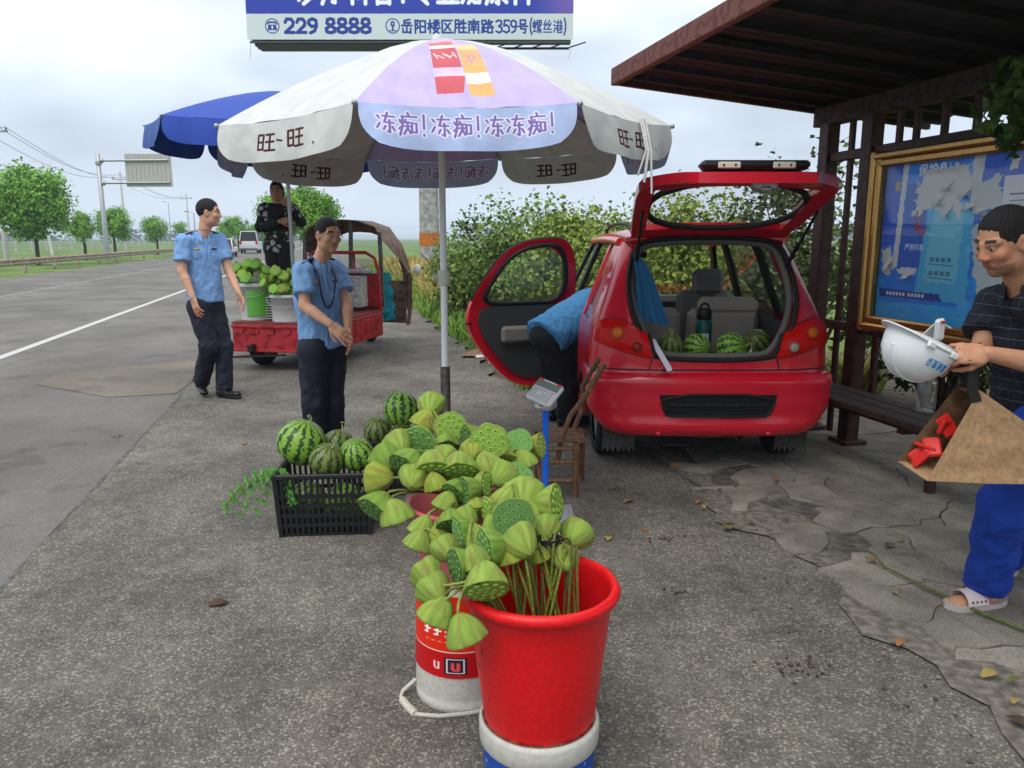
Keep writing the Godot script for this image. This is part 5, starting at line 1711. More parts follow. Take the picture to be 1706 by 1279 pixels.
func build_plants():
	var at := func(px, d): return Vector3((px - 853.0) / 1300.0 * d, -.05, -d)
	for k in [[62, 46.0, 5.75, 2.25, "biggest roadside tree, round and dark green, at the left edge", 6000], [142, 56.0, 3.5, 1.25, "low bushy tree right of the biggest roadside tree", 2200], [192, 62.0, 4.05, 1.55, "bright young tree just left of the sign pole", 2600], [263, 76.0, 3.75, 1.4, "small round tree right of the sign pole", 2000], [303, 88.0, 3.5, 1.0, "small tree behind the left officer's head", 1200], [378, 74.0, 3.5, 1.3, "tree at the right shoulder of the left officer", 1600], [398, 86.0, 4.0, 1.5, "tree between the left officer and the woman", 1500], [432, 98.0, 3.6, 1.5, "tree above the distant minibus", 1400], [520, 38.0, 4.1, 1.5, "leafy tree behind the woman on the tricycle", 3400], [478, 40.0, 4.2, 1.45, "leafy tree half hidden by the woman's back", 3000]]:
		tree(at.call(k[0], k[1]), k[2], k[3], k[4], int(k[0]), Color(.07, .20, .018), Color(.27, .52, .06), int(k[5] * 3.2))
	# shrubs right of the shoulder
	var g := "shrubs on the bank behind the car"
	var c0 := Color(.06, .11, .02); var c1 := Color(.21, .32, .06)
	var y0 := Color(.10, .16, .02); var y1 := Color(.31, .40, .06)
	for k in [[road(3.2, 12.6), Vector3(1.5, 1.10, 1.3), "tall grey green shrub right of the parasol pole", 10500, .088, c0, c1], [road(3.5, 10.5), Vector3(1.25, .98, 1.1), "bushy yellow green shrub seen through the car door window", 9000, .08, y0, y1], [road(2.5, 14.6), Vector3(.85, .85, .9), "low shrub left of the parasol pole beside the shoulder", 4400, .078, c0, c1], [road(5.4, 11.5), Vector3(1.7, 1.02, 1.4), "dark shrub seen through the raised tailgate", 8600, .088, c0, c1], [road(4.6, 9.2), Vector3(1.1, 1.05, .9), "yellow green shrub seen through the windscreen", 6800, .074, y0, y1], [road(5.0, 7.4), Vector3(1.0, 1.2, .9), "dark climbing shrub behind the shelter posts", 4600, .085, Color(.03, .055, .015), Color(.11, .15, .035)], [road(5.2, 5.6), Vector3(.9, .8, 1.0), "dark undergrowth shrub behind the bench", 3400, .085, Color(.02, .04, .012), Color(.07, .10, .025)], [road(5.0, 3.9), Vector3(.9, .7, 1.1), "dark undergrowth shrub under the notice board", 3400, .085, Color(.02, .04, .012), Color(.06, .09, .025)]]:
		shrub(k[0] + Vector3(0, -.06, 0), k[1], k[2], g, k[3], k[4], k[5], k[6], 100 + int(k[3]) % 97)
	var t := thing("creeper", "dark green creeper leaves hanging from the shelter roof above the notice board", "creeper", Vector3.ZERO, YAW)
	leaf_cloud(t, "leaves", Vector3(3.38, 2.13, -3.33), Vector3(.14, .24, .22), 280, .085, Color(.03, .07, .015), Color(.09, .17, .03), 9, .8)
	# grass: tufts along both verges
	R.seed = 12
	var tf := []; var col := []
	var put := func(p, s, h, c):
		tf.append(Transform3D(Basis(Vector3.UP, R.randf() * TAU).scaled(Vector3(h * 1.2, h, h * 1.2)), road(p, s, -.05)))
		col.append(c)
	for k in 7000:   # right bank, rough grass that is dry and tall behind
		var s := 6.4 + 34.0 * pow(R.randf(), 1.7)
		var p := R.randf_range(1.75, 5.2)
		if s < 7.2 and p < 3.0: continue
		if s < 11 and p < 1.75 + .25 * R.randf(): continue
		var dry := smoothstep(.0, .35, W.get_noise_2d(p * 30.0, s * 9.0) + .25 * smoothstep(9.0, 12.0, s)) * smoothstep(1.9, 2.6, p)
		put.call(p, s, R.randf_range(.14, .34) + .45 * dry, Color(.10, .23, .02).lerp(Color(.22, .35, .05), R.randf()).lerp(Color(.50, .33, .10), dry * R.randf_range(.5, 1.0)))
	tag_stuff(many("verge_grass", leaf_mesh(1), M.leaf, tf, col, self), "rough green and straw coloured grass on the bank right of the shoulder", "grass")
	tf = []; col = []
	for k in 9000:
		var s := 14 + 130.0 * pow(R.randf(), 1.6)
		put.call(-11.95 - 2.8 * R.randf(), s, R.randf_range(.12, .32) * (1 + s / 120.0), Color(.09, .25, .02).lerp(Color(.18, .38, .04), R.randf()))
	for k in 9000:
		var s := 20 + 150.0 * pow(R.randf(), 1.4)
		put.call(-14 - 24.0 * R.randf(), s, R.randf_range(.2, .5) * (1 + s / 150.0), Color(.12, .25, .03).lerp(Color(.32, .42, .07), R.randf()))
	tag_stuff(many("field_grass", leaf_mesh(1), M.leaf, tf, col, self), "bright green grass along the far side of the road", "grass")

func tag_stuff(o: Node, label: String, cat: String):
	tag(o, label, cat)
	o.set_meta("kind", "stuff")

# ---------------------------------------------------------------- parasols
func parasol(t: Node3D, r: float, y_edge: float, rise: float, drop: float, a0: float, mats: Array, tilt: Basis, c: Vector3):
	# eight cloth panels with hanging flaps; c is the foot of the canopy axis, tilt leans the canopy
	var rib := func(a, v):
		return Vector3(sin(a) * r * v, y_edge + rise * (1.0 - pow(v, 1.45)), cos(a) * r * v)
	var wr := noise(FastNoiseLite.TYPE_SIMPLEX, .02, 17, 3)
	var put := func(q: Vector3): return c + Vector3(0, y_edge, 0) + tilt * (q - Vector3(0, y_edge, 0))
	for k in 8:
		var a := a0 + TAU * k / 8; var e := a + TAU / 8
		var b := B.new()
		b.smooth()
		var rows := []
		for j in 13:
			var v := .02 + .98 * j / 12.0
			var row := []
			for i in 13:
				var u := i / 12.0
				var q: Vector3 = rib.call(a, v).lerp(rib.call(e, v), u)
				q += Vector3(0, .007 * wr.get_noise_2d((u + k * 2.0) * 260.0, v * 70.0) * sin(PI * u) + (.02 * sin(PI * u) * sin(PI * v)) - .022 * sin(PI * u) * v * v, 0)
				row.append([put.call(q), Vector2(.5 + (u - .5) * v, v * .72)])
			rows.append(row)
		for j in 12:
			for i in 12:
				for w in [[0, 0], [1, 0], [1, 1], [0, 0], [1, 1], [0, 1]]:
					var cell = rows[j + w[1]][i + w[0]]
					b.p(cell[0], cell[1])
		var pn := part("canopy_panel", b, mats[k % 2], t)
		b = B.new()
		b.smooth()
		rows = []
		var out := Vector3(sin((a + e) * .5), 0, cos((a + e) * .5))
		for j in 9:
			var v := j / 8.0
			var row := []
			for i in 17:
				var u := i / 16.0
				var ins := .012 + .085 * pow(v, 3.5)
				var uu := lerpf(ins, 1.0 - ins, u)
				var q: Vector3 = rib.call(a, 1.0).lerp(rib.call(e, 1.0), uu)
				q += Vector3(0, -.022 * sin(PI * uu) - drop * v * (1.0 - .10 * pow(absf(u * 2 - 1), 6.0)), 0) + out * (drop * .13 * sin(v * 1.5) + .012 * sin(uu * 17.0 + k * 2.0) * v)
				row.append([put.call(q), Vector2(uu, .735 + .26 * v)])
			rows.append(row)
		for j in 8:
			for i in 16:
				for w in [[0, 0], [1, 0], [1, 1], [0, 0], [1, 1], [0, 1]]:
					var cell = rows[j + w[1]][i + w[0]]
					b.p(cell[0], cell[1])
		part("flap", b, mats[k % 2], pn)
		b = B.new()
		var path := []
		for j in 10: path.append(put.call(rib.call(a, .03 + .97 * j / 9.0) - Vector3(0, .014, 0)))
		b.tube(path, .006, 6)
		b.ball(put.call(rib.call(a, 1.005)), Vector3.ONE * .012, 8, 6)
		part("rib", b, M.steel, t)
		b = B.new()
		b.tube([put.call(rib.call(a, .52) - Vector3(0, .02, 0)), put.call(Vector3(0, y_edge - .05, 0))], .005, 6)
		part("strut", b, M.steel, t)

func build_parasols():
	var lav := Image.create(512, 512, false, Image.FORMAT_RGB8)
	lav.fill(Color(.70, .65, .82))
	lav.fill_rect(Rect2i(0, 371, 512, 141), Color(.69, .75, .90))
	# two snack packs printed on the lavender cloth
	poly_fill(lav, PackedVector2Array([Vector2(196, 120), Vector2(258, 132), Vector2(262, 290), Vector2(250, 334), Vector2(186, 338)]), Color(.74, .33, .37))
	poly_fill(lav, PackedVector2Array([Vector2(196, 120), Vector2(258, 132), Vector2(258, 150), Vector2(196, 142)]), Color(.93, .45, .44))
	poly_fill(lav, PackedVector2Array([Vector2(194, 150), Vector2(258, 158), Vector2(259, 176), Vector2(194, 172)]), Color(.93, .86, .78))
	poly_fill(lav, PackedVector2Array([Vector2(188, 262), Vector2(262, 256), Vector2(262, 286), Vector2(188, 290)]), Color(.78, .70, .88))
	poly_fill(lav, PackedVector2Array([Vector2(264, 150), Vector2(318, 140), Vector2(324, 338), Vector2(264, 340)]), Color(.82, .64, .40))
	poly_fill(lav, PackedVector2Array([Vector2(264, 150), Vector2(318, 140), Vector2(318, 172), Vector2(264, 180)]), Color(.86, .74, .54))
	poly_fill(lav, PackedVector2Array([Vector2(264, 276), Vector2(322, 272), Vector2(323, 304), Vector2(264, 308)]), Color(.92, .90, .90))
	for k in 7:
		stroke(lav, Vector2(200 + k * 8, 200 + (k % 3) * 9), Vector2(206 + k * 8, 222 - (k % 2) * 9), 4, Color(.95, .80, .78))
		stroke(lav, Vector2(270 + k * 7, 196 + (k % 2) * 40), Vector2(276 + k * 7, 214 + (k % 3) * 14), 3, Color(.66, .52, .78))
	for pass_k in 2:
		letters(lav, "冻痴!冻痴!冻冻痴!", 42, 394, Vector2(45, 78), 13 if pass_k == 0 else 5.5, Color(.90, .88, .96) if pass_k == 0 else Color(.50, .42, .70), 1.10, .52)
	var wht := Image.create(512, 512, false, Image.FORMAT_RGB8)
	wht.fill(Color(.76, .77, .76))
	letters(wht, "旺", 170, 404, Vector2(66, 80), 7.5, Color(.26, .10, .13))
	letters(wht, "旺", 276, 400, Vector2(66, 80), 7.5, Color(.26, .10, .13))
	stroke(wht, Vector2(244, 440), Vector2(260, 444), 6, Color(.26, .10, .13))
	stroke(wht, Vector2(382, 468), Vector2(384, 474), 5, Color(.3, .18, .2))
	var cn := noise(FastNoiseLite.TYPE_SIMPLEX, .012, 5, 4)
	for im in [lav, wht]:
		for y in 512:
			for x in 512:
				var f := 1.0 + .05 * cn.get_noise_2d(x, y)
				var c: Color = im.get_pixel(x, y)
				im.set_pixel(x, y, Color(c.r * f, c.g * f, c.b * f))
	var mats := []
	for im in [lav, wht]:
		var m := uvm(ImageTexture.create_from_image(im), .75)
		m.backlight_enabled = true
		m.backlight = Color(.10, .10, .10)
		mats.append(m)
	var t := thing("parasol", "big white and lavender market parasol on a white pole behind the lotus pods", "parasol", Vector3(-.37, 0, -4.2))
	var b := B.new()
	b.lathe([Vector2(.019, .7), Vector2(.017, 2.42), Vector2(0, 2.45)], 16)
	part("pole", b, mt(.86, .88, .88, .3), t)
	b = B.new()
	b.lathe([Vector2(.028, .02), Vector2(.027, .77), Vector2(.02, .775)], 16)
	var sl := part("pole_sleeve", b, mt(.13, .13, .12, .5, .3, "rust", 3), t)
	b = B.new()
	b.lathe([Vector2(.03, 1.22), Vector2(.034, 1.23), Vector2(.034, 1.29), Vector2(.03, 1.30)], 16)
	b.tube([Vector3(-.03, 1.265, .01), Vector3(-.055, 1.265, .015)], [.012, .018], 10)
	part("clamp", b, mt(.6, .6, .5, .5), t)
	b = B.new()
	b.rbox(Vector3(0, .05, 0), Vector3(.44, .1, .44), .03)
	part("base_block", b, mt(.25, .24, .22, .9, 0, "blotch", 3), t)
	parasol(t, 1.15, 1.988, .47, .165, deg_to_rad(-13), mats, Basis(Vector3.BACK, .022), Vector3(0.03, 0, 0))
	b = B.new()
	b.lathe([Vector2(.0, 2.50), Vector2(.022, 2.49), Vector2(.03, 2.455), Vector2(.02, 2.44)], 12, Transform3D(Basis(), Vector3(-.015, 0, 0)))
	part("finial", b, M.white, t)
	b = B.new()
	for k in [[0.0, .22, .012], [.012, .27, .009], [-.01, .19, .008]]:
		b.tube([Vector3(.96 + k[0], 2.0, .56), Vector3(.985 + k[0], 1.86, .60), Vector3(.97 + k[0] * 3.0, 1.94 - k[1], .60)], k[2] * .6, 5)
	part("tie_ribbon", b, M.white, t)
	var blue := []
	for k in 2:
		var m := mt(.02, .07, .42, .6, 0, "cloth", 4) if k else mt(.022, .085, .36, .6, 0, "cloth", 4)
		m.backlight_enabled = true
		m.backlight = Color(.25, .25, .25)
		blue.append(m)
	t = thing("parasol", "dark blue parasol held up by the woman on the tricycle", "parasol", Vector3(-2.51, .56, -8.93))
	b = B.new()
	b.tube([Vector3(0, 0, 0), Vector3(-.02, 2.45, .0)], .022, 10)
	part("pole", b, M.steel, t)
	parasol(t, 1.46, 2.0, .46, .25, deg_to_rad(10), blue, Basis(Vector3.BACK, -.055), Vector3(-.02, .03, 0))

# ---------------------------------------------------------------- buckets, crates, melons, scale, chair
func build_stall():
	var t := thing("bucket", "big bright red plastic bucket full of lotus stems in the foreground", "bucket", Vector3(.075, 0, -1.93))
	var red := mt(.78, .008, .012, .36, 0, "cloth", 3)
	var b := B.new()
	var n := noise(FastNoiseLite.TYPE_SIMPLEX, 1.3, 3, 2)
	var wob := func(a, f): return 1.0 + .016 * f * n.get_noise_2d(cos(a) * 1.5, sin(a) * 1.5)
	b.lathe([Vector2(0, .152), Vector2(.142, .152), Vector2(.148, .157), Vector2(.152, .17), Vector2(.172, .34), Vector2(.186, .46), Vector2(.193, .525), Vector2(.196, .53), Vector2(.208, .536), Vector2(.214, .546), Vector2(.214, .556), Vector2(.208, .565), Vector2(.198, .568), Vector2(.190, .562), Vector2(.187, .55), Vector2(.168, .36), Vector2(.148, .17), Vector2(.14, .165), Vector2(0, .165)], 56, Transform3D(), wob)
	part("shell", b, red, t)
	b = B.new()
	b.lathe([Vector2(.1480, .154), Vector2(.1542, .166), Vector2(.1550, .176), Vector2(.1562, .183)], 56, Transform3D(), func(a, f): return 1.0 + (.006 if f < .9 else .030 * n.get_noise_2d(a * 9.0, 4.0) - .006))
	part("dried_mud", b, mt(.20, .13, .08, .9, 0, "blotch", 9), t)
	R.seed = 6
	for k in [[-1.05, .47, .02], [-1.0, .42, .012], [-1.15, .36, .009], [-.95, .28, .008], [.62, .26, .004]]:
		b = B.new()
		var r0 := lerpf(.156, .193, (k[1] - .21) / .315)
		b.grid(func(u, v):
			var a: float = k[0] + (u - .5) * k[2] * 2.4 * sin(PI * clampf(v, .08, .92))
			return Vector3(sin(a) * (r0 + .0025), k[1] + (v - .5) * k[2] * 2.6, cos(a) * (r0 + .0025)) + Vector3(sin(a), 0, cos(a)) * (v - .5) * k[2] * .3, 4, 4)
		part("scuff", b, mt(.07, .03, .03, .8) if k[0] < 0 else mt(.7, .25, .2, .6), t)
	t = thing("bucket", "blue and white paint bucket under the big red bucket", "bucket", Vector3(.075, 0, -1.93))
	t.scale = Vector3(1, .89, 1)
	b = B.new()
	b.lathe([Vector2(0, 0), Vector2(.15, 0), Vector2(.157, .12)], 40)
	b.lathe([Vector2(.1572, .12), Vector2(.163, .125), Vector2(.166, .13), Vector2(.167, .185), Vector2(.163, .2), Vector2(.156, .2), Vector2(.156, .17), Vector2(0, .17)], 40)
	part("shell", b, mt(.60, .58, .52, .55, 0, "cloth", 2.5), t)
	b = B.new()
	b.lathe([Vector2(.1515, .005), Vector2(.1585, .118)], 40)
	var bl := Image.create(512, 128, false, Image.FORMAT_RGB8)
	bl.fill(Color(.12, .30, .66))
	for k in 60: bl.fill_rect(Rect2i(R.randi() % 505, R.randi() % 110, 2 + R.randi() % 5, 4 + R.randi() % 14), Color(.5, .62, .78) if k % 3 else Color(.1, .24, .56))
	bl.fill_rect(Rect2i(330, 60, 40, 60), Color(.75, .12, .10))
	part("printed_wrap", b, uvm(ImageTexture.create_from_image(bl), .5), t)
	# white paint bucket with a red label, its handle on the ground
	var pc := Vector3(-.165, 0, -2.33)
	t = thing("bucket", "white paint bucket with red printed label left of the red bucket", "bucket", pc)
	b = B.new()
	b.lathe([Vector2(0, 0), Vector2(.148, 0), Vector2(.152, .006), Vector2(.153, .03), Vector2(.150, .034), Vector2(.152, .05), Vector2(.150, .12), Vector2(.141, .40), Vector2(0, .405)], 40)
	part("shell", b, mt(.62, .60, .53, .5, 0, "cloth", 3), t)
	var lb := Image.create(512, 256, false, Image.FORMAT_RGB8)
	lb.fill(Color(.87, .16, .07))
	lb.fill_rect(Rect2i(0, 176, 512, 80), Color(.74, .05, .07))
	lb.fill_rect(Rect2i(0, 172, 512, 4), Color(.92, .75, .70))
	for k in 4:
		var x := 300 + k * 22
		lb.fill_rect(Rect2i(x, 92, 15, 6), Color(.95, .93, .9)); lb.fill_rect(Rect2i(x + 5, 84, 5, 42), Color(.95, .93, .9)); lb.fill_rect(Rect2i(x, 108, 16, 5), Color(.95, .93, .9)); lb.fill_rect(Rect2i(x, 122, 6, 5), Color(.95, .93, .9))
	for k in 6: lb.fill_rect(Rect2i(304 + k * 13, 142, 8, 3), Color(.93, .6, .5))
	for q in [[342, 190, 40, 54, Color(.16, .12, .2)], [346, 194, 32, 46, Color(.86, .82, .8)], [349, 197, 26, 40, Color(.18, .12, .2)]]: lb.fill_rect(Rect2i(q[0], q[1], q[2], q[3]), q[4])
	letters(lb, "U", 350, 200, Vector2(24, 34), 6, Color(.92, .3, .3))
	letters(lb, "U", 318, 200, Vector2(20, 34), 4, Color(.93, .8, .8))
	b = B.new()
	b.lathe([Vector2(.1445, .393), Vector2(.1535, .125)], 40, Transform3D(Basis(Vector3.UP, .2), Vector3.ZERO))
	part("label", b, uvm(ImageTexture.create_from_image(lb), .4), t)
	b = B.new()
	var hp := []
	for q in [Vector3(-.150, .05, .03), Vector3(-.19, .02, .05), Vector3(-.195, .012, .07), Vector3(-.165, .012, .125), Vector3(-.135, .012, .165), Vector3(-.06, .012, .175), Vector3(.03, .012, .16), Vector3(.12, .014, .13)]: hp.append(q)
	b.tube(hp, .007, 8)
	b.tube([hp[3] + Vector3(-.022, 0, -.035), hp[3], hp[4]], .013, 10)
	part("handle", b, mt(.62, .58, .50, .5, 0, "grain", 4), t)
	# pink tub on top of it
	t = thing("tub", "translucent pink plastic tub heaped with lotus pods", "tub", Vector3(-.165, .405, -2.38))
	b = B.new()
	b.lathe([Vector2(0, 0), Vector2(.13, 0), Vector2(.135, .01), Vector2(.165, .215), Vector2(.178, .22), Vector2(.18, .23), Vector2(.172, .236), Vector2(.162, .228), Vector2(.13, .015), Vector2(0, .015)], 40)
	part("shell", b, mt(.58, .13, .14, .3), t)
	crate(Vector3(-.945, 0, -3.80), .08, "black plastic crate of watermelons at the feet of the centre officer")
	crate(Vector3(-.60, 0, -4.42), .06, "black plastic crate behind, half hidden by the lotus pods")
	var g := "watermelons in the black crates"
	melon(Vector3(-1.085, .437, -3.84), .125, .119, Vector3(.25, .5, -.25), 0, "biggest watermelon, at the left end of the front crate", g)
	melon(Vector3(-.925, .392, -3.96), .084, .082, Vector3(.1, 1.4, -.2), 1, "watermelon with a curly stalk at the back of the front crate", g)
	melon(Vector3(-.795, .385, -3.80), .089, .086, Vector3(.35, .3, .2), 0, "pale striped watermelon at the right end of the front crate", g, false)
	melon(Vector3(-.935, .372, -3.745), .090, .085, Vector3(.45, .9, .0), 1, "watermelon lowest in the middle of the front crate rim", g)
	melon(Vector3(-.86, .14, -3.775), .10, .095, Vector3(1.2, .4, .3), 0, "watermelon seen through the slots of the front crate", g, false)
	melon(Vector3(-1.06, .14, -3.80), .10, .095, Vector3(.4, 2.4, .3), 1, "watermelon behind the slots at the crate's left corner", g, false)
	melon(Vector3(-.645, .495, -4.36), .102, .105, Vector3(.15, 2.2, -.25), 0, "dark watermelon on top of the rear crate left of the pole", g, false)
	melon(Vector3(-.79, .355, -4.40), .085, .085, Vector3(.3, .7, .2), 1, "small striped watermelon at the left of the rear crate", g)
	melon(Vector3(-.63, .33, -4.30), .092, .088, Vector3(.9, 1.7, .2), 1, "watermelon under the dark topmost one in the rear crate", g, false)
	# leafy sprig hanging over the crate's corner
	t = thing("leafy_sprig", "feathery green compound leaf sprig drooping at the left side of the front crate", "sprig", Vector3(-1.17, .30, -3.70))
	R.seed = 14
	var tf := []; var col := []
	for k in 12:
		var a := R.randf_range(-2.6, -.4) if k < 7 else R.randf_range(-3.4, -2.8)
		var tip := Vector3(cos(a) * .20 - .05, -.10 - R.randf() * .14, .03 + R.randf() * .12) * (.72 if k < 7 else .95)
		var path := []
		for j in 8:
			var f := j / 7.0
			path.append(Vector3(tip.x * f, tip.y * f * f + .03 * sin(PI * f), tip.z * f))
		b = B.new()
		b.tube(path, .0018, 4)
		part("stem", b, mt(.14, .22, .05, .7), t)
		for j in range(1, 8):
			for s in [-1.0, 1.0]:
				var d: Vector3 = (path[j] - path[j - 1]).normalized()
				var sd = d.cross(Vector3(0, .6, .8)).normalized() * s
				tf.append(Transform3D(Basis(Quaternion(Vector3.UP, (sd + d * .5 + Vector3(0, R.randf_range(-.2, .2), 0)).normalized())).scaled(Vector3(.024, .042, .024)), path[j]))
				col.append(Color(.05, .22, .035).lerp(Color(.14, .36, .06), R.randf()))
	many("leaflets", leaf_mesh(), M.leaf, tf, col, t)
	# electronic scale: platform hidden by the pods, blue column, display head
	t = thing("scale", "electronic platform scale with silver display head on a blue column", "scale", Vector3(.175, 0, -3.9))
	b = B.new()
	b.rbox(Vector3(-.02, .07, .24), Vector3(.34, .05, .42), .012)
	for x in [-.15, .11]:
		for z in [.08, .40]: b.lathe([Vector2(.02, 0), Vector2(.015, .05)], 8, Transform3D(Basis(), Vector3(x, 0, z)))
	part("platform", b, M.steel, t)
	b = B.new()
	b.rbox(Vector3(0, .33, 0), Vector3(.034, .56, .034), .005)
	part("column", b, mt(.01, .10, .52, .35), t)
	var ha := Vector3(.6, .66, -.45).normalized()
	var hx := (Vector3(.7, -.2, .68) - ha * ha.dot(Vector3(.7, -.2, .68))).normalized()
	var hb := Basis(hx, ha, hx.cross(ha))
	b = B.new()
	b.rbox(Vector3(0, .645, -.01), Vector3(.10, .10, .09), .015, Basis(Vector3.UP, -.5))
	b.rbox(Vector3(-.005, .685, .0), Vector3(.17, .14, .035), .012, hb)
	var hd := part("display_head", b, mt(.50, .51, .52, .35, .25), t)
	b = B.new()
	b.box(Vector3(-.005, .685, .0) + hb * Vector3(0, .036, .0185), Vector3(.15, .04, .003), hb)
	part("display_window", b, mt(.12, .15, .14, .15), hd)
	b = B.new()
	for j in 4:
		for i in 6: b.box(Vector3(-.005, .685, 0) + hb * Vector3(-.06 + i * .023, .002 - j * .017, .0185), Vector3(.017, .011, .004), hb)
	part("key", b, mt(.3, .31, .32, .5), hd)
	b = B.new()
	b.box(Vector3(-.005, .685, 0) + hb * Vector3(.06, .06, .0185), Vector3(.03, .012, .003), hb)
	b.box(Vector3(-.005, .685, 0) + hb * Vector3(-.06, .06, .0185), Vector3(.03, .012, .003), hb)
	b.box(Vector3(0, .63, -.01) + Basis(Vector3.UP, -.5) * Vector3(.0, 0, .046), Vector3(.026, .02, .004), Basis(Vector3.UP, -.5))
	part("red_mark", b, mt(.5, .03, .03, .4), hd)
	b = B.new()
	b.ball(Vector3(0, .655, -.01) + Basis(Vector3.UP, -.5) * Vector3(.032, 0, .046), Vector3.ONE * .008, 8, 6)
	part("socket", b, M.black, hd)
	# small old bamboo chair
	t = thing("chair", "small old bamboo chair with a leaning back beside the red car", "chair", Vector3(.29, 0, -4.38))
	var cane := mt(.30, .14, .07, .6, 0, "wood", 6, .4)
	var cane2 := mt(.38, .20, .10, .6, 0, "wood", 6, .4)
	for k in [[-.115, .13], [.075, .15], [-.135, -.15], [.14, -.16]]:
		b = B.new()
		b.tube([Vector3(k[0], 0, k[1]), Vector3(k[0] * .98, .16, k[1]), Vector3(k[0], .325, k[1] * .96)], [.016, .017, .016], 8)
		part("leg", b, cane, t)
	for k in 7:
		b = B.new()
		b.bar(Vector3(-.13, .335 + .002 * (k % 2), -.14 + k * .045), Vector3(.13, .335 + .002 * (k % 2), -.14 + k * .045), .036, .012, Vector3.BACK)
		part("seat_slat", b, cane2 if k % 2 else cane, t)
	for k in [[.29, .14, -.12, .09], [.10, .14, -.12, .08], [.21, .14, -.12, .08], [.29, -.16, -.14, .14], [.12, -.16, -.14, .14]]:
		b = B.new()
		b.tube([Vector3(k[2], k[0], k[1]), Vector3(k[3], k[0] + .004, k[1])], .013, 8)
		part("rung", b, cane2, t)
	for x in [-.125, .1]:
		b = B.new()
		b.tube([Vector3(x, .10, .14), Vector3(x, .105, -.155)], .012, 8)
		part("rung", b, cane2, t)
	for k in [[.16, -.03, .14, .205], [.15, .06, .135, .20]]:
		b = B.new()
		var z: float = .10 if k[1] < 0 else -.12
		b.tube([Vector3(k[1], .20 if k[1] < 0 else .30, z + .02), Vector3(k[1] + .02, .33, z), Vector3(k[1] + .075, .47, z - .02), Vector3(k[2], .60, z - .03), Vector3(k[3], .72, z - .02), Vector3(k[3] + .03, .77, z - .02)], [.015, .016, .016, .016, .015, .014], 8)
		part("back_post", b, cane, t)
	for y in [[.50, .105], [.62, .155], [.71, .20]]:
		b = B.new()
		b.tube([Vector3(y[1], y[0], .09), Vector3(y[1] + .02, y[0], -.15)], .012, 8)
		part("back_rung", b, cane2, t)

func crate(at: Vector3, yaw: float, label: String):
	var t := thing("crate", label, "crate", at, yaw, "black plastic crates")
	var m := mt(.016, .018, .020, .45, 0, "grain", 5)
	var w := .47; var d := .33; var h := .33
	var b := B.new()
	for s in [-1.0, 1.0]:
		b.rbox(Vector3(0, h - .012, s * d * .5), Vector3(w + .03, .026, .022), .005)
		b.rbox(Vector3(s * w * .5, h - .012, 0), Vector3(.022, .026, d), .005)
	part("rim", b, m, t)
	b = B.new()
	b.box(Vector3(0, .012, 0), Vector3(w - .05, .012, d - .05))
	part("bottom", b, m, t)
	var tp := func(x, y, z): return Vector3(x * lerpf(.92, 1.0, y / h), y, z * lerpf(.92, 1.0, y / h))
	for s in [-1.0, 1.0]:
		for y in [.01, .065, .115, .165, .215]:
			b = B.new()
			b.bar(tp.call(-w * .5, y, s * d * .5), tp.call(w * .5, y, s * d * .5), .020, .006, Vector3.UP)
			part("slat", b, m, t)
			b = B.new()
			b.bar(tp.call(s * w * .5, y, -d * .5), tp.call(s * w * .5, y, d * .5), .014, .006, Vector3.UP)
			part("slat", b, m, t)
		b = B.new()
		for k in 17: b.bar(tp.call(-w * .5 + w * k / 16.0, .0, s * (d * .5 + .002)), tp.call(-w * .5 + w * k / 16.0, h - .02, s * (d * .5 + .002)), .013, .006, Vector3.RIGHT)
		for k in 13: b.bar(tp.call(s * (w * .5 + .002), .0, -d * .5 + d * k / 12.0), tp.call(s * (w * .5 + .002), h - .02, -d * .5 + d * k / 12.0), .013, .006, Vector3.BACK)
		part("lattice", b, m, t, "stuff")
	for x in [-1.0, 1.0]:
		for z in [-1.0, 1.0]:
			b = B.new()
			b.bar(tp.call(x * w * .5, 0.0, z * d * .5), tp.call(x * w * .5, h, z * d * .5), .022, .022)
			part("corner_post", b, m, t)

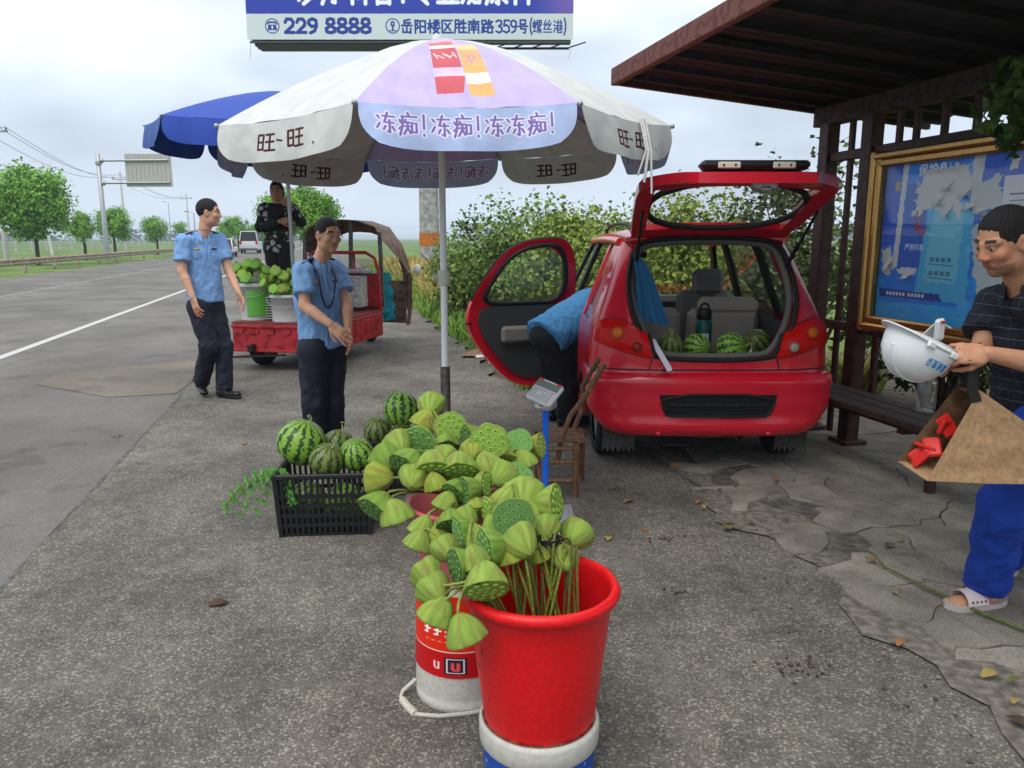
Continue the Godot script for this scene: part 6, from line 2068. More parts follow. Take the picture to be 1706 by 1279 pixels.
# ---------------------------------------------------------------- lotus pods
# label, centre, radius, the way the seed face looks, tone (0 lime, 1 bluish, 2 yellowish, 3 dark faced), bunch (1 pink tub, 2 red bucket)
var PODS := [
	["pale cone shaped lotus pod topmost beside the parasol pole", Vector3(-0.307, 0.846, -2.850), 0.0469, Vector3(0.05, 0.35, -1), 0, 1],
	["yellowish lotus pod tilted back below the topmost pale cone", Vector3(-0.326, 0.793, -2.800), 0.0463, Vector3(-0.35, -0.8, 0.2), 2, 1],
	["round lotus pod face up front, just left under the parasol pole", Vector3(-0.221, 0.801, -2.700), 0.0491, Vector3(0, 0.25, 1), 0, 1],
	["large smooth green lotus pod face at the left of the back row", Vector3(-0.314, 0.801, -2.500), 0.0540, Vector3(-0.1, -0.1, 1), 1, 1],
	["brightest yellow green lotus pod face in the middle of the back row", Vector3(-0.075, 0.810, -2.450), 0.0529, Vector3(0, 0.25, 1), 0, 1],
	["round lotus pod face near the blue scale post", Vector3(0.023, 0.777, -2.550), 0.0445, Vector3(0.05, 0.75, 0.7), 1, 1],
	["side turned lotus pod touching the blue scale post", Vector3(0.088, 0.757, -2.600), 0.0389, Vector3(0.9, 0.15, 0.35), 2, 1],
	["dark lotus pod face between the two round faces of the back row", Vector3(-0.144, 0.791, -2.600), 0.0431, Vector3(-0.85, -0.05, 0.45), 3, 1],
	["dark lotus pod under the pod by the parasol pole", Vector3(-0.231, 0.759, -2.600), 0.0432, Vector3(0.08, -0.55, 0.62), 3, 1],
	["dull green lotus pod back at the left edge above the orange tinted one", Vector3(-0.408, 0.768, -2.400), 0.0460, Vector3(-0.5, 0.3, -0.8), 3, 1],
	["orange streaked lotus pod facing left over the crate", Vector3(-0.428, 0.721, -2.350), 0.0472, Vector3(-0.9, -0.1, -0.35), 2, 1],
	["dark lotus pod face slanting left beside the smooth large face", Vector3(-0.332, 0.776, -2.330), 0.0467, Vector3(-0.45, -0.45, 0.6), 3, 1],
	["pale topped lotus pod with wide dark face left of centre", Vector3(-0.246, 0.772, -2.300), 0.0519, Vector3(0.08, -0.55, 0.62), 0, 1],
	["light green lotus pod with dark face turned down in the centre", Vector3(-0.160, 0.772, -2.300), 0.0480, Vector3(0.08, -0.55, 0.62), 0, 1],
	["bell shaped lotus pod below the brightest round face", Vector3(-0.076, 0.756, -2.350), 0.0452, Vector3(0.3, -0.9, 0.12), 0, 1],
	["small yellowish lotus pod between two round faces", Vector3(-0.024, 0.742, -2.500), 0.0354, Vector3(0.08, -0.55, 0.62), 2, 1],
	["bell lotus pod under the round face by the scale post", Vector3(0.038, 0.728, -2.500), 0.0396, Vector3(0.3, -0.9, 0.12), 0, 1],
	["textured lotus pod face tipped up in front of the chair", Vector3(0.011, 0.711, -2.350), 0.0493, Vector3(0.05, 0.75, 0.7), 1, 1],
	["small pale cone lotus pod over the pink tub rim", Vector3(-0.233, 0.732, -2.250), 0.0340, Vector3(0.3, -0.9, 0.12), 2, 1],
	["dark oval lotus pod face above the pink tub", Vector3(-0.170, 0.723, -2.220), 0.0373, Vector3(-0.45, -0.45, 0.6), 3, 1],
	["second dark oval lotus pod face, right of the one above the pink tub", Vector3(-0.131, 0.729, -2.200), 0.0388, Vector3(-0.85, -0.05, 0.45), 3, 1],
	["small lotus pod pointing right above the pink tub", Vector3(-0.088, 0.732, -2.250), 0.0340, Vector3(0.9, 0.15, 0.35), 0, 1],
	["pale lotus pod cone in front of the pink tub opening", Vector3(-0.198, 0.686, -2.200), 0.0371, Vector3(-0.35, -0.8, 0.2), 0, 1],
	["dark faced lotus pod hanging lowest left over the pavement", Vector3(-0.418, 0.662, -2.250), 0.0475, Vector3(-0.45, -0.45, 0.6), 3, 1],
	["ribbed bell lotus pod hanging left of the pink tub", Vector3(-0.350, 0.644, -2.220), 0.0451, Vector3(0.3, -0.9, 0.12), 0, 1],
	["ribbed lotus pod hanging over the front of the pink tub", Vector3(-0.262, 0.639, -2.120), 0.0360, Vector3(-0.35, -0.8, 0.2), 0, 1],
	["small yellow lotus pod below the pink tub rim", Vector3(-0.212, 0.623, -2.100), 0.0304, Vector3(0.3, -0.9, 0.12), 2, 1],
	["lotus pod with half dark face at the front of the pink tub", Vector3(-0.176, 0.667, -2.100), 0.0374, Vector3(0.08, -0.55, 0.62), 3, 1],
	["lotus pod with dark underside right of the pink tub opening", Vector3(-0.104, 0.685, -2.150), 0.0363, Vector3(0.08, -0.55, 0.62), 2, 1],
	["pale lotus pod side on, left of the seeded dark face", Vector3(-0.057, 0.698, -2.100), 0.0390, Vector3(-0.85, -0.05, 0.45), 0, 2],
	["big pale ribbed lotus pod back left of the chair legs", Vector3(0.032, 0.724, -2.150), 0.0561, Vector3(0.05, 0.35, -1), 0, 2],
	["cone lotus pod turned right below the blue scale post", Vector3(0.112, 0.723, -2.100), 0.0460, Vector3(0.9, 0.15, 0.35), 0, 2],
	["large dark lotus pod face with rings of seeds in the centre of the front bunch", Vector3(0.005, 0.704, -2.000), 0.0542, Vector3(0.05, 0.75, 0.7), 3, 2],
	["bluish green lotus pod face left of the front bunch", Vector3(-0.137, 0.670, -2.020), 0.0377, Vector3(-0.85, -0.05, 0.45), 1, 2],
	["crumpled light lotus pod in the middle of the front bunch", Vector3(-0.097, 0.660, -2.000), 0.0357, Vector3(0.3, -0.9, 0.12), 0, 2],
	["smooth lotus pod back above the right hand stems", Vector3(0.093, 0.667, -2.050), 0.0383, Vector3(0.05, 0.35, -1), 0, 2],
	["lone lotus pod leaning out at the far right of the bucket", Vector3(0.184, 0.629, -2.100), 0.0428, Vector3(0.5, 0.3, -0.8), 0, 2],
	["wrinkled striped lotus pod back in front of the seeded dark face", Vector3(0.021, 0.681, -1.920), 0.0458, Vector3(-0.5, 0.3, -0.8), 0, 2],
	["lotus pod with freckles and a green face turned left", Vector3(-0.057, 0.674, -1.900), 0.0437, Vector3(-0.85, -0.05, 0.45), 1, 2],
	["dark narrow lotus pod face at the left front of the bucket", Vector3(-0.132, 0.646, -1.850), 0.0412, Vector3(-0.85, -0.05, 0.45), 3, 2],
	["lotus pod back tied above the right hand stems", Vector3(0.145, 0.606, -1.980), 0.0356, Vector3(0.05, 0.35, -1), 0, 2],
	["small brownish lotus pod among the stems", Vector3(0.069, 0.616, -1.980), 0.0305, Vector3(0.3, -0.9, 0.12), 2, 2],
	["broad pale lotus pod with dark face lying on the bucket rim", Vector3(-0.064, 0.630, -1.780), 0.0506, Vector3(0.08, -0.55, 0.62), 0, 2],
	["pale green lotus pod back at the left outside the red bucket", Vector3(-0.219, 0.620, -1.850), 0.0397, Vector3(-0.5, 0.3, -0.8), 0, 2],
	["striped lotus pod back hanging outside the red bucket", Vector3(-0.198, 0.595, -1.820), 0.0392, Vector3(-0.5, 0.3, -0.8), 0, 2],
	["smooth lime lotus pod cone hanging over the paint bucket", Vector3(-0.187, 0.546, -1.780), 0.0432, Vector3(-0.35, -0.8, 0.2), 0, 2],
	["lowest ribbed lotus pod hanging in front of the paint bucket", Vector3(-0.116, 0.518, -1.740), 0.0440, Vector3(0.3, -0.9, 0.12), 0, 2],
	["lime lotus pod back behind the left dark face of the heap", Vector3(-0.378, 0.800, -2.450), 0.0448, Vector3(-0.5, 0.3, -0.8), 0, 1],
	["lime lotus pod back filling the gap over the pink tub's left rim", Vector3(-0.302, 0.745, -2.280), 0.0420, Vector3(0.05, 0.35, -1), 0, 1],
	["plain lotus pod back in the middle of the rear heap", Vector3(-0.218, 0.768, -2.400), 0.0400, Vector3(0.05, 0.35, -1), 0, 1],
	["yellowish lotus pod back under the brightest round face", Vector3(-0.125, 0.780, -2.450), 0.0408, Vector3(0.05, 0.35, -1), 2, 1],
	["lime lotus pod back beside the tipped up textured face", Vector3(-0.028, 0.744, -2.300), 0.0424, Vector3(0.5, 0.3, -0.8), 0, 1],
	["lime lotus pod cone between the two bunches", Vector3(-0.019, 0.724, -2.120), 0.0411, Vector3(-0.35, -0.8, 0.2), 0, 2],
	["light lotus pod cone left of the seeded dark face", Vector3(-0.047, 0.680, -2.020), 0.0377, Vector3(0.3, -0.9, 0.12), 0, 2],
	["small lime lotus pod back over the pink tub's right rim", Vector3(-0.133, 0.684, -2.080), 0.0352, Vector3(-0.5, 0.3, -0.8), 0, 2],
	["lime lotus pod back above the left group outside the bucket", Vector3(-0.179, 0.648, -1.950), 0.0366, Vector3(-0.5, 0.3, -0.8), 0, 2],
	["yellowish lotus pod cone under the wrinkled striped back", Vector3(-0.008, 0.644, -1.920), 0.0361, Vector3(0.3, -0.9, 0.12), 2, 2],
	["lime lotus pod back between the big ribbed back and the turned cone", Vector3(0.064, 0.689, -2.100), 0.0391, Vector3(0.05, 0.35, -1), 0, 2],
	["lime lotus pod cone above the broad pod on the rim", Vector3(-0.093, 0.667, -1.840), 0.0346, Vector3(0.3, -0.9, 0.12), 0, 2],
	["small lime lotus pod cone hanging below the pink tub", Vector3(-0.258, 0.644, -2.000), 0.0341, Vector3(-0.35, -0.8, 0.2), 0, 2],
]

func pod_mesh(kind: int) -> Array:
	# the cone points down the -y axis, the face lies near y = 0; unit radius. Ribs and creases are geometry.
	R.seed = 200 + kind
	var n := noise(FastNoiseLite.TYPE_SIMPLEX, .55, 200 + kind, 3)
	var ov := R.randf_range(.86, 1.0)
	var wob := func(a, f):
		var e := 1.0 + .09 * n.get_noise_2d(cos(a) * 1.4, sin(a) * 1.4) - (1.0 - ov) * absf(sin(a))
		return e * (1.0 + .045 * sin(a * 11.0 + 2.0 * n.get_noise_2d(a * 2.0, f * 2.0)) * (1.0 - absf(f * 2 - 1)) + .10 * n.get_noise_3d(cos(a) * 3.0, sin(a) * 3.0, f * 4.0) * (1.0 - f))
	var cone := B.new()
	var prof := [[.08, -1.24], [.20, -1.20], [.43, -1.04], [.65, -.79], [.82, -.52], [.935, -.26], [.99, -.08], [1.01, -.01], [.985, .03], [.93, .04]]
	cone.smooth()
	var prf := []
	for q in prof: prf.append(Vector2(q[0], q[1]))
	var m := prf.size()
	for i in m - 1:
		for k in 30:
			for e in [[i, k], [i + 1, k], [i + 1, k + 1], [i, k], [i + 1, k + 1], [i, k + 1]]:
				var a: float = TAU * (e[1] % 30) / 30.0
				var f: float = float(e[0]) / (m - 1)
				var r: float = prf[e[0]].x * wob.call(a, f)
				var st := .5 + .5 * sin(a * 11.0 + 2.0 * n.get_noise_2d(a * 2.0, f * 2.0))
				var bl := smoothstep(.12, .4, n.get_noise_3d(cos(a) * 2.2 + 5, sin(a) * 2.2, f * 3.0))
				var c := Color(.55, .77, .13).lerp(Color(.27, .48, .06), st * st * .75).lerp(Color(.42, .30, .09), bl * .55)
				if f > .92: c = c.lerp(Color(.30, .22, .08), .5 + .5 * n.get_noise_2d(a * 4.0, 1.0))
				cone.tint = c
				cone.p(Vector3(r * cos(a), prf[e[0]].y, -r * sin(a)))
	var face := B.new()
	face.smooth()
	var fr := [.93, .7, .4, 0.0]
	for i in 3:
		for k in 30:
			for e in [[i, k], [i + 1, k], [i + 1, k + 1], [i, k], [i + 1, k + 1], [i, k + 1]]:
				var a: float = TAU * (e[1] % 30) / 30.0
				var r: float = fr[e[0]] * wob.call(a, 1.0)
				face.p(Vector3(r * cos(a), .045 + .05 * (1 - fr[e[0]]) + .05 * n.get_noise_2d(r * cos(a) * 3, r * sin(a) * 3), -r * sin(a)))
	# seeds: a dimple ring and a nut in each hole
	var ring := B.new(); var nut := B.new()
	for j in [[0.0, 1], [.34, 6], [.68, 11]]:
		for k in j[1]:
			var a: float = TAU * (k + R.randf_range(-.15, .15)) / j[1] + kind
			var c := Vector3(j[0] * cos(a) * wob.call(a, 1.0), .085 - .02 * j[0], -j[0] * sin(a) * wob.call(a, 1.0))
			ring.lathe([Vector2(.125, -.02), Vector2(.105, .03), Vector2(.08, .035), Vector2(.07, .0)], 9, Transform3D(Basis(), c))
			nut.ball(c + Vector3(0, -.005, 0), Vector3(.066, .05, .066), 8, 5)
	return [cone.done(), face.done(), ring.done(), nut.done()]

func build_pods():
	var kinds := []
	for k in 5: kinds.append(pod_mesh(k))
	var cone := []; var face := []; var rim := []; var nut := []
	for k in 4:
		var cm := vmt(.5, "blotch", 6, .12, .6)
		cm.albedo_color = [Color(1.0, 1.0, 1.0), Color(.90, 1.0, .92), Color(1.06, .98, .9), Color(.86, .92, .86)][k]
		cone.append(cm)
		face.append(mt([.29, .17, .30, .095][k], [.48, .38, .42, .22][k], [.065, .085, .07, .045][k], .55, 0, "grain", 9, .4))
		rim.append(mt([.31, .19, .33, .11][k], [.48, .37, .42, .23][k], [.08, .095, .09, .05][k], .55))
		nut.append(mt([.10, .06, .10, .035][k], [.22, .17, .19, .10][k], [.03, .04, .03, .02][k], .35))
	var stem := mt(.30, .36, .06, .5, 0, "blotch", 12)
	var stem2 := mt(.20, .20, .05, .6, 0, "blotch", 12)
	R.seed = 55
	for i in PODS.size():
		var d = PODS[i]
		var g := "lotus pods heaped in the pink tub" if d[5] == 1 else "lotus pods tied in the big red bucket"
		var c: Vector3 = d[1]
		var t := thing("lotus_pod", d[0], "lotus pod", c, 0, g)
		var k = kinds[(i * 3 + 1) % 5]
		var nrm: Vector3 = (d[3] as Vector3).normalized()
		var bs := Basis(Quaternion(Vector3.UP, nrm)) * Basis(Vector3.UP, R.randf() * TAU)
		bs = bs.scaled_local(Vector3.ONE * d[2] * 1.24)
		var hd := Node3D.new()
		hd.name = "head"
		hd.transform = Transform3D(bs, nrm * d[2] * .35)
		t.add_child(hd)
		part("cone", k[0], cone[d[4]], hd)
		part("seed_face", k[1], face[d[4]], hd)
		part("holes", k[2], rim[d[4]], hd, "stuff")
		part("seeds", k[3], nut[d[4]], hd, "stuff")
		# the stalk leaves the tip of the cone, bends over and goes down into its bucket
		var tip = nrm * d[2] * -1.1
		var foot: Vector3 = (Vector3(-.165, .44, -2.38) if d[5] == 1 else Vector3(.06, .24, -1.95)) + Vector3(R.randf_range(-.06, .06), 0, R.randf_range(-.06, .06)) - c
		var tie: Vector3 = (Vector3(-.15, .63, -2.42) if d[5] == 1 else [Vector3(.10, .66, -1.99), Vector3(.02, .655, -1.93), Vector3(-.09, .62, -1.82)][0 if c.x > .1 else (1 if c.x > -.06 else 2)]) + Vector3(R.randf_range(-.035, .035), R.randf_range(-.02, .03), R.randf_range(-.035, .035)) - c
		var path := []
		var p1 = tip - nrm * d[2] * .6 + Vector3(0, .012, 0)
		for j in 13:
			var f := j / 12.0
			var q: Vector3
			if f < .5:
				var u := f * 2
				q = tip * (1 - u) * (1 - u) + p1 * 2 * u * (1 - u) + tie * u * u
			else:
				var u := f * 2 - 1
				q = tie.lerp(foot, u) + Vector3(.012 * sin(u * 3.0 + i), .02 * sin(PI * u), .012 * sin(u * 2.0 + i * 2))
			path.append(q)
		var b := B.new()
		b.tube(path, .0042, 6)
		part("stalk", b, stem if i % 3 else stem2, t)
	# bare stalks that stand in the red bucket and the ties round the bunches
	for k in 16:
		var a := Vector3(.10 + R.randf_range(-.05, .11), .24, -1.93 + R.randf_range(-.06, .06))
		var e := Vector3(.13 + R.randf_range(-.09, .05), .66, -1.98 + R.randf_range(-.03, .03))
		var b := B.new()
		b.tube([a, a.lerp(e, .5) + Vector3(R.randf_range(-.015, .015), 0, .012), e], .0042, 6)
		tag(part("lotus_stalk", b, stem if k % 3 else stem2), "bare yellow green lotus stalk standing in the big red bucket", "stalk", "bare stalks in the red bucket")
	var j := 0
	for c in [Vector3(.10, .66, -1.99), Vector3(.02, .655, -1.93), Vector3(-.09, .62, -1.82)]:
		var b := B.new()
		for r in 3:
			var ring := []
			for k in 14: ring.append(c + Vector3(cos(TAU * k / 14) * .03, (r - 1) * .005 + .003 * sin(k * 2.0), sin(TAU * k / 14) * .03))
			b.tube(ring, .0028, 5, false, true)
		b.tube([c + Vector3(.03, 0, .01), c + Vector3(.05, .012, .02), c + Vector3(.06, -.004, .025)], .0022, 5)
		tag(part("wire_tie", b, M.black), ["dark wire tie round the right bunch of lotus stalks", "dark wire tie round the middle bunch of lotus stalks", "dark wire tie round the left bunch of lotus stalks"][j], "tie", "wire ties round the stalks")
		j += 1

# ---------------------------------------------------------------- people
var HEAD := []
var HANDS := {}

func head_nets() -> Array:
	if HEAD.is_empty():
		var f := Fld.new(Vector3(-.10, -.15, -.13), Vector3(.10, .15, .13), .0042)
		f.ell(Vector3(0, .035, -.014), Vector3(.0745, .086, .094), Basis(), .01)
		f.ell(Vector3(0, -.028, .018), Vector3(.061, .083, .072), Basis(), .03)
		f.cap(Vector3(-.030, -.070, .015), Vector3(.030, -.070, .015), .034, .034, .03)
		f.cap(Vector3(0, -.094, .058), Vector3(0, -.092, .064), .018, .018, .025)
		for s in [-1.0, 1.0]:
			f.cap(Vector3(s * .012, .027, .080), Vector3(s * .048, .030, .066), .010, .010, .014)
			f.ell(Vector3(s * .042, -.020, .062), Vector3(.022, .020, .020), Basis(), .02)
			f.ell(Vector3(s * .032, .008, .094), Vector3(.019, .012, .016), Basis(), .010, true)
			f.ell(Vector3(s * .031, .008, .074), Vector3(.0125, .0105, .0125), Basis(), .003)
			f.ell(Vector3(s * .0125, -.027, .094), Vector3(.0085, .008, .010), Basis(), .008)
			f.ell(Vector3(s * .076, -.004, -.008), Vector3(.009, .033, .020), Basis(Vector3.UP, s * -.4), .008)
			f.ell(Vector3(s * .083, -.002, .0), Vector3(.005, .018, .009), Basis(Vector3.UP, s * -.4), .004, true)
		f.cap(Vector3(0, .018, .086), Vector3(0, -.020, .0985), .0085, .0125, .014)
		f.cap(Vector3(-.020, -.051, .080), Vector3(.020, -.051, .080), .0075, .0075, .006)
		f.cap(Vector3(-.018, -.061, .078), Vector3(.018, -.061, .078), .0080, .0080, .006)
		f.cap(Vector3(-.024, -.056, .091), Vector3(.024, -.056, .091), .0022, .0022, .0, Vector3.ZERO, 1.0, false, false, true)
		f.cap(Vector3(0, -.06, -.025), Vector3(0, -.16, -.04), .054, .054, .03)
		HEAD = f.nets()
	return HEAD

func hand_nets(pose: String) -> Array:
	if not pose in HANDS:
		var f := Fld.new(Vector3(-.07, -.03, -.11), Vector3(.10, .20, .05), .0034)
		f.cap(Vector3(0, -.02, 0), Vector3(0, .02, 0), .026, .028, .01, Vector3.BACK, .68)
		f.cap(Vector3(-.012, .03, 0), Vector3(-.016, .078, 0), .027, .024, .012, Vector3.BACK, .46)
		f.cap(Vector3(.012, .03, 0), Vector3(.018, .080, 0), .027, .024, .012, Vector3.BACK, .46)
		f.ell(Vector3(.022, .035, -.010), Vector3(.018, .028, .014), Basis(), .012)
		var curl: Array = {"relaxed": [.25, .32, .38, .42], "grip": [.75, .85, .9, .95], "point": [.12, .22, .35, .42], "pinch": [.62, .66, .72, .8]}[pose]
		for k in 4:
			var a := Vector3(.030 - k * .0205, .086 - absf(k - 1.2) * .005, 0)
			var ang: float = curl[k]
			var dir := Vector3(.10 - k * .075, 1, 0).normalized()
			var l: float = [.041, .046, .042, .032][k]
			for j in 3:
				var ax := Vector3(1, 0, 0)
				var d := dir.rotated(ax, -ang * (j + .55))
				var e := a + d * l
				f.cap(a, e, .0088 - j * .0007, .0082 - j * .0008, .003 if j else .007)
				a = e
				l *= .72 if j == 0 else .8
		var t0 := Vector3(.028, .022, -.006)
		var t1 := t0 + (Vector3(.62, .70, -.42) if pose != "pinch" else Vector3(.4, .75, -.65)).normalized() * .038
		var t2 := t1 + (Vector3(.30, .88, -.38) if pose != "pinch" else Vector3(-.05, .80, -.62)).normalized() * .032
		var t3 := t2 + (Vector3(.08, .95, -.30) if pose != "pinch" else Vector3(-.2, .80, -.5)).normalized() * .022
		f.cap(t0, t1, .013, .0105, .012)
		f.cap(t1, t2, .0105, .0092, .004)
		f.cap(t2, t3, .0092, .0075, .003)
		HANDS[pose] = f.nets()
	return HANDS[pose]

func frame_of(z: Vector3, up: Vector3) -> Basis:
	z = z.normalized()
	var x := up.cross(z).normalized()
	return Basis(x, z.cross(x), z)

func bounds(j: Dictionary, keys: Array, m: float) -> Array:
	var lo: Vector3 = j[keys[0]]; var hi: Vector3 = lo
	for k in keys:
		lo = lo.min(j[k]); hi = hi.max(j[k])
	return [lo - Vector3.ONE * m, hi + Vector3.ONE * m]

func human(t: Node3D, j: Dictionary, o: Dictionary):
	# j: joints; o: fwd, face, up, skin, tone of lips, stout, hand poses and directions, cloth materials
	var s: float = o.get("size", 1.0)
	var fw: Vector3 = (o.fwd as Vector3).normalized()
	var hu: Vector3 = (o.get("up", Vector3.UP) as Vector3).normalized()
	var hb := frame_of(o.face, hu)
	var st: float = o.get("stout", 1.0)
	var all := j.keys()
	var bb := bounds(j, all, .2)
	# one continuous body
	var f := Fld.new(bb[0], bb[1], .0115)
	f.cap(j.pel, j.chest, .105 * st, .115 * st, .04, fw, .72)
	f.cap(j.chest, (j.chest as Vector3).lerp(j.neck, .7), .115, .07, .04, fw, .7)
	f.cap(j.shR, j.shL, .042, .042, .04)
	f.cap((j.neck as Vector3).lerp(j.chest, .22), j.head - hb.y * .07 * s - hb.z * .018, .056 * s, .052 * s, .03)
	for k in ["R", "L"]:
		f.cap(j["sh" + k], j["el" + k], .046 * s, .040 * s, .03)
		var mid: Vector3 = (j["el" + k] as Vector3).lerp(j["wr" + k], .3)
		f.cap(j["el" + k], mid, .038 * s, .041 * s, .02)
		f.cap(mid, j["wr" + k], .041 * s, .027 * s, .01)
		f.cap(j["hp" + k], j["kn" + k], .072, .05, .03)
		f.cap(j["kn" + k], j["an" + k], .048, .036, .02)
		if o.has("bare"):
			var an: Vector3 = j["an" + k]; var td: Vector3 = (o["toe" + k] as Vector3).normalized()
			f.cap(Vector3(an.x, .045, an.z) - td * .045, Vector3(an.x, .04, an.z) + td * .13, .034, .036, .02, Vector3.UP, .62)
			var sd := td.cross(Vector3.UP)
			for q in 5: f.cap(Vector3(an.x, .034, an.z) + td * .12 + sd * (.03 - q * .015) , Vector3(an.x, .031, an.z) + td * (.165 - absf(q - 1.0) * .007) + sd * (.034 - q * .0165), .0105, .0095, .004)
	var skin: Color = o.skin
	var body := Soup.new()
	var sk := noise(FastNoiseLite.TYPE_SIMPLEX, 9.0, 4, 3)
	body.add(f.nets(), func(q): return skin * (1.0 + .10 * sk.get_noise_3dv(q)))
	var hn := head_nets()
	body.add(hn, func(q: Vector3):
		var c: Color = skin * (1.0 + .06 * sk.get_noise_3dv(q * 3.0))
		var ax := absf(q.x)
		if q.z > .05 and Vector2((ax - .031) / .0125, (q.y - .0075) / .0048).length() < 1.0:
			c = Color(.03, .02, .016) if Vector2(ax - .031, q.y - .0075).length() < .0062 else Color(.36, .32, .30)
		elif q.z > .05 and Vector2((ax - .031) / .017, (q.y - .010) / .0085).length() < 1.0: c = c * .62
		elif q.z > .055 and absf(q.y - .036 + .05 * maxf(0.0, ax - .034)) < .0062 and ax > .013 and ax < .052: c = Color(.025, .02, .016)
		elif q.z > .07 and ax < .024 and absf(q.y + .056) < .011: c = Color(c.r * .78, c.g * .55, c.b * .52)
		elif o.get("stubble", false) and q.z > .0 and (q.y < -.062 and q.z > .03 or absf(q.y + .040) < .007 and ax < .03 and q.z > .08): c = c.lerp(Color(.05, .04, .035), .45 + .3 * sk.get_noise_3dv(q * 30.0))
		elif o.get("ruddy", 0.0) > 0 and q.z > .03 and q.y > -.05 and q.y < .0: c = c.lerp(Color(c.r * 1.05, c.g * .78, c.b * .72), o.ruddy)
		return c, Transform3D(hb.scaled(Vector3.ONE * s), j.head))
	for k in ["R", "L"]:
		var hd = o["hand" + k]   # [pose, fingers direction, back of hand direction]
		var y: Vector3 = (hd[1] as Vector3).normalized()
		var z: Vector3 = hd[2]
		z = (z - y * z.dot(y)).normalized()
		var x := y.cross(z)
		var nets := hand_nets(hd[0])
		if k == "L":   # the other hand is its mirror image
			var m := [PackedVector3Array(), PackedInt32Array()]
			for q in nets[0]: m[0].append(Vector3(-q.x, q.y, q.z))
			for q in range(0, nets[1].size(), 3): m[1].append_array([nets[1][q], nets[1][q + 2], nets[1][q + 1]])
			nets = m
		body.add(nets, func(q): return skin * (1.0 + .08 * sk.get_noise_3dv(q * 4.0)) * (Color(1.0, .86, .82) if q.y > .1 else Color.WHITE), Transform3D(Basis(x, y, z).scaled(Vector3.ONE * s), j["wr" + k]))
	part("body", body, M.skin, t)
	# hair
	var h := Fld.new(Vector3(-.105, -.13, -.14), Vector3(.105, .15, .12), .005)
	h.ell(Vector3(0, .036, -.015), Vector3(.0772, .0935, .0970), Basis(), .01)
	if o.has("long"): h.ell(Vector3(0, -.03, -.05), Vector3(.088, .10, .07), Basis(), .04)
	var rec: float = o.get("recede", 0.0)
	var lng: bool = o.has("long")
	var hz := noise(FastNoiseLite.TYPE_SIMPLEX, 60.0, 3, 2)
	h.keep(func(q: Vector3):
		var line: float
		if q.z > .02: line = lerpf(.028, .074 + rec, clampf((q.z - .02) / .05, 0, 1)) - (.022 if absf(q.x) > .05 else 0.0)
		elif q.z > -.03: line = lerpf(-.002, .028, clampf((q.z + .03) / .05, 0, 1)) - (.035 if absf(q.x) > .065 and q.z > .0 else 0.0)
		else: line = lerpf(-.062, -.002, clampf((q.z + .09) / .06, 0, 1))
		if lng and q.z < .03: line = -.12
		return (line - q.y + .010 * hz.get_noise_3dv(q)) * .8)
	var hs := Soup.new()
	hs.add(h.nets(), Color.WHITE, Transform3D(hb.scaled(Vector3.ONE * s), j.head))
	hs.folds(noise(FastNoiseLite.TYPE_SIMPLEX, 42.0, 8, 3), .0022, Vector3(1.6, .6, 1.2))
	part("hair", hs, mt(o.hair.r, o.hair.g, o.hair.b, .55, 0, "grain", 18, 1.2), t)
	# shirt
	var sh := Fld.new(bb[0], bb[1], .0115)
	var ax: Vector3 = (j.chest - j.pel).normalized()
	var hem: Vector3 = j.pel - ax * o.get("hem", .06)
	sh.cap(hem, j.chest, .160 * st, .150 * lerpf(1.0, st, .5), .05, fw, .74, true)
	sh.cap(j.chest, (j.chest as Vector3).lerp(j.neck, .74), .148, .078, .05, fw, .70)
	sh.cap(j.shR, j.shL, .058, .058, .05)
	if o.has("belly"): sh.ell((j.pel as Vector3).lerp(j.chest, .35) + fw * .05, Vector3(.13, .14, .13) * o.belly, Basis(), .06)
	for k in ["R", "L"]:
		var a: Vector3 = j["sh" + k]
		sh.cap(a, a.lerp(j["el" + k], o.get("sleeve", .66)), .060, o.get("cuff", .066), .03, Vector3.ZERO, 1.0, false, true)
		if o.has("long_sleeve"): sh.cap(j["el" + k], (j["el" + k] as Vector3).lerp(j["wr" + k], .9), .054, .042, .03, Vector3.ZERO, 1.0, false, true)
	sh.cap(j.neck - ax * .01, j.head, .060 * s, .05, .01, Vector3.ZERO, 1.0, false, false, true)
	if o.has("vneck"): sh.cap((j.neck as Vector3).lerp(j.chest, .05) + fw * .10, (j.neck as Vector3).lerp(j.chest, .5) + fw * .13, .042, .012, .01, Vector3.ZERO, 1.0, false, false, true)
	var ss := Soup.new()
	ss.add(sh.nets(), o.get("shirt_paint", Color.WHITE))
	var fn := noise(FastNoiseLite.TYPE_SIMPLEX, 5.2, int(skin.r * 1000) + int(absf(fw.x) * 77), 3)
	ss.folds(fn, o.get("crease", .009), Vector3(1.3, .75, 1.3))
	part("shirt", ss, o.shirt, t)
	if o.has("collar"):
		var b := B.new()
		var nb := frame_of(fw, ((j.neck as Vector3) - j.chest).normalized().lerp(Vector3.UP, .3))
		for sd in [-1.0, 1.0]:
			b.slab(func(u, v):
				var a = u * 2.75
				var r = .062 + .012 * v
				return j.neck + nb * Vector3(sd * r * sin(a), .028 - .042 * v * (1.0 + .9 * pow(u, 4.0)) - .035 * u * u, -r * cos(a) * (1.05 if a < 1.57 else 1.12) + .012 * u * v), nb.z * .004, 14, 3)
		part("collar", b, o.shirt, t)
	# trousers
	var tr := Fld.new(bounds(j, ["pel", "hpR", "hpL", "knR", "knL", "anR", "anL"], .2)[0], bounds(j, ["pel", "hpR", "hpL", "knR", "knL", "anR", "anL"], .22)[1], .0115)
	tr.cap(j.pel + ax * .05, j.pel - ax * .02, .120 * st, .130 * st, .04, fw, .78, true)
	tr.cap(j.hpR, j.hpL, .100, .100, .05)
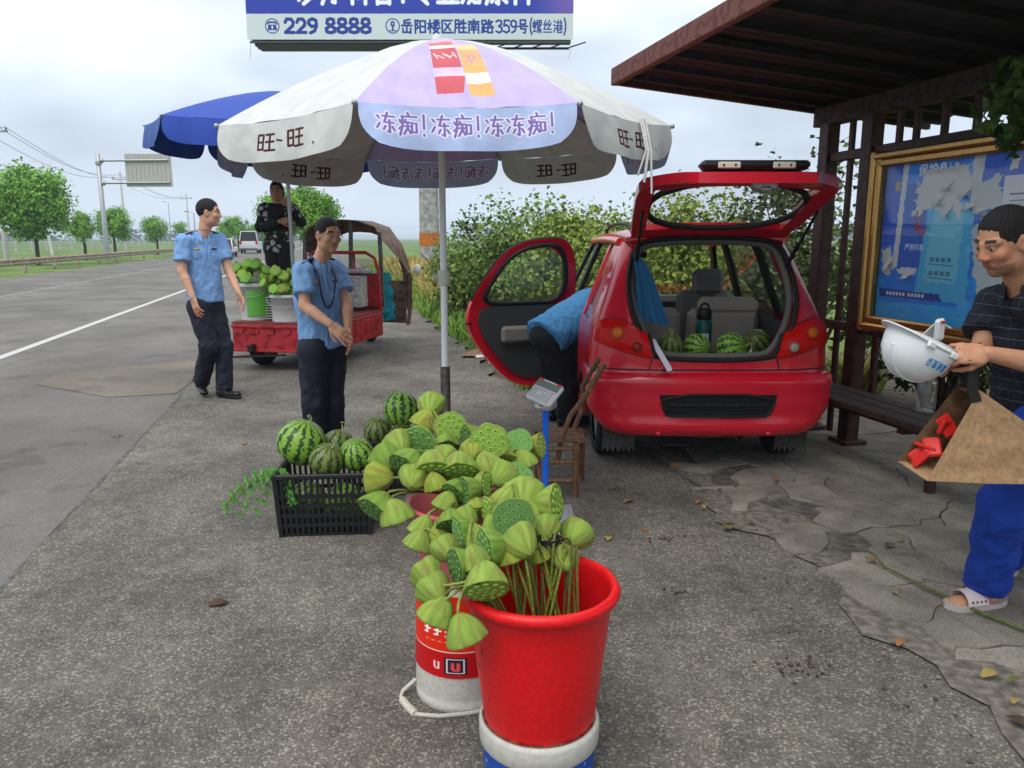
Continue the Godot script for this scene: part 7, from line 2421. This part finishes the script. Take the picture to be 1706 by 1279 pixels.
	for k in ["R", "L"]:
		var lw: float = o.get("leg", 1.0)
		tr.cap(j["hp" + k], j["kn" + k], .098 * lw, .074 * lw, .035)
		tr.cap(j["kn" + k], j["an" + k], .074 * lw, .068 * lw, .03, Vector3.ZERO, 1.0, false, true)
	var ts := Soup.new()
	ts.add(tr.nets(), Color.WHITE)
	ts.folds(noise(FastNoiseLite.TYPE_SIMPLEX, 5.0, 19, 3), .010, Vector3(1.3, .8, 1.3), (j.pel as Vector3).y - .10)
	part("trousers", ts, o.trousers, t)
	if not o.has("bare") and not o.has("no_shoes"):
		for k in ["R", "L"]:
			var an: Vector3 = j["an" + k]; var td: Vector3 = (o["toe" + k] as Vector3).normalized()
			var g := Fld.new(an - Vector3.ONE * .22, an + Vector3.ONE * .26, .009)
			var lift: Vector3 = Vector3(0, an.y - .08, 0)
			var base := Vector3(an.x, .045, an.z) + lift
			g.cap(base - td * .05, base + td * .15, .043, .037, .02, Vector3.UP, .8)
			g.cap(base - td * .035, an + Vector3(0, .01, 0), .043, .042, .03)
			g.cap(base - td * .05 - Vector3(0, .028, 0), base + td * .155 - Vector3(0, .03, 0), .042, .040, .006, Vector3.UP, .32)
			var sp := Soup.new()
			sp.add(g.nets(), Color.WHITE)
			part("shoe", sp, mt(.010, .010, .011, .28), t)

func build_people():
	var blue := mt(.215, .40, .72, .8, 0, "cloth", 9, .5)
	var navy := mt(.014, .017, .032, .75, 0, "cloth", 8, .5)
	var gold := mt(.55, .36, .10, .35, .7)
	var black_hair := Color(.010, .009, .009)
	# officer walking at the left
	var t := thing("person", "officer in light blue shirt and black trousers walking on the shoulder, head turned aside", "person", Vector3(-2.78, 0, -7.05), 0, "two officers in light blue shirts")
	var j := {"pel": Vector3(-0.020, 0.93, 0.000), "chest": Vector3(-0.029, 1.294, 0.000), "neck": Vector3(-0.003, 1.515, 0.000), "head": Vector3(0.067, 1.692, 0.000), "shR": Vector3(-0.125, 1.445, 0.135), "shL": Vector3(0.088, 1.455, -0.150), "elR": Vector3(-0.137, 1.184, 0.180), "wrR": Vector3(-0.030, 0.955, 0.250), "elL": Vector3(0.172, 1.183, -0.100), "wrL": Vector3(0.300, 0.984, 0.040), "hpR": Vector3(-0.057, 0.859, 0.070), "hpL": Vector3(0.014, 0.846, -0.070), "knR": Vector3(0.015, 0.502, 0.090), "anR": Vector3(-0.16, 0.13, -0.10), "knL": Vector3(0.105, 0.479, -0.03), "anL": Vector3(0.096, 0.085, 0.00)}
	var o := {"size": 1.0, "fwd": Vector3(.62, 0, .78), "face": Vector3(.97, -.05, -.18), "skin": Color(.52, .29, .19), "hair": black_hair, "handR": ["relaxed", Vector3(.25, -1, .1), Vector3(-.5, 0, .85)], "handL": ["relaxed", Vector3(.45, -.9, .25), Vector3(.5, .3, -.6)], "shirt": blue, "trousers": navy, "collar": 1, "toeR": Vector3(.35, -.25, .6), "toeL": Vector3(.9, 0, .4), "hem": .03, "cuff": .072, "leg": 1.02}
	human(t, j, o)
	uniform(t, j, o, gold, false)
	# officer at the crates
	t = thing("person", "officer with glasses and neck lanyard in light blue shirt, pointing down beside the melon crates", "person", Vector3(-1.27, 0, -5.02), 0, "two officers in light blue shirts")
	j = {"pel": Vector3(0.034, 0.787, 0.000), "chest": Vector3(0.015, 1.115, 0.020), "neck": Vector3(0.025, 1.337, 0.020), "head": Vector3(0.103, 1.504, 0.040), "shR": Vector3(-0.039, 1.262, 0.140), "shL": Vector3(0.101, 1.271, -0.110), "elR": Vector3(-0.018, 1.055, 0.230), "wrR": Vector3(0.172, 0.954, 0.360), "elL": Vector3(0.190, 1.053, -0.020), "wrL": Vector3(0.215, 0.897, 0.090), "hpR": Vector3(-0.011, 0.746, 0.050), "hpL": Vector3(0.066, 0.729, -0.070), "knR": Vector3(-0.030, 0.402, 0.070), "anR": Vector3(-0.044, 0.040, 0.020), "knL": Vector3(0.056, 0.385, -0.050), "anL": Vector3(0.052, 0.030, -0.090)}
	j.head = Vector3(.100, 1.488, .042)
	j.pel = Vector3(.03, .83, 0)
	j.hpR = Vector3(-.02, .76, .07)
	j.hpL = Vector3(.07, .76, -.07)
	j.anR.y = .085
	j.anL.y = .085
	o = {"size": .90, "fwd": Vector3(.66, 0, .75), "face": Vector3(.74, -.14, .66), "skin": Color(.54, .29, .185), "hair": black_hair, "recede": .006, "handR": ["point", Vector3(.75, -.62, .25), Vector3(-.2, .5, .8)], "handL": ["relaxed", Vector3(.2, -1, .2), Vector3(.8, .0, -.5)], "shirt": blue, "trousers": navy, "collar": 1, "toeR": Vector3(.7, 0, .7), "toeL": Vector3(.8, 0, .5), "hem": .06, "cuff": .070, "stout": .98, "leg": 1.0}
	human(t, j, o)
	uniform(t, j, o, gold, true)
	# woman on the tricycle
	t = thing("person", "woman in black patterned blouse standing on the tricycle bed, holding the blue parasol", "person", Vector3(-2.76, .553, -9.2))
	j = {"pel": Vector3(0.014, 0.88, 0.000), "chest": Vector3(0.029, 1.142, 0.000), "neck": Vector3(0.026, 1.315, 0.000), "head": Vector3(0.034, 1.455, 0.035), "shR": Vector3(-0.125, 1.255, 0.020), "shL": Vector3(0.190, 1.255, 0.020), "elR": Vector3(-0.165, 1.04, 0.080), "wrR": Vector3(0.12, 1.110, 0.230), "elL": Vector3(0.315, 1.10, 0.100), "wrL": Vector3(0.25, 1.285, 0.24), "hpR": Vector3(-0.060, 0.82, 0.000), "hpL": Vector3(0.09, 0.82, 0.000), "knR": Vector3(-0.05, 0.45, 0.03), "anR": Vector3(-0.056, 0.09, 0.000), "knL": Vector3(0.085, 0.45, 0.03), "anL": Vector3(0.085, 0.09, 0.000)}
	var pn := noise(FastNoiseLite.TYPE_CELLULAR, 15.0, 6, 1)
	pn.cellular_return_type = FastNoiseLite.RETURN_DISTANCE2_SUB
	o = {"size": .93, "fwd": Vector3(.1, 0, 1), "face": Vector3(.1, -.12, 1), "skin": Color(.36, .18, .11), "hair": Color(.012, .010, .009), "long": 1, "handR": ["grip", Vector3(1, .1, .2), Vector3(0, .2, 1)], "handL": ["grip", Vector3(-.55, .7, .35), Vector3(.2, .2, 1)], "shirt": vmt(.8, "cloth", 9), "trousers": mt(.010, .010, .011, .8), "hem": .12, "long_sleeve": 1, "sleeve": 1.0, "cuff": .056, "stout": 1.05, "toeR": Vector3(-.1, 0, 1), "toeL": Vector3(.2, 0, 1), "shirt_paint": func(q: Vector3):
		var w := pn.get_noise_3dv(q * 1.0) > -.72
		var zone := q.y < .99 or (absf(q.x - .03) > .10 and q.y > 1.08 and q.y < 1.33)
		return Color(.42, .42, .42) if w and zone else Color(.012, .012, .013)}
	human(t, j, o)
	# man bending into the car
	t = thing("person", "person in blue T-shirt and black trousers bending into the red car's rear door", "person", Vector3(.345, 0, -6.0))
	j = {"pel": Vector3(-0.03, 0.75, 0.05), "chest": Vector3(0.27, 0.93, -0.18), "neck": Vector3(0.46, 0.955, -0.40), "head": Vector3(0.57, 0.87, -0.55), "shR": Vector3(0.36, 0.87, -0.43), "shL": Vector3(0.36, 0.86, -0.12), "elR": Vector3(0.50, 0.62, -0.55), "wrR": Vector3(0.66, 0.50, -0.62), "elL": Vector3(0.46, 0.62, -0.24), "wrL": Vector3(0.60, 0.50, -0.36), "hpR": Vector3(-0.03, 0.67, -0.07), "hpL": Vector3(-0.01, 0.67, 0.10), "knR": Vector3(0.03, 0.36, -0.10), "anR": Vector3(0.02, 0.09, -0.13), "knL": Vector3(0.10, 0.36, 0.10), "anL": Vector3(0.10, 0.09, 0.07)}
	o = {"fwd": Vector3(.35, -.9, -.3), "face": Vector3(.7, -.5, -.4), "up": Vector3(.55, .6, -.4), "skin": Color(.36, .18, .11), "hair": black_hair, "handR": ["relaxed", Vector3(.7, -.6, -.3), Vector3(0, .5, .5)], "handL": ["relaxed", Vector3(.7, -.6, -.3), Vector3(0, .5, .5)], "shirt": mt(.06, .24, .48, .85, 0, "cloth", 9, .5), "trousers": mt(.008, .008, .009, .85, 0, "cloth", 8, .4), "toeR": Vector3(.8, 0, -.4), "toeL": Vector3(.8, 0, -.3), "hem": .10, "stout": 1.32, "belly": 1.0, "leg": 1.34}
	human(t, j, o)
	# customer at the right with a helmet and a paper bag
	t = thing("person", "smiling man in dark checked polo shirt and royal blue trousers looking down at a helmet", "person", Vector3(1.945, .0, -2.82))
	j = {"pel": Vector3(0.03, 0.85, 0.020), "chest": Vector3(-0.050, 1.123, 0.060), "neck": Vector3(-0.135, 1.315, 0.080), "head": Vector3(-0.245, 1.458, 0.120), "shR": Vector3(-0.108, 1.225, -0.110), "shL": Vector3(-0.13, 1.235, 0.230), "elR": Vector3(-0.20, 1.05, -0.02), "wrR": Vector3(-0.41, 1.075, 0.250), "elL": Vector3(-0.14, 1.05, 0.34), "wrL": Vector3(-0.39, 1.10, 0.330), "hpR": Vector3(0.052, 0.78, -0.080), "hpL": Vector3(-0.00, 0.79, 0.100), "knR": Vector3(0.10, 0.46, -0.18), "anR": Vector3(0.22, 0.09, -0.36), "knL": Vector3(-0.11, 0.47, 0.08), "anL": Vector3(-0.035, 0.105, -0.07)}
	var ci := Image.create(128, 128, false, Image.FORMAT_RGB8)
	ci.fill(Color(.095, .10, .15))
	R.seed = 2
	for y in 128:
		for x in 128:
			var v := R.randf_range(-.02, .02)
			var c := Color(.095 + v, .105 + v, .155 + v)
			if y % 32 < 2: c = Color(.36, .38, .43)
			elif x % 64 < 2: c = Color(.20, .21, .27)
			ci.set_pixel(x, y, c)
	var check := mt(1, 1, 1, .8)
	check.albedo_texture = ImageTexture.create_from_image(ci)
	check.uv1_triplanar = true
	check.uv1_scale = Vector3.ONE * 6.5
	o = {"size": .95, "fwd": Vector3(-.87, 0, .5), "face": Vector3(-.92, -.40, .16), "up": Vector3(-.25, 1, .1), "skin": Color(.50, .25, .15), "hair": Color(.018, .016, .015), "recede": .004, "stubble": true, "ruddy": .5, "handR": ["pinch", Vector3(-1, .1, .25), Vector3(.1, .75, -.5)], "handL": ["pinch", Vector3(-1, .0, -.1), Vector3(.1, .55, .8)], "shirt": check, "trousers": mt(.010, .055, .40, .8, 0, "cloth", 8, .6), "bare": 1, "toeR": Vector3(-.8, 0, .5), "toeL": Vector3(-.95, 0, .22), "hem": -.03, "vneck": 1, "collar": 1, "cuff": .082, "sleeve": .62, "leg": 1.12, "stout": 1.0}
	human(t, j, o)
	var b := B.new()
	var ring := []
	for k in 24:
		var a := TAU * k / 24
		ring.append(j.pel + Vector3(.142 * cos(a), .055, .142 * sin(a)) - Vector3(-.87, 0, .5) * (Vector3(cos(a), 0, sin(a)).dot(Vector3(-.87, 0, .5)) * .03))
	b.tube(ring, .017, 6, false, true)
	part("belt", b, M.black, t)
	for k in ["R", "L"]:
		b = B.new()
		ring = []
		for q in 20: ring.append(j["an" + k] + Vector3(cos(TAU * q / 20) * .074, .022, sin(TAU * q / 20) * .074))
		b.tube(ring, .012, 6, false, true)
		ring = []
		for q in 20: ring.append(j["an" + k] + Vector3(cos(TAU * q / 20) * .076, .0, sin(TAU * q / 20) * .076))
		b.tube(ring, .011, 6, false, true)
		part("turned_cuff", b, o.trousers, t)
		var td: Vector3 = (o["toe" + k] as Vector3).normalized(); var sd := td.cross(Vector3.UP)
		var c := Vector3(j["an" + k].x, 0, j["an" + k].z)
		b = B.new()
		b.slab(func(u, v):
			var l := lerpf(-.10, .19, u)
			var w = .046 * pow(maxf(0.0, 1.0 - pow(absf(u * 2 - 1), 3.4)), .5) * (1.0 + .12 * u)
			return c + td * l + sd * w * (v * 2 - 1) + Vector3(0, .045 - .008 * sin(PI * u), 0), Vector3(0, .024, 0), 20, 6)
		var sole := part("sandal", b, mt(.60, .52, .50, .6, 0, "grain", 6), t)
		b = B.new()
		b.slab(func(u, v):
			var a := lerpf(-1.5, 1.5, v)
			return c + td * lerpf(.03, .125, u) + sd * (.050 * sin(a)) + Vector3(0, .04 + .052 * cos(a), 0), Vector3(0, .003, 0), 6, 14)
		part("strap", b, mt(.62, .54, .54, .55), sole)
		b = B.new()
		for q in 4: b.ball(c + td * (.045 + q * .02) - sd * .0485 + Vector3(0, .058, 0), Vector3.ONE * .005, 6, 5)
		part("strap_hole", b, mt(.2, .08, .08, .6), sole)
	build_held(t.position, j)

func uniform(t: Node3D, j: Dictionary, o: Dictionary, gold: Material, near: bool):
	var fw: Vector3 = (o.fwd as Vector3).normalized()
	var up: Vector3 = ((j.neck as Vector3) - j.chest).normalized()
	var rt: Vector3 = (j.shR as Vector3 - j.shL).normalized()
	for k in ["R", "L"]:
		var sd := rt if k == "R" else -rt
		var c: Vector3 = (j["sh" + k] as Vector3).lerp(j.neck, .25) + Vector3(0, .048, 0) + sd * .012
		var d := (sd + Vector3(0, -.28, 0)).normalized()
		var n := d.cross(fw.cross(Vector3.UP)).normalized()
		var z := fw - d * fw.dot(d)
		var bs := Basis(d, z.normalized().cross(d), z.normalized())
		var b := B.new()
		b.rbox(c, Vector3(.115, .012, .052), .004, bs)
		var e := part("shoulder_board", b, mt(.012, .013, .02, .7), t)
		b = B.new()
		for q in [.035, .02]: b.box(c + d * q + bs.y * .0065, Vector3(.006, .004, .046), bs)
		b.ball(c - d * .01 + bs.y * .007, Vector3(.010, .004, .010), 8, 5, bs)
		b.ball(c - d * .035 + bs.y * .007, Vector3(.008, .004, .008), 8, 5, bs)
		part("rank_mark", b, gold, e)
	var on := func(side, h, out):   # a point on the front of the shirt
		var a: float = side / .155
		return (j.chest as Vector3) + up * h + rt * (.155 * sin(a)) + fw * (.112 * cos(a) + out)
	var b := B.new()
	var path := []
	for k in 12: path.append(on.call(.0, lerpf(.15, -.33, k / 11.0), .006 if k > 1 else -.02))
	b.tube(path, .007, 6)
	for k in 6: b.ball(on.call(.0, .12 - k * .085, .014), Vector3.ONE * .006, 8, 5)
	part("placket", b, o.shirt, t)
	for sd in [-1.0, 1.0]:
		b = B.new()
		b.slab(func(u, v): return on.call(sd * lerpf(.045, .125, u), lerpf(.055, .02, v) - (.014 if v > .5 else 0.0) * (1.0 - absf(u * 2 - 1)), .010), fw * .004, 4, 3)
		part("pocket_flap", b, o.shirt, t)
	b = B.new()
	b.ball(on.call(.088, .085, .012), Vector3(.030, .012, .004), 12, 6, frame_of(on.call(.088, .085, .5) - on.call(.088, .085, 0.0), Vector3.UP))
	part("winged_badge", b, gold, t)
	b = B.new()
	b.rbox(on.call(-.088, .08, .012), Vector3(.062, .016, .005), .002, frame_of(fw - rt * .5, Vector3.UP))
	part("name_plate", b, mt(.03, .03, .03, .4), t)
	b = B.new()
	b.ball(on.call(-.08, .112, .010), Vector3(.009, .011, .003), 8, 5)
	part("pin_badge", b, mt(.5, .05, .04, .4), t)
	if near:
		b = B.new()
		path = []
		for k in 26:
			var a := lerpf(-2.4, 2.4, k / 25.0)
			var h := lerpf(.20, -.06, pow(.5 + .5 * cos(a * 1.31), 1.2))
			if absf(a) > 1.6: path.append((j.neck as Vector3) + rt * .066 * sin(a) * 1.1 - fw * .02 + up * .012 + fw * (.06 * cos(a) + .02))
			else: path.append(on.call(.078 * sin(a * .98), h - .02, .027))
		b.tube(path, .0055, 6)
		part("lanyard", b, mt(.015, .025, .07, .7), t)
		var hb := frame_of(o.face, Vector3.UP)
		var s: float = o.size
		var hp := func(q: Vector3): return j.head + hb * (q * s)
		b = B.new()
		for sd in [-1.0, 1.0]:
			var ring := []
			for k in 16: ring.append(hp.call(Vector3(sd * .033 + .023 * cos(TAU * k / 16), .004 + .016 * sin(TAU * k / 16), .100)))
			b.tube(ring, .0014, 5, false, true)
			b.tube([hp.call(Vector3(sd * .056, .008, .098)), hp.call(Vector3(sd * .076, .010, .05)), hp.call(Vector3(sd * .079, .008, -.01))], .0016, 5)
		b.tube([hp.call(Vector3(-.011, .008, .101)), hp.call(Vector3(.011, .008, .101))], .0014, 5)
		var gl := part("glasses", b, M.steel, t)
		b = B.new()
		for sd in [-1.0, 1.0]: b.ball(hp.call(Vector3(sd * .033, .004, .0995)), Vector3(.022, .015, .0008) * s, 14, 6, hb)
		part("lens", b, glass(.06), gl)

func build_held(o: Vector3, j: Dictionary):
	# hard hat held upside down, its crown to the ground
	var hc := o + Vector3(-.575, 1.135, .27)
	var hx := Basis(Vector3.BACK, -.42) * Basis(Vector3.UP, .25)
	var t := thing("hard_hat", "white hard hat with blue lettering, held upside down by the man at the right", "hard hat", hc)
	t.basis = hx.scaled(Vector3.ONE * .90)
	var white := mt(.76, .78, .79, .3)
	var b := B.new()
	b.lathe([Vector2(.002, -.152), Vector2(.045, -.146), Vector2(.085, -.122), Vector2(.114, -.075), Vector2(.123, -.03), Vector2(.125, .0), Vector2(.121, .0), Vector2(.118, -.03), Vector2(.109, -.073), Vector2(.08, -.117), Vector2(.04, -.141), Vector2(0, -.147)], 40, Transform3D(Basis().scaled(Vector3(1.12, 1, .95)), Vector3.ZERO))
	part("shell", b, white, t)
	b = B.new()
	b.slab(func(u, v):
		var a = TAU * u
		var w := .008 + .026 * pow(maxf(0.0, -cos(a)), 2.0)
		var r = .122 + w * v
		return Vector3(r * 1.12 * cos(a), .004 - .010 * v + .016 * v * pow(maxf(0.0, -cos(a)), 2.0), r * .95 * sin(a)), Vector3(0, .004, 0), 48, 3)
	part("brim", b, white, t)
	b = B.new()
	for z in [-.022, .022]:
		var path := []
		for k in 13:
			var a := lerpf(PI * .12, PI * .88, k / 12.0)
			path.append(Vector3(.128 * 1.09 * cos(a), -.151 * sin(a) - .001, z))
		b.tube(path, .006, 6)
	for k in [[.05, .11], [-.06, .11]]: b.rbox(Vector3(k[0], -.012, k[1] + .004), Vector3(.034, .022, .016), .004)
	part("crown_ridge", b, white, t)
	b = B.new()
	b.lathe([Vector2(.108, -.035), Vector2(.112, .012), Vector2(.105, .012), Vector2(.101, -.035)], 30, Transform3D(Basis().scaled(Vector3(1.1, 1, .93)), Vector3.ZERO))
	b.slab(func(u, v): return Vector3(.06 + .05 * (u - .5), .02 + .07 * sin(v * 2.0), -.02 + .06 * (v - .5)), Vector3(0, 0, .006), 4, 6)
	part("headband", b, mt(.5, .52, .53, .6), t)
	b = B.new()
	b.rbox(Vector3(.045, .062, .0), Vector3(.042, .085, .024), .01, Basis(Vector3.BACK, .5))
	var rt := part("ratchet", b, mt(.55, .57, .58, .4), t)
	b = B.new()
	b.box(Vector3(.03, .09, .0135), Vector3(.018, .010, .003), Basis(Vector3.BACK, .5))
	part("red_tab", b, mt(.5, .03, .03, .4), rt)
	var li := 0
	for ch in ["设", "建", "南", "湖"]:
		b = B.new()
		var a0 := 1.36 + li * .20
		for s in GL[ch].split("/"):
			var n: PackedFloat64Array = s.split_floats(" ")
			for k in range(0, n.size() - 2, 2):
				var pt := func(x, y):
					var a: float = a0 + (.5 - (10.0 - x) * .1 + .0) * .17
					var h: float = -.085 + y * .0034
					var r: float = tab([[-.152, .0], [-.146, .045], [-.122, .085], [-.075, .114], [-.03, .123], [0.0, .125]], h) + .0015
					return Vector3(r * 1.12 * cos(PI - a), h, r * .95 * sin(PI - a))
				b.tube([pt.call(n[k], n[k + 1]), pt.call(n[k + 2], n[k + 3])], .0016, 4)
		part("lettering", b, mt(.02, .22, .55, .5), t)
		li += 1
	# brown paper bag, tilted open to the left, red food packs in it
	t = thing("paper_bag", "brown paper shopping bag with dark handles hanging from the man's hands, mouth open", "bag", o + Vector3(-.375, 1.10, .26))
	var kraft := mt(.47, .29, .15, .8, 0, "grain", 1.5)
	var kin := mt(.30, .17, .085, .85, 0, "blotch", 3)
	var A := Vector3(-.015, -.125, .05); var Bq := Vector3(-.035, -.135, -.05)
	var C := Vector3(-.222, -.395, -.03); var D := Vector3(-.185, -.425, .10)
	var E := Vector3(.30, -.335, .06); var F := Vector3(.30, -.315, -.09)
	var G := Vector3(.03, -.455, -.07); var H := Vector3(.05, -.47, .11)
	var K := Vector3(.225, -.44, .09); var L := Vector3(.225, -.425, -.08)
	var nz := noise(FastNoiseLite.TYPE_SIMPLEX, 7.0, 12, 3)
	var panel := func(p: Vector3, q: Vector3, r: Vector3, s: Vector3, amp: float):
		var bb := B.new()
		bb.slab(func(u, v):
			var w: Vector3 = p.lerp(q, u).lerp(s.lerp(r, u), v)
			var nr: Vector3 = (q - p).cross(s - p).normalized()
			return w + nr * amp * (nz.get_noise_3dv(w * 2.0) + .5 * absf(nz.get_noise_3dv(w * 4.5))) * minf(1.0, 8 * minf(minf(u, 1 - u), minf(v, 1 - v))), Vector3(.0, .0, .0015), 14, 14)
		return bb
	part("front_panel", panel.call(A, E, K, D, .016), kraft, t)
	part("front_panel", panel.call(D, K, K.lerp(D, .5) + Vector3(0, -.004, 0), D.lerp(K, .1), .0), kraft, t)
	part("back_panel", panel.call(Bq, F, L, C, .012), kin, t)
	part("side_panel", panel.call(A, Bq, F, E, .01), kraft, t)
	part("bottom_panel", panel.call(E, F, L, K, .006), kraft, t)
	part("lower_side", panel.call(D, C, L, K, .008), kraft, t)
	R.seed = 3
	b = B.new()
	for k in 6:
		var c := Vector3(lerpf(-.185, -.08, R.randf()), 0, R.randf_range(-.02, .03))
		c.y = -.40 + (c.x + .19) * 1.15 + R.randf_range(-.01, .03)
		b.rbox(c, Vector3(.075, .055, .014), .006, Basis.from_euler(Vector3(R.randf() * 3, R.randf() * 3, R.randf() * 3)))
	part("red_pack", b, mt(.55, .02, .015, .35), t)
	b = B.new()
	var ribbon := func(pts: Array, w: Vector3):
		b.slab(func(u, v):
			var k = v * (pts.size() - 1)
			var i := mini(int(k), pts.size() - 2)
			return (pts[i] as Vector3).lerp(pts[i + 1], k - i) + w * (u - .5), Vector3(0, 0, .002), 2, 14)
	ribbon.call([Vector3(-.045, .03, .05), Vector3(-.05, -.05, .062), Vector3(-.045, -.12, .06), Vector3(-.025, -.165, .058)], Vector3(.034, .008, 0))
	ribbon.call([Vector3(.0, .0, .0), Vector3(.03, -.05, -.05), Vector3(.03, -.10, -.09), Vector3(.02, -.16, -.10)], Vector3(.034, 0, 0))
	ribbon.call([Vector3(-.04, .0, .04), Vector3(-.01, -.03, .02), Vector3(.02, -.04, -.03)], Vector3(.01, .03, 0))
	part("handle", b, mt(.02, .018, .017, .8), t)
	t = thing("water_bottle", "clear plastic bottle with red cap hanging behind the paper bag", "bottle", o + Vector3(-.46, .86, .12))
	b = B.new()
	b.lathe([Vector2(0, 0), Vector2(.03, 0), Vector2(.033, .02), Vector2(.033, .11), Vector2(.014, .155), Vector2(.013, .165)], 20)
	part("shell", b, glass(.05, Color(.85, .9, .9)), t)
	b = B.new()
	b.lathe([Vector2(.015, .163), Vector2(.015, .185), Vector2(0, .186)], 16)
	part("cap", b, mt(.55, .02, .02, .4), t)
	b = B.new()
	b.tube([Vector3(0, .185, 0), Vector3(.02, .21, .04), Vector3(.05, .24, .10)], .003, 5)
	part("loop", b, M.black, t)

# ---------------------------------------------------------------- litter and fallen things
func build_litter():
	var b := B.new()
	b.slab(func(u, v): return Vector3(-.62 + .46 * u, .02 + .07 * sin(PI * u) * (1 - v) + .02 * v, -9.75 + .3 * v), Vector3(0, .006, 0), 8, 4)
	tag(part("cardboard", b, mt(.36, .20, .13, .9, 0, "blotch", 4)), "flattened brown cardboard lying at the shoulder's grassy edge", "cardboard")
	b = B.new()
	b.rbox(Vector3(-.40, .03, -9.42), Vector3(.10, .04, .07), .012, Basis(Vector3.UP, .5))
	tag(part("food_box", b, mt(.65, .62, .6, .6)), "small white food box in front of the brown cardboard", "food box")
	# long green stalk on the broken pavement by the sandals
	b = B.new()
	b.tube([Vector3(1.62, .035, -3.32), Vector3(1.72, .038, -3.02), Vector3(1.84, .036, -2.76), Vector3(2.0, .035, -2.52), Vector3(2.2, .03, -2.3)], [.003, .006, .007, .007, .006], 7)
	b.tube([Vector3(1.66, .034, -3.2), Vector3(1.68, .033, -3.36), Vector3(1.60, .034, -3.5)], .003, 5)
	tag(part("plant_stalk", b, mt(.16, .20, .05, .6, 0, "blotch", 9)), "long green stalk lying across the broken pavement beside the sandals", "stalk")
	R.seed = 91
	var leafy := [mt(.26, .12, .04, .8), mt(.30, .22, .07, .8), mt(.07, .045, .025, .9), mt(.12, .14, .04, .8)]
	for k in 46:
		var p: Vector3
		if k < 24: p = road(R.randf_range(1.9, 2.7), R.randf_range(1.4, 5.4), .03)
		elif k < 34: p = road(R.randf_range(1.3, 2.2), R.randf_range(5, 12), .012)
		else: p = Vector3(R.randf_range(-3.6, 1.2), .012, -R.randf_range(2.2, 8.0))
		b = B.new()
		var c := .018 + R.randf() * .022
		b.slab(func(u, v): return Vector3((u - .5) * c * 2.0, c * .3 * sin(PI * u) * R.randf_range(.8, 1.0), (v - .5) * c * 1.2 * sin(PI * clampf(u, .08, .94))), Vector3(0, .001, 0), 5, 2)
		var lk := R.randi() % 4
		var o := part("fallen_leaf", b, leafy[lk])
		o.position = p + Vector3(0, .003, 0)
		o.rotation = Vector3(R.randf_range(-.2, .2), R.randf() * TAU, R.randf_range(-.2, .2))
		tag(o, "%s fallen leaf lying %s" % [["rusty orange", "yellow", "dark brown", "dull green"][lk], "on the broken pavement by the shelter" if k < 24 else ("on the shoulder edge beside the car" if k < 34 else "on the open asphalt")], "leaf", "fallen leaves")
	# dark clods and pebbles: nobody counts them
	var tf := []; var col := []
	for k in 900:
		var p := road(R.randf_range(1.55, 2.6), R.randf_range(1.0, 14.0), .012)
		tf.append(Transform3D(Basis.from_euler(Vector3(R.randf() * 6, R.randf() * 6, R.randf() * 6)).scaled(Vector3(1, .6, .9) * R.randf_range(.002, .009)), p))
		col.append(Color(.07, .055, .035).lerp(Color(.22, .19, .15), R.randf()))
	for q in [[Vector3(.98, .012, -2.42), .07, 34], [Vector3(.62, .012, -4.35), .05, 20], [Vector3(.76, .012, -3.6), .04, 14], [Vector3(.70, .012, -3.02), .03, 12], [Vector3(-2.95, .012, -5.6), .04, 14]]:
		for k in q[2]:
			tf.append(Transform3D(Basis.from_euler(Vector3(R.randf() * 6, R.randf() * 6, R.randf() * 6)).scaled(Vector3(1, .5, .9) * R.randf_range(.002, .009)), q[0] + Vector3(R.randfn() * q[1], 0, R.randfn() * q[1] * .6)))
			col.append(Color(.03, .022, .016).lerp(Color(.10, .07, .045), R.randf()))
	b = B.new()
	b.ball(Vector3.ZERO, Vector3.ONE, 7, 5)
	tag_stuff(many("gravel", b.done(), vmt(.95), tf, col, self), "loose grit and dark clods along the edge of the shoulder", "grit")
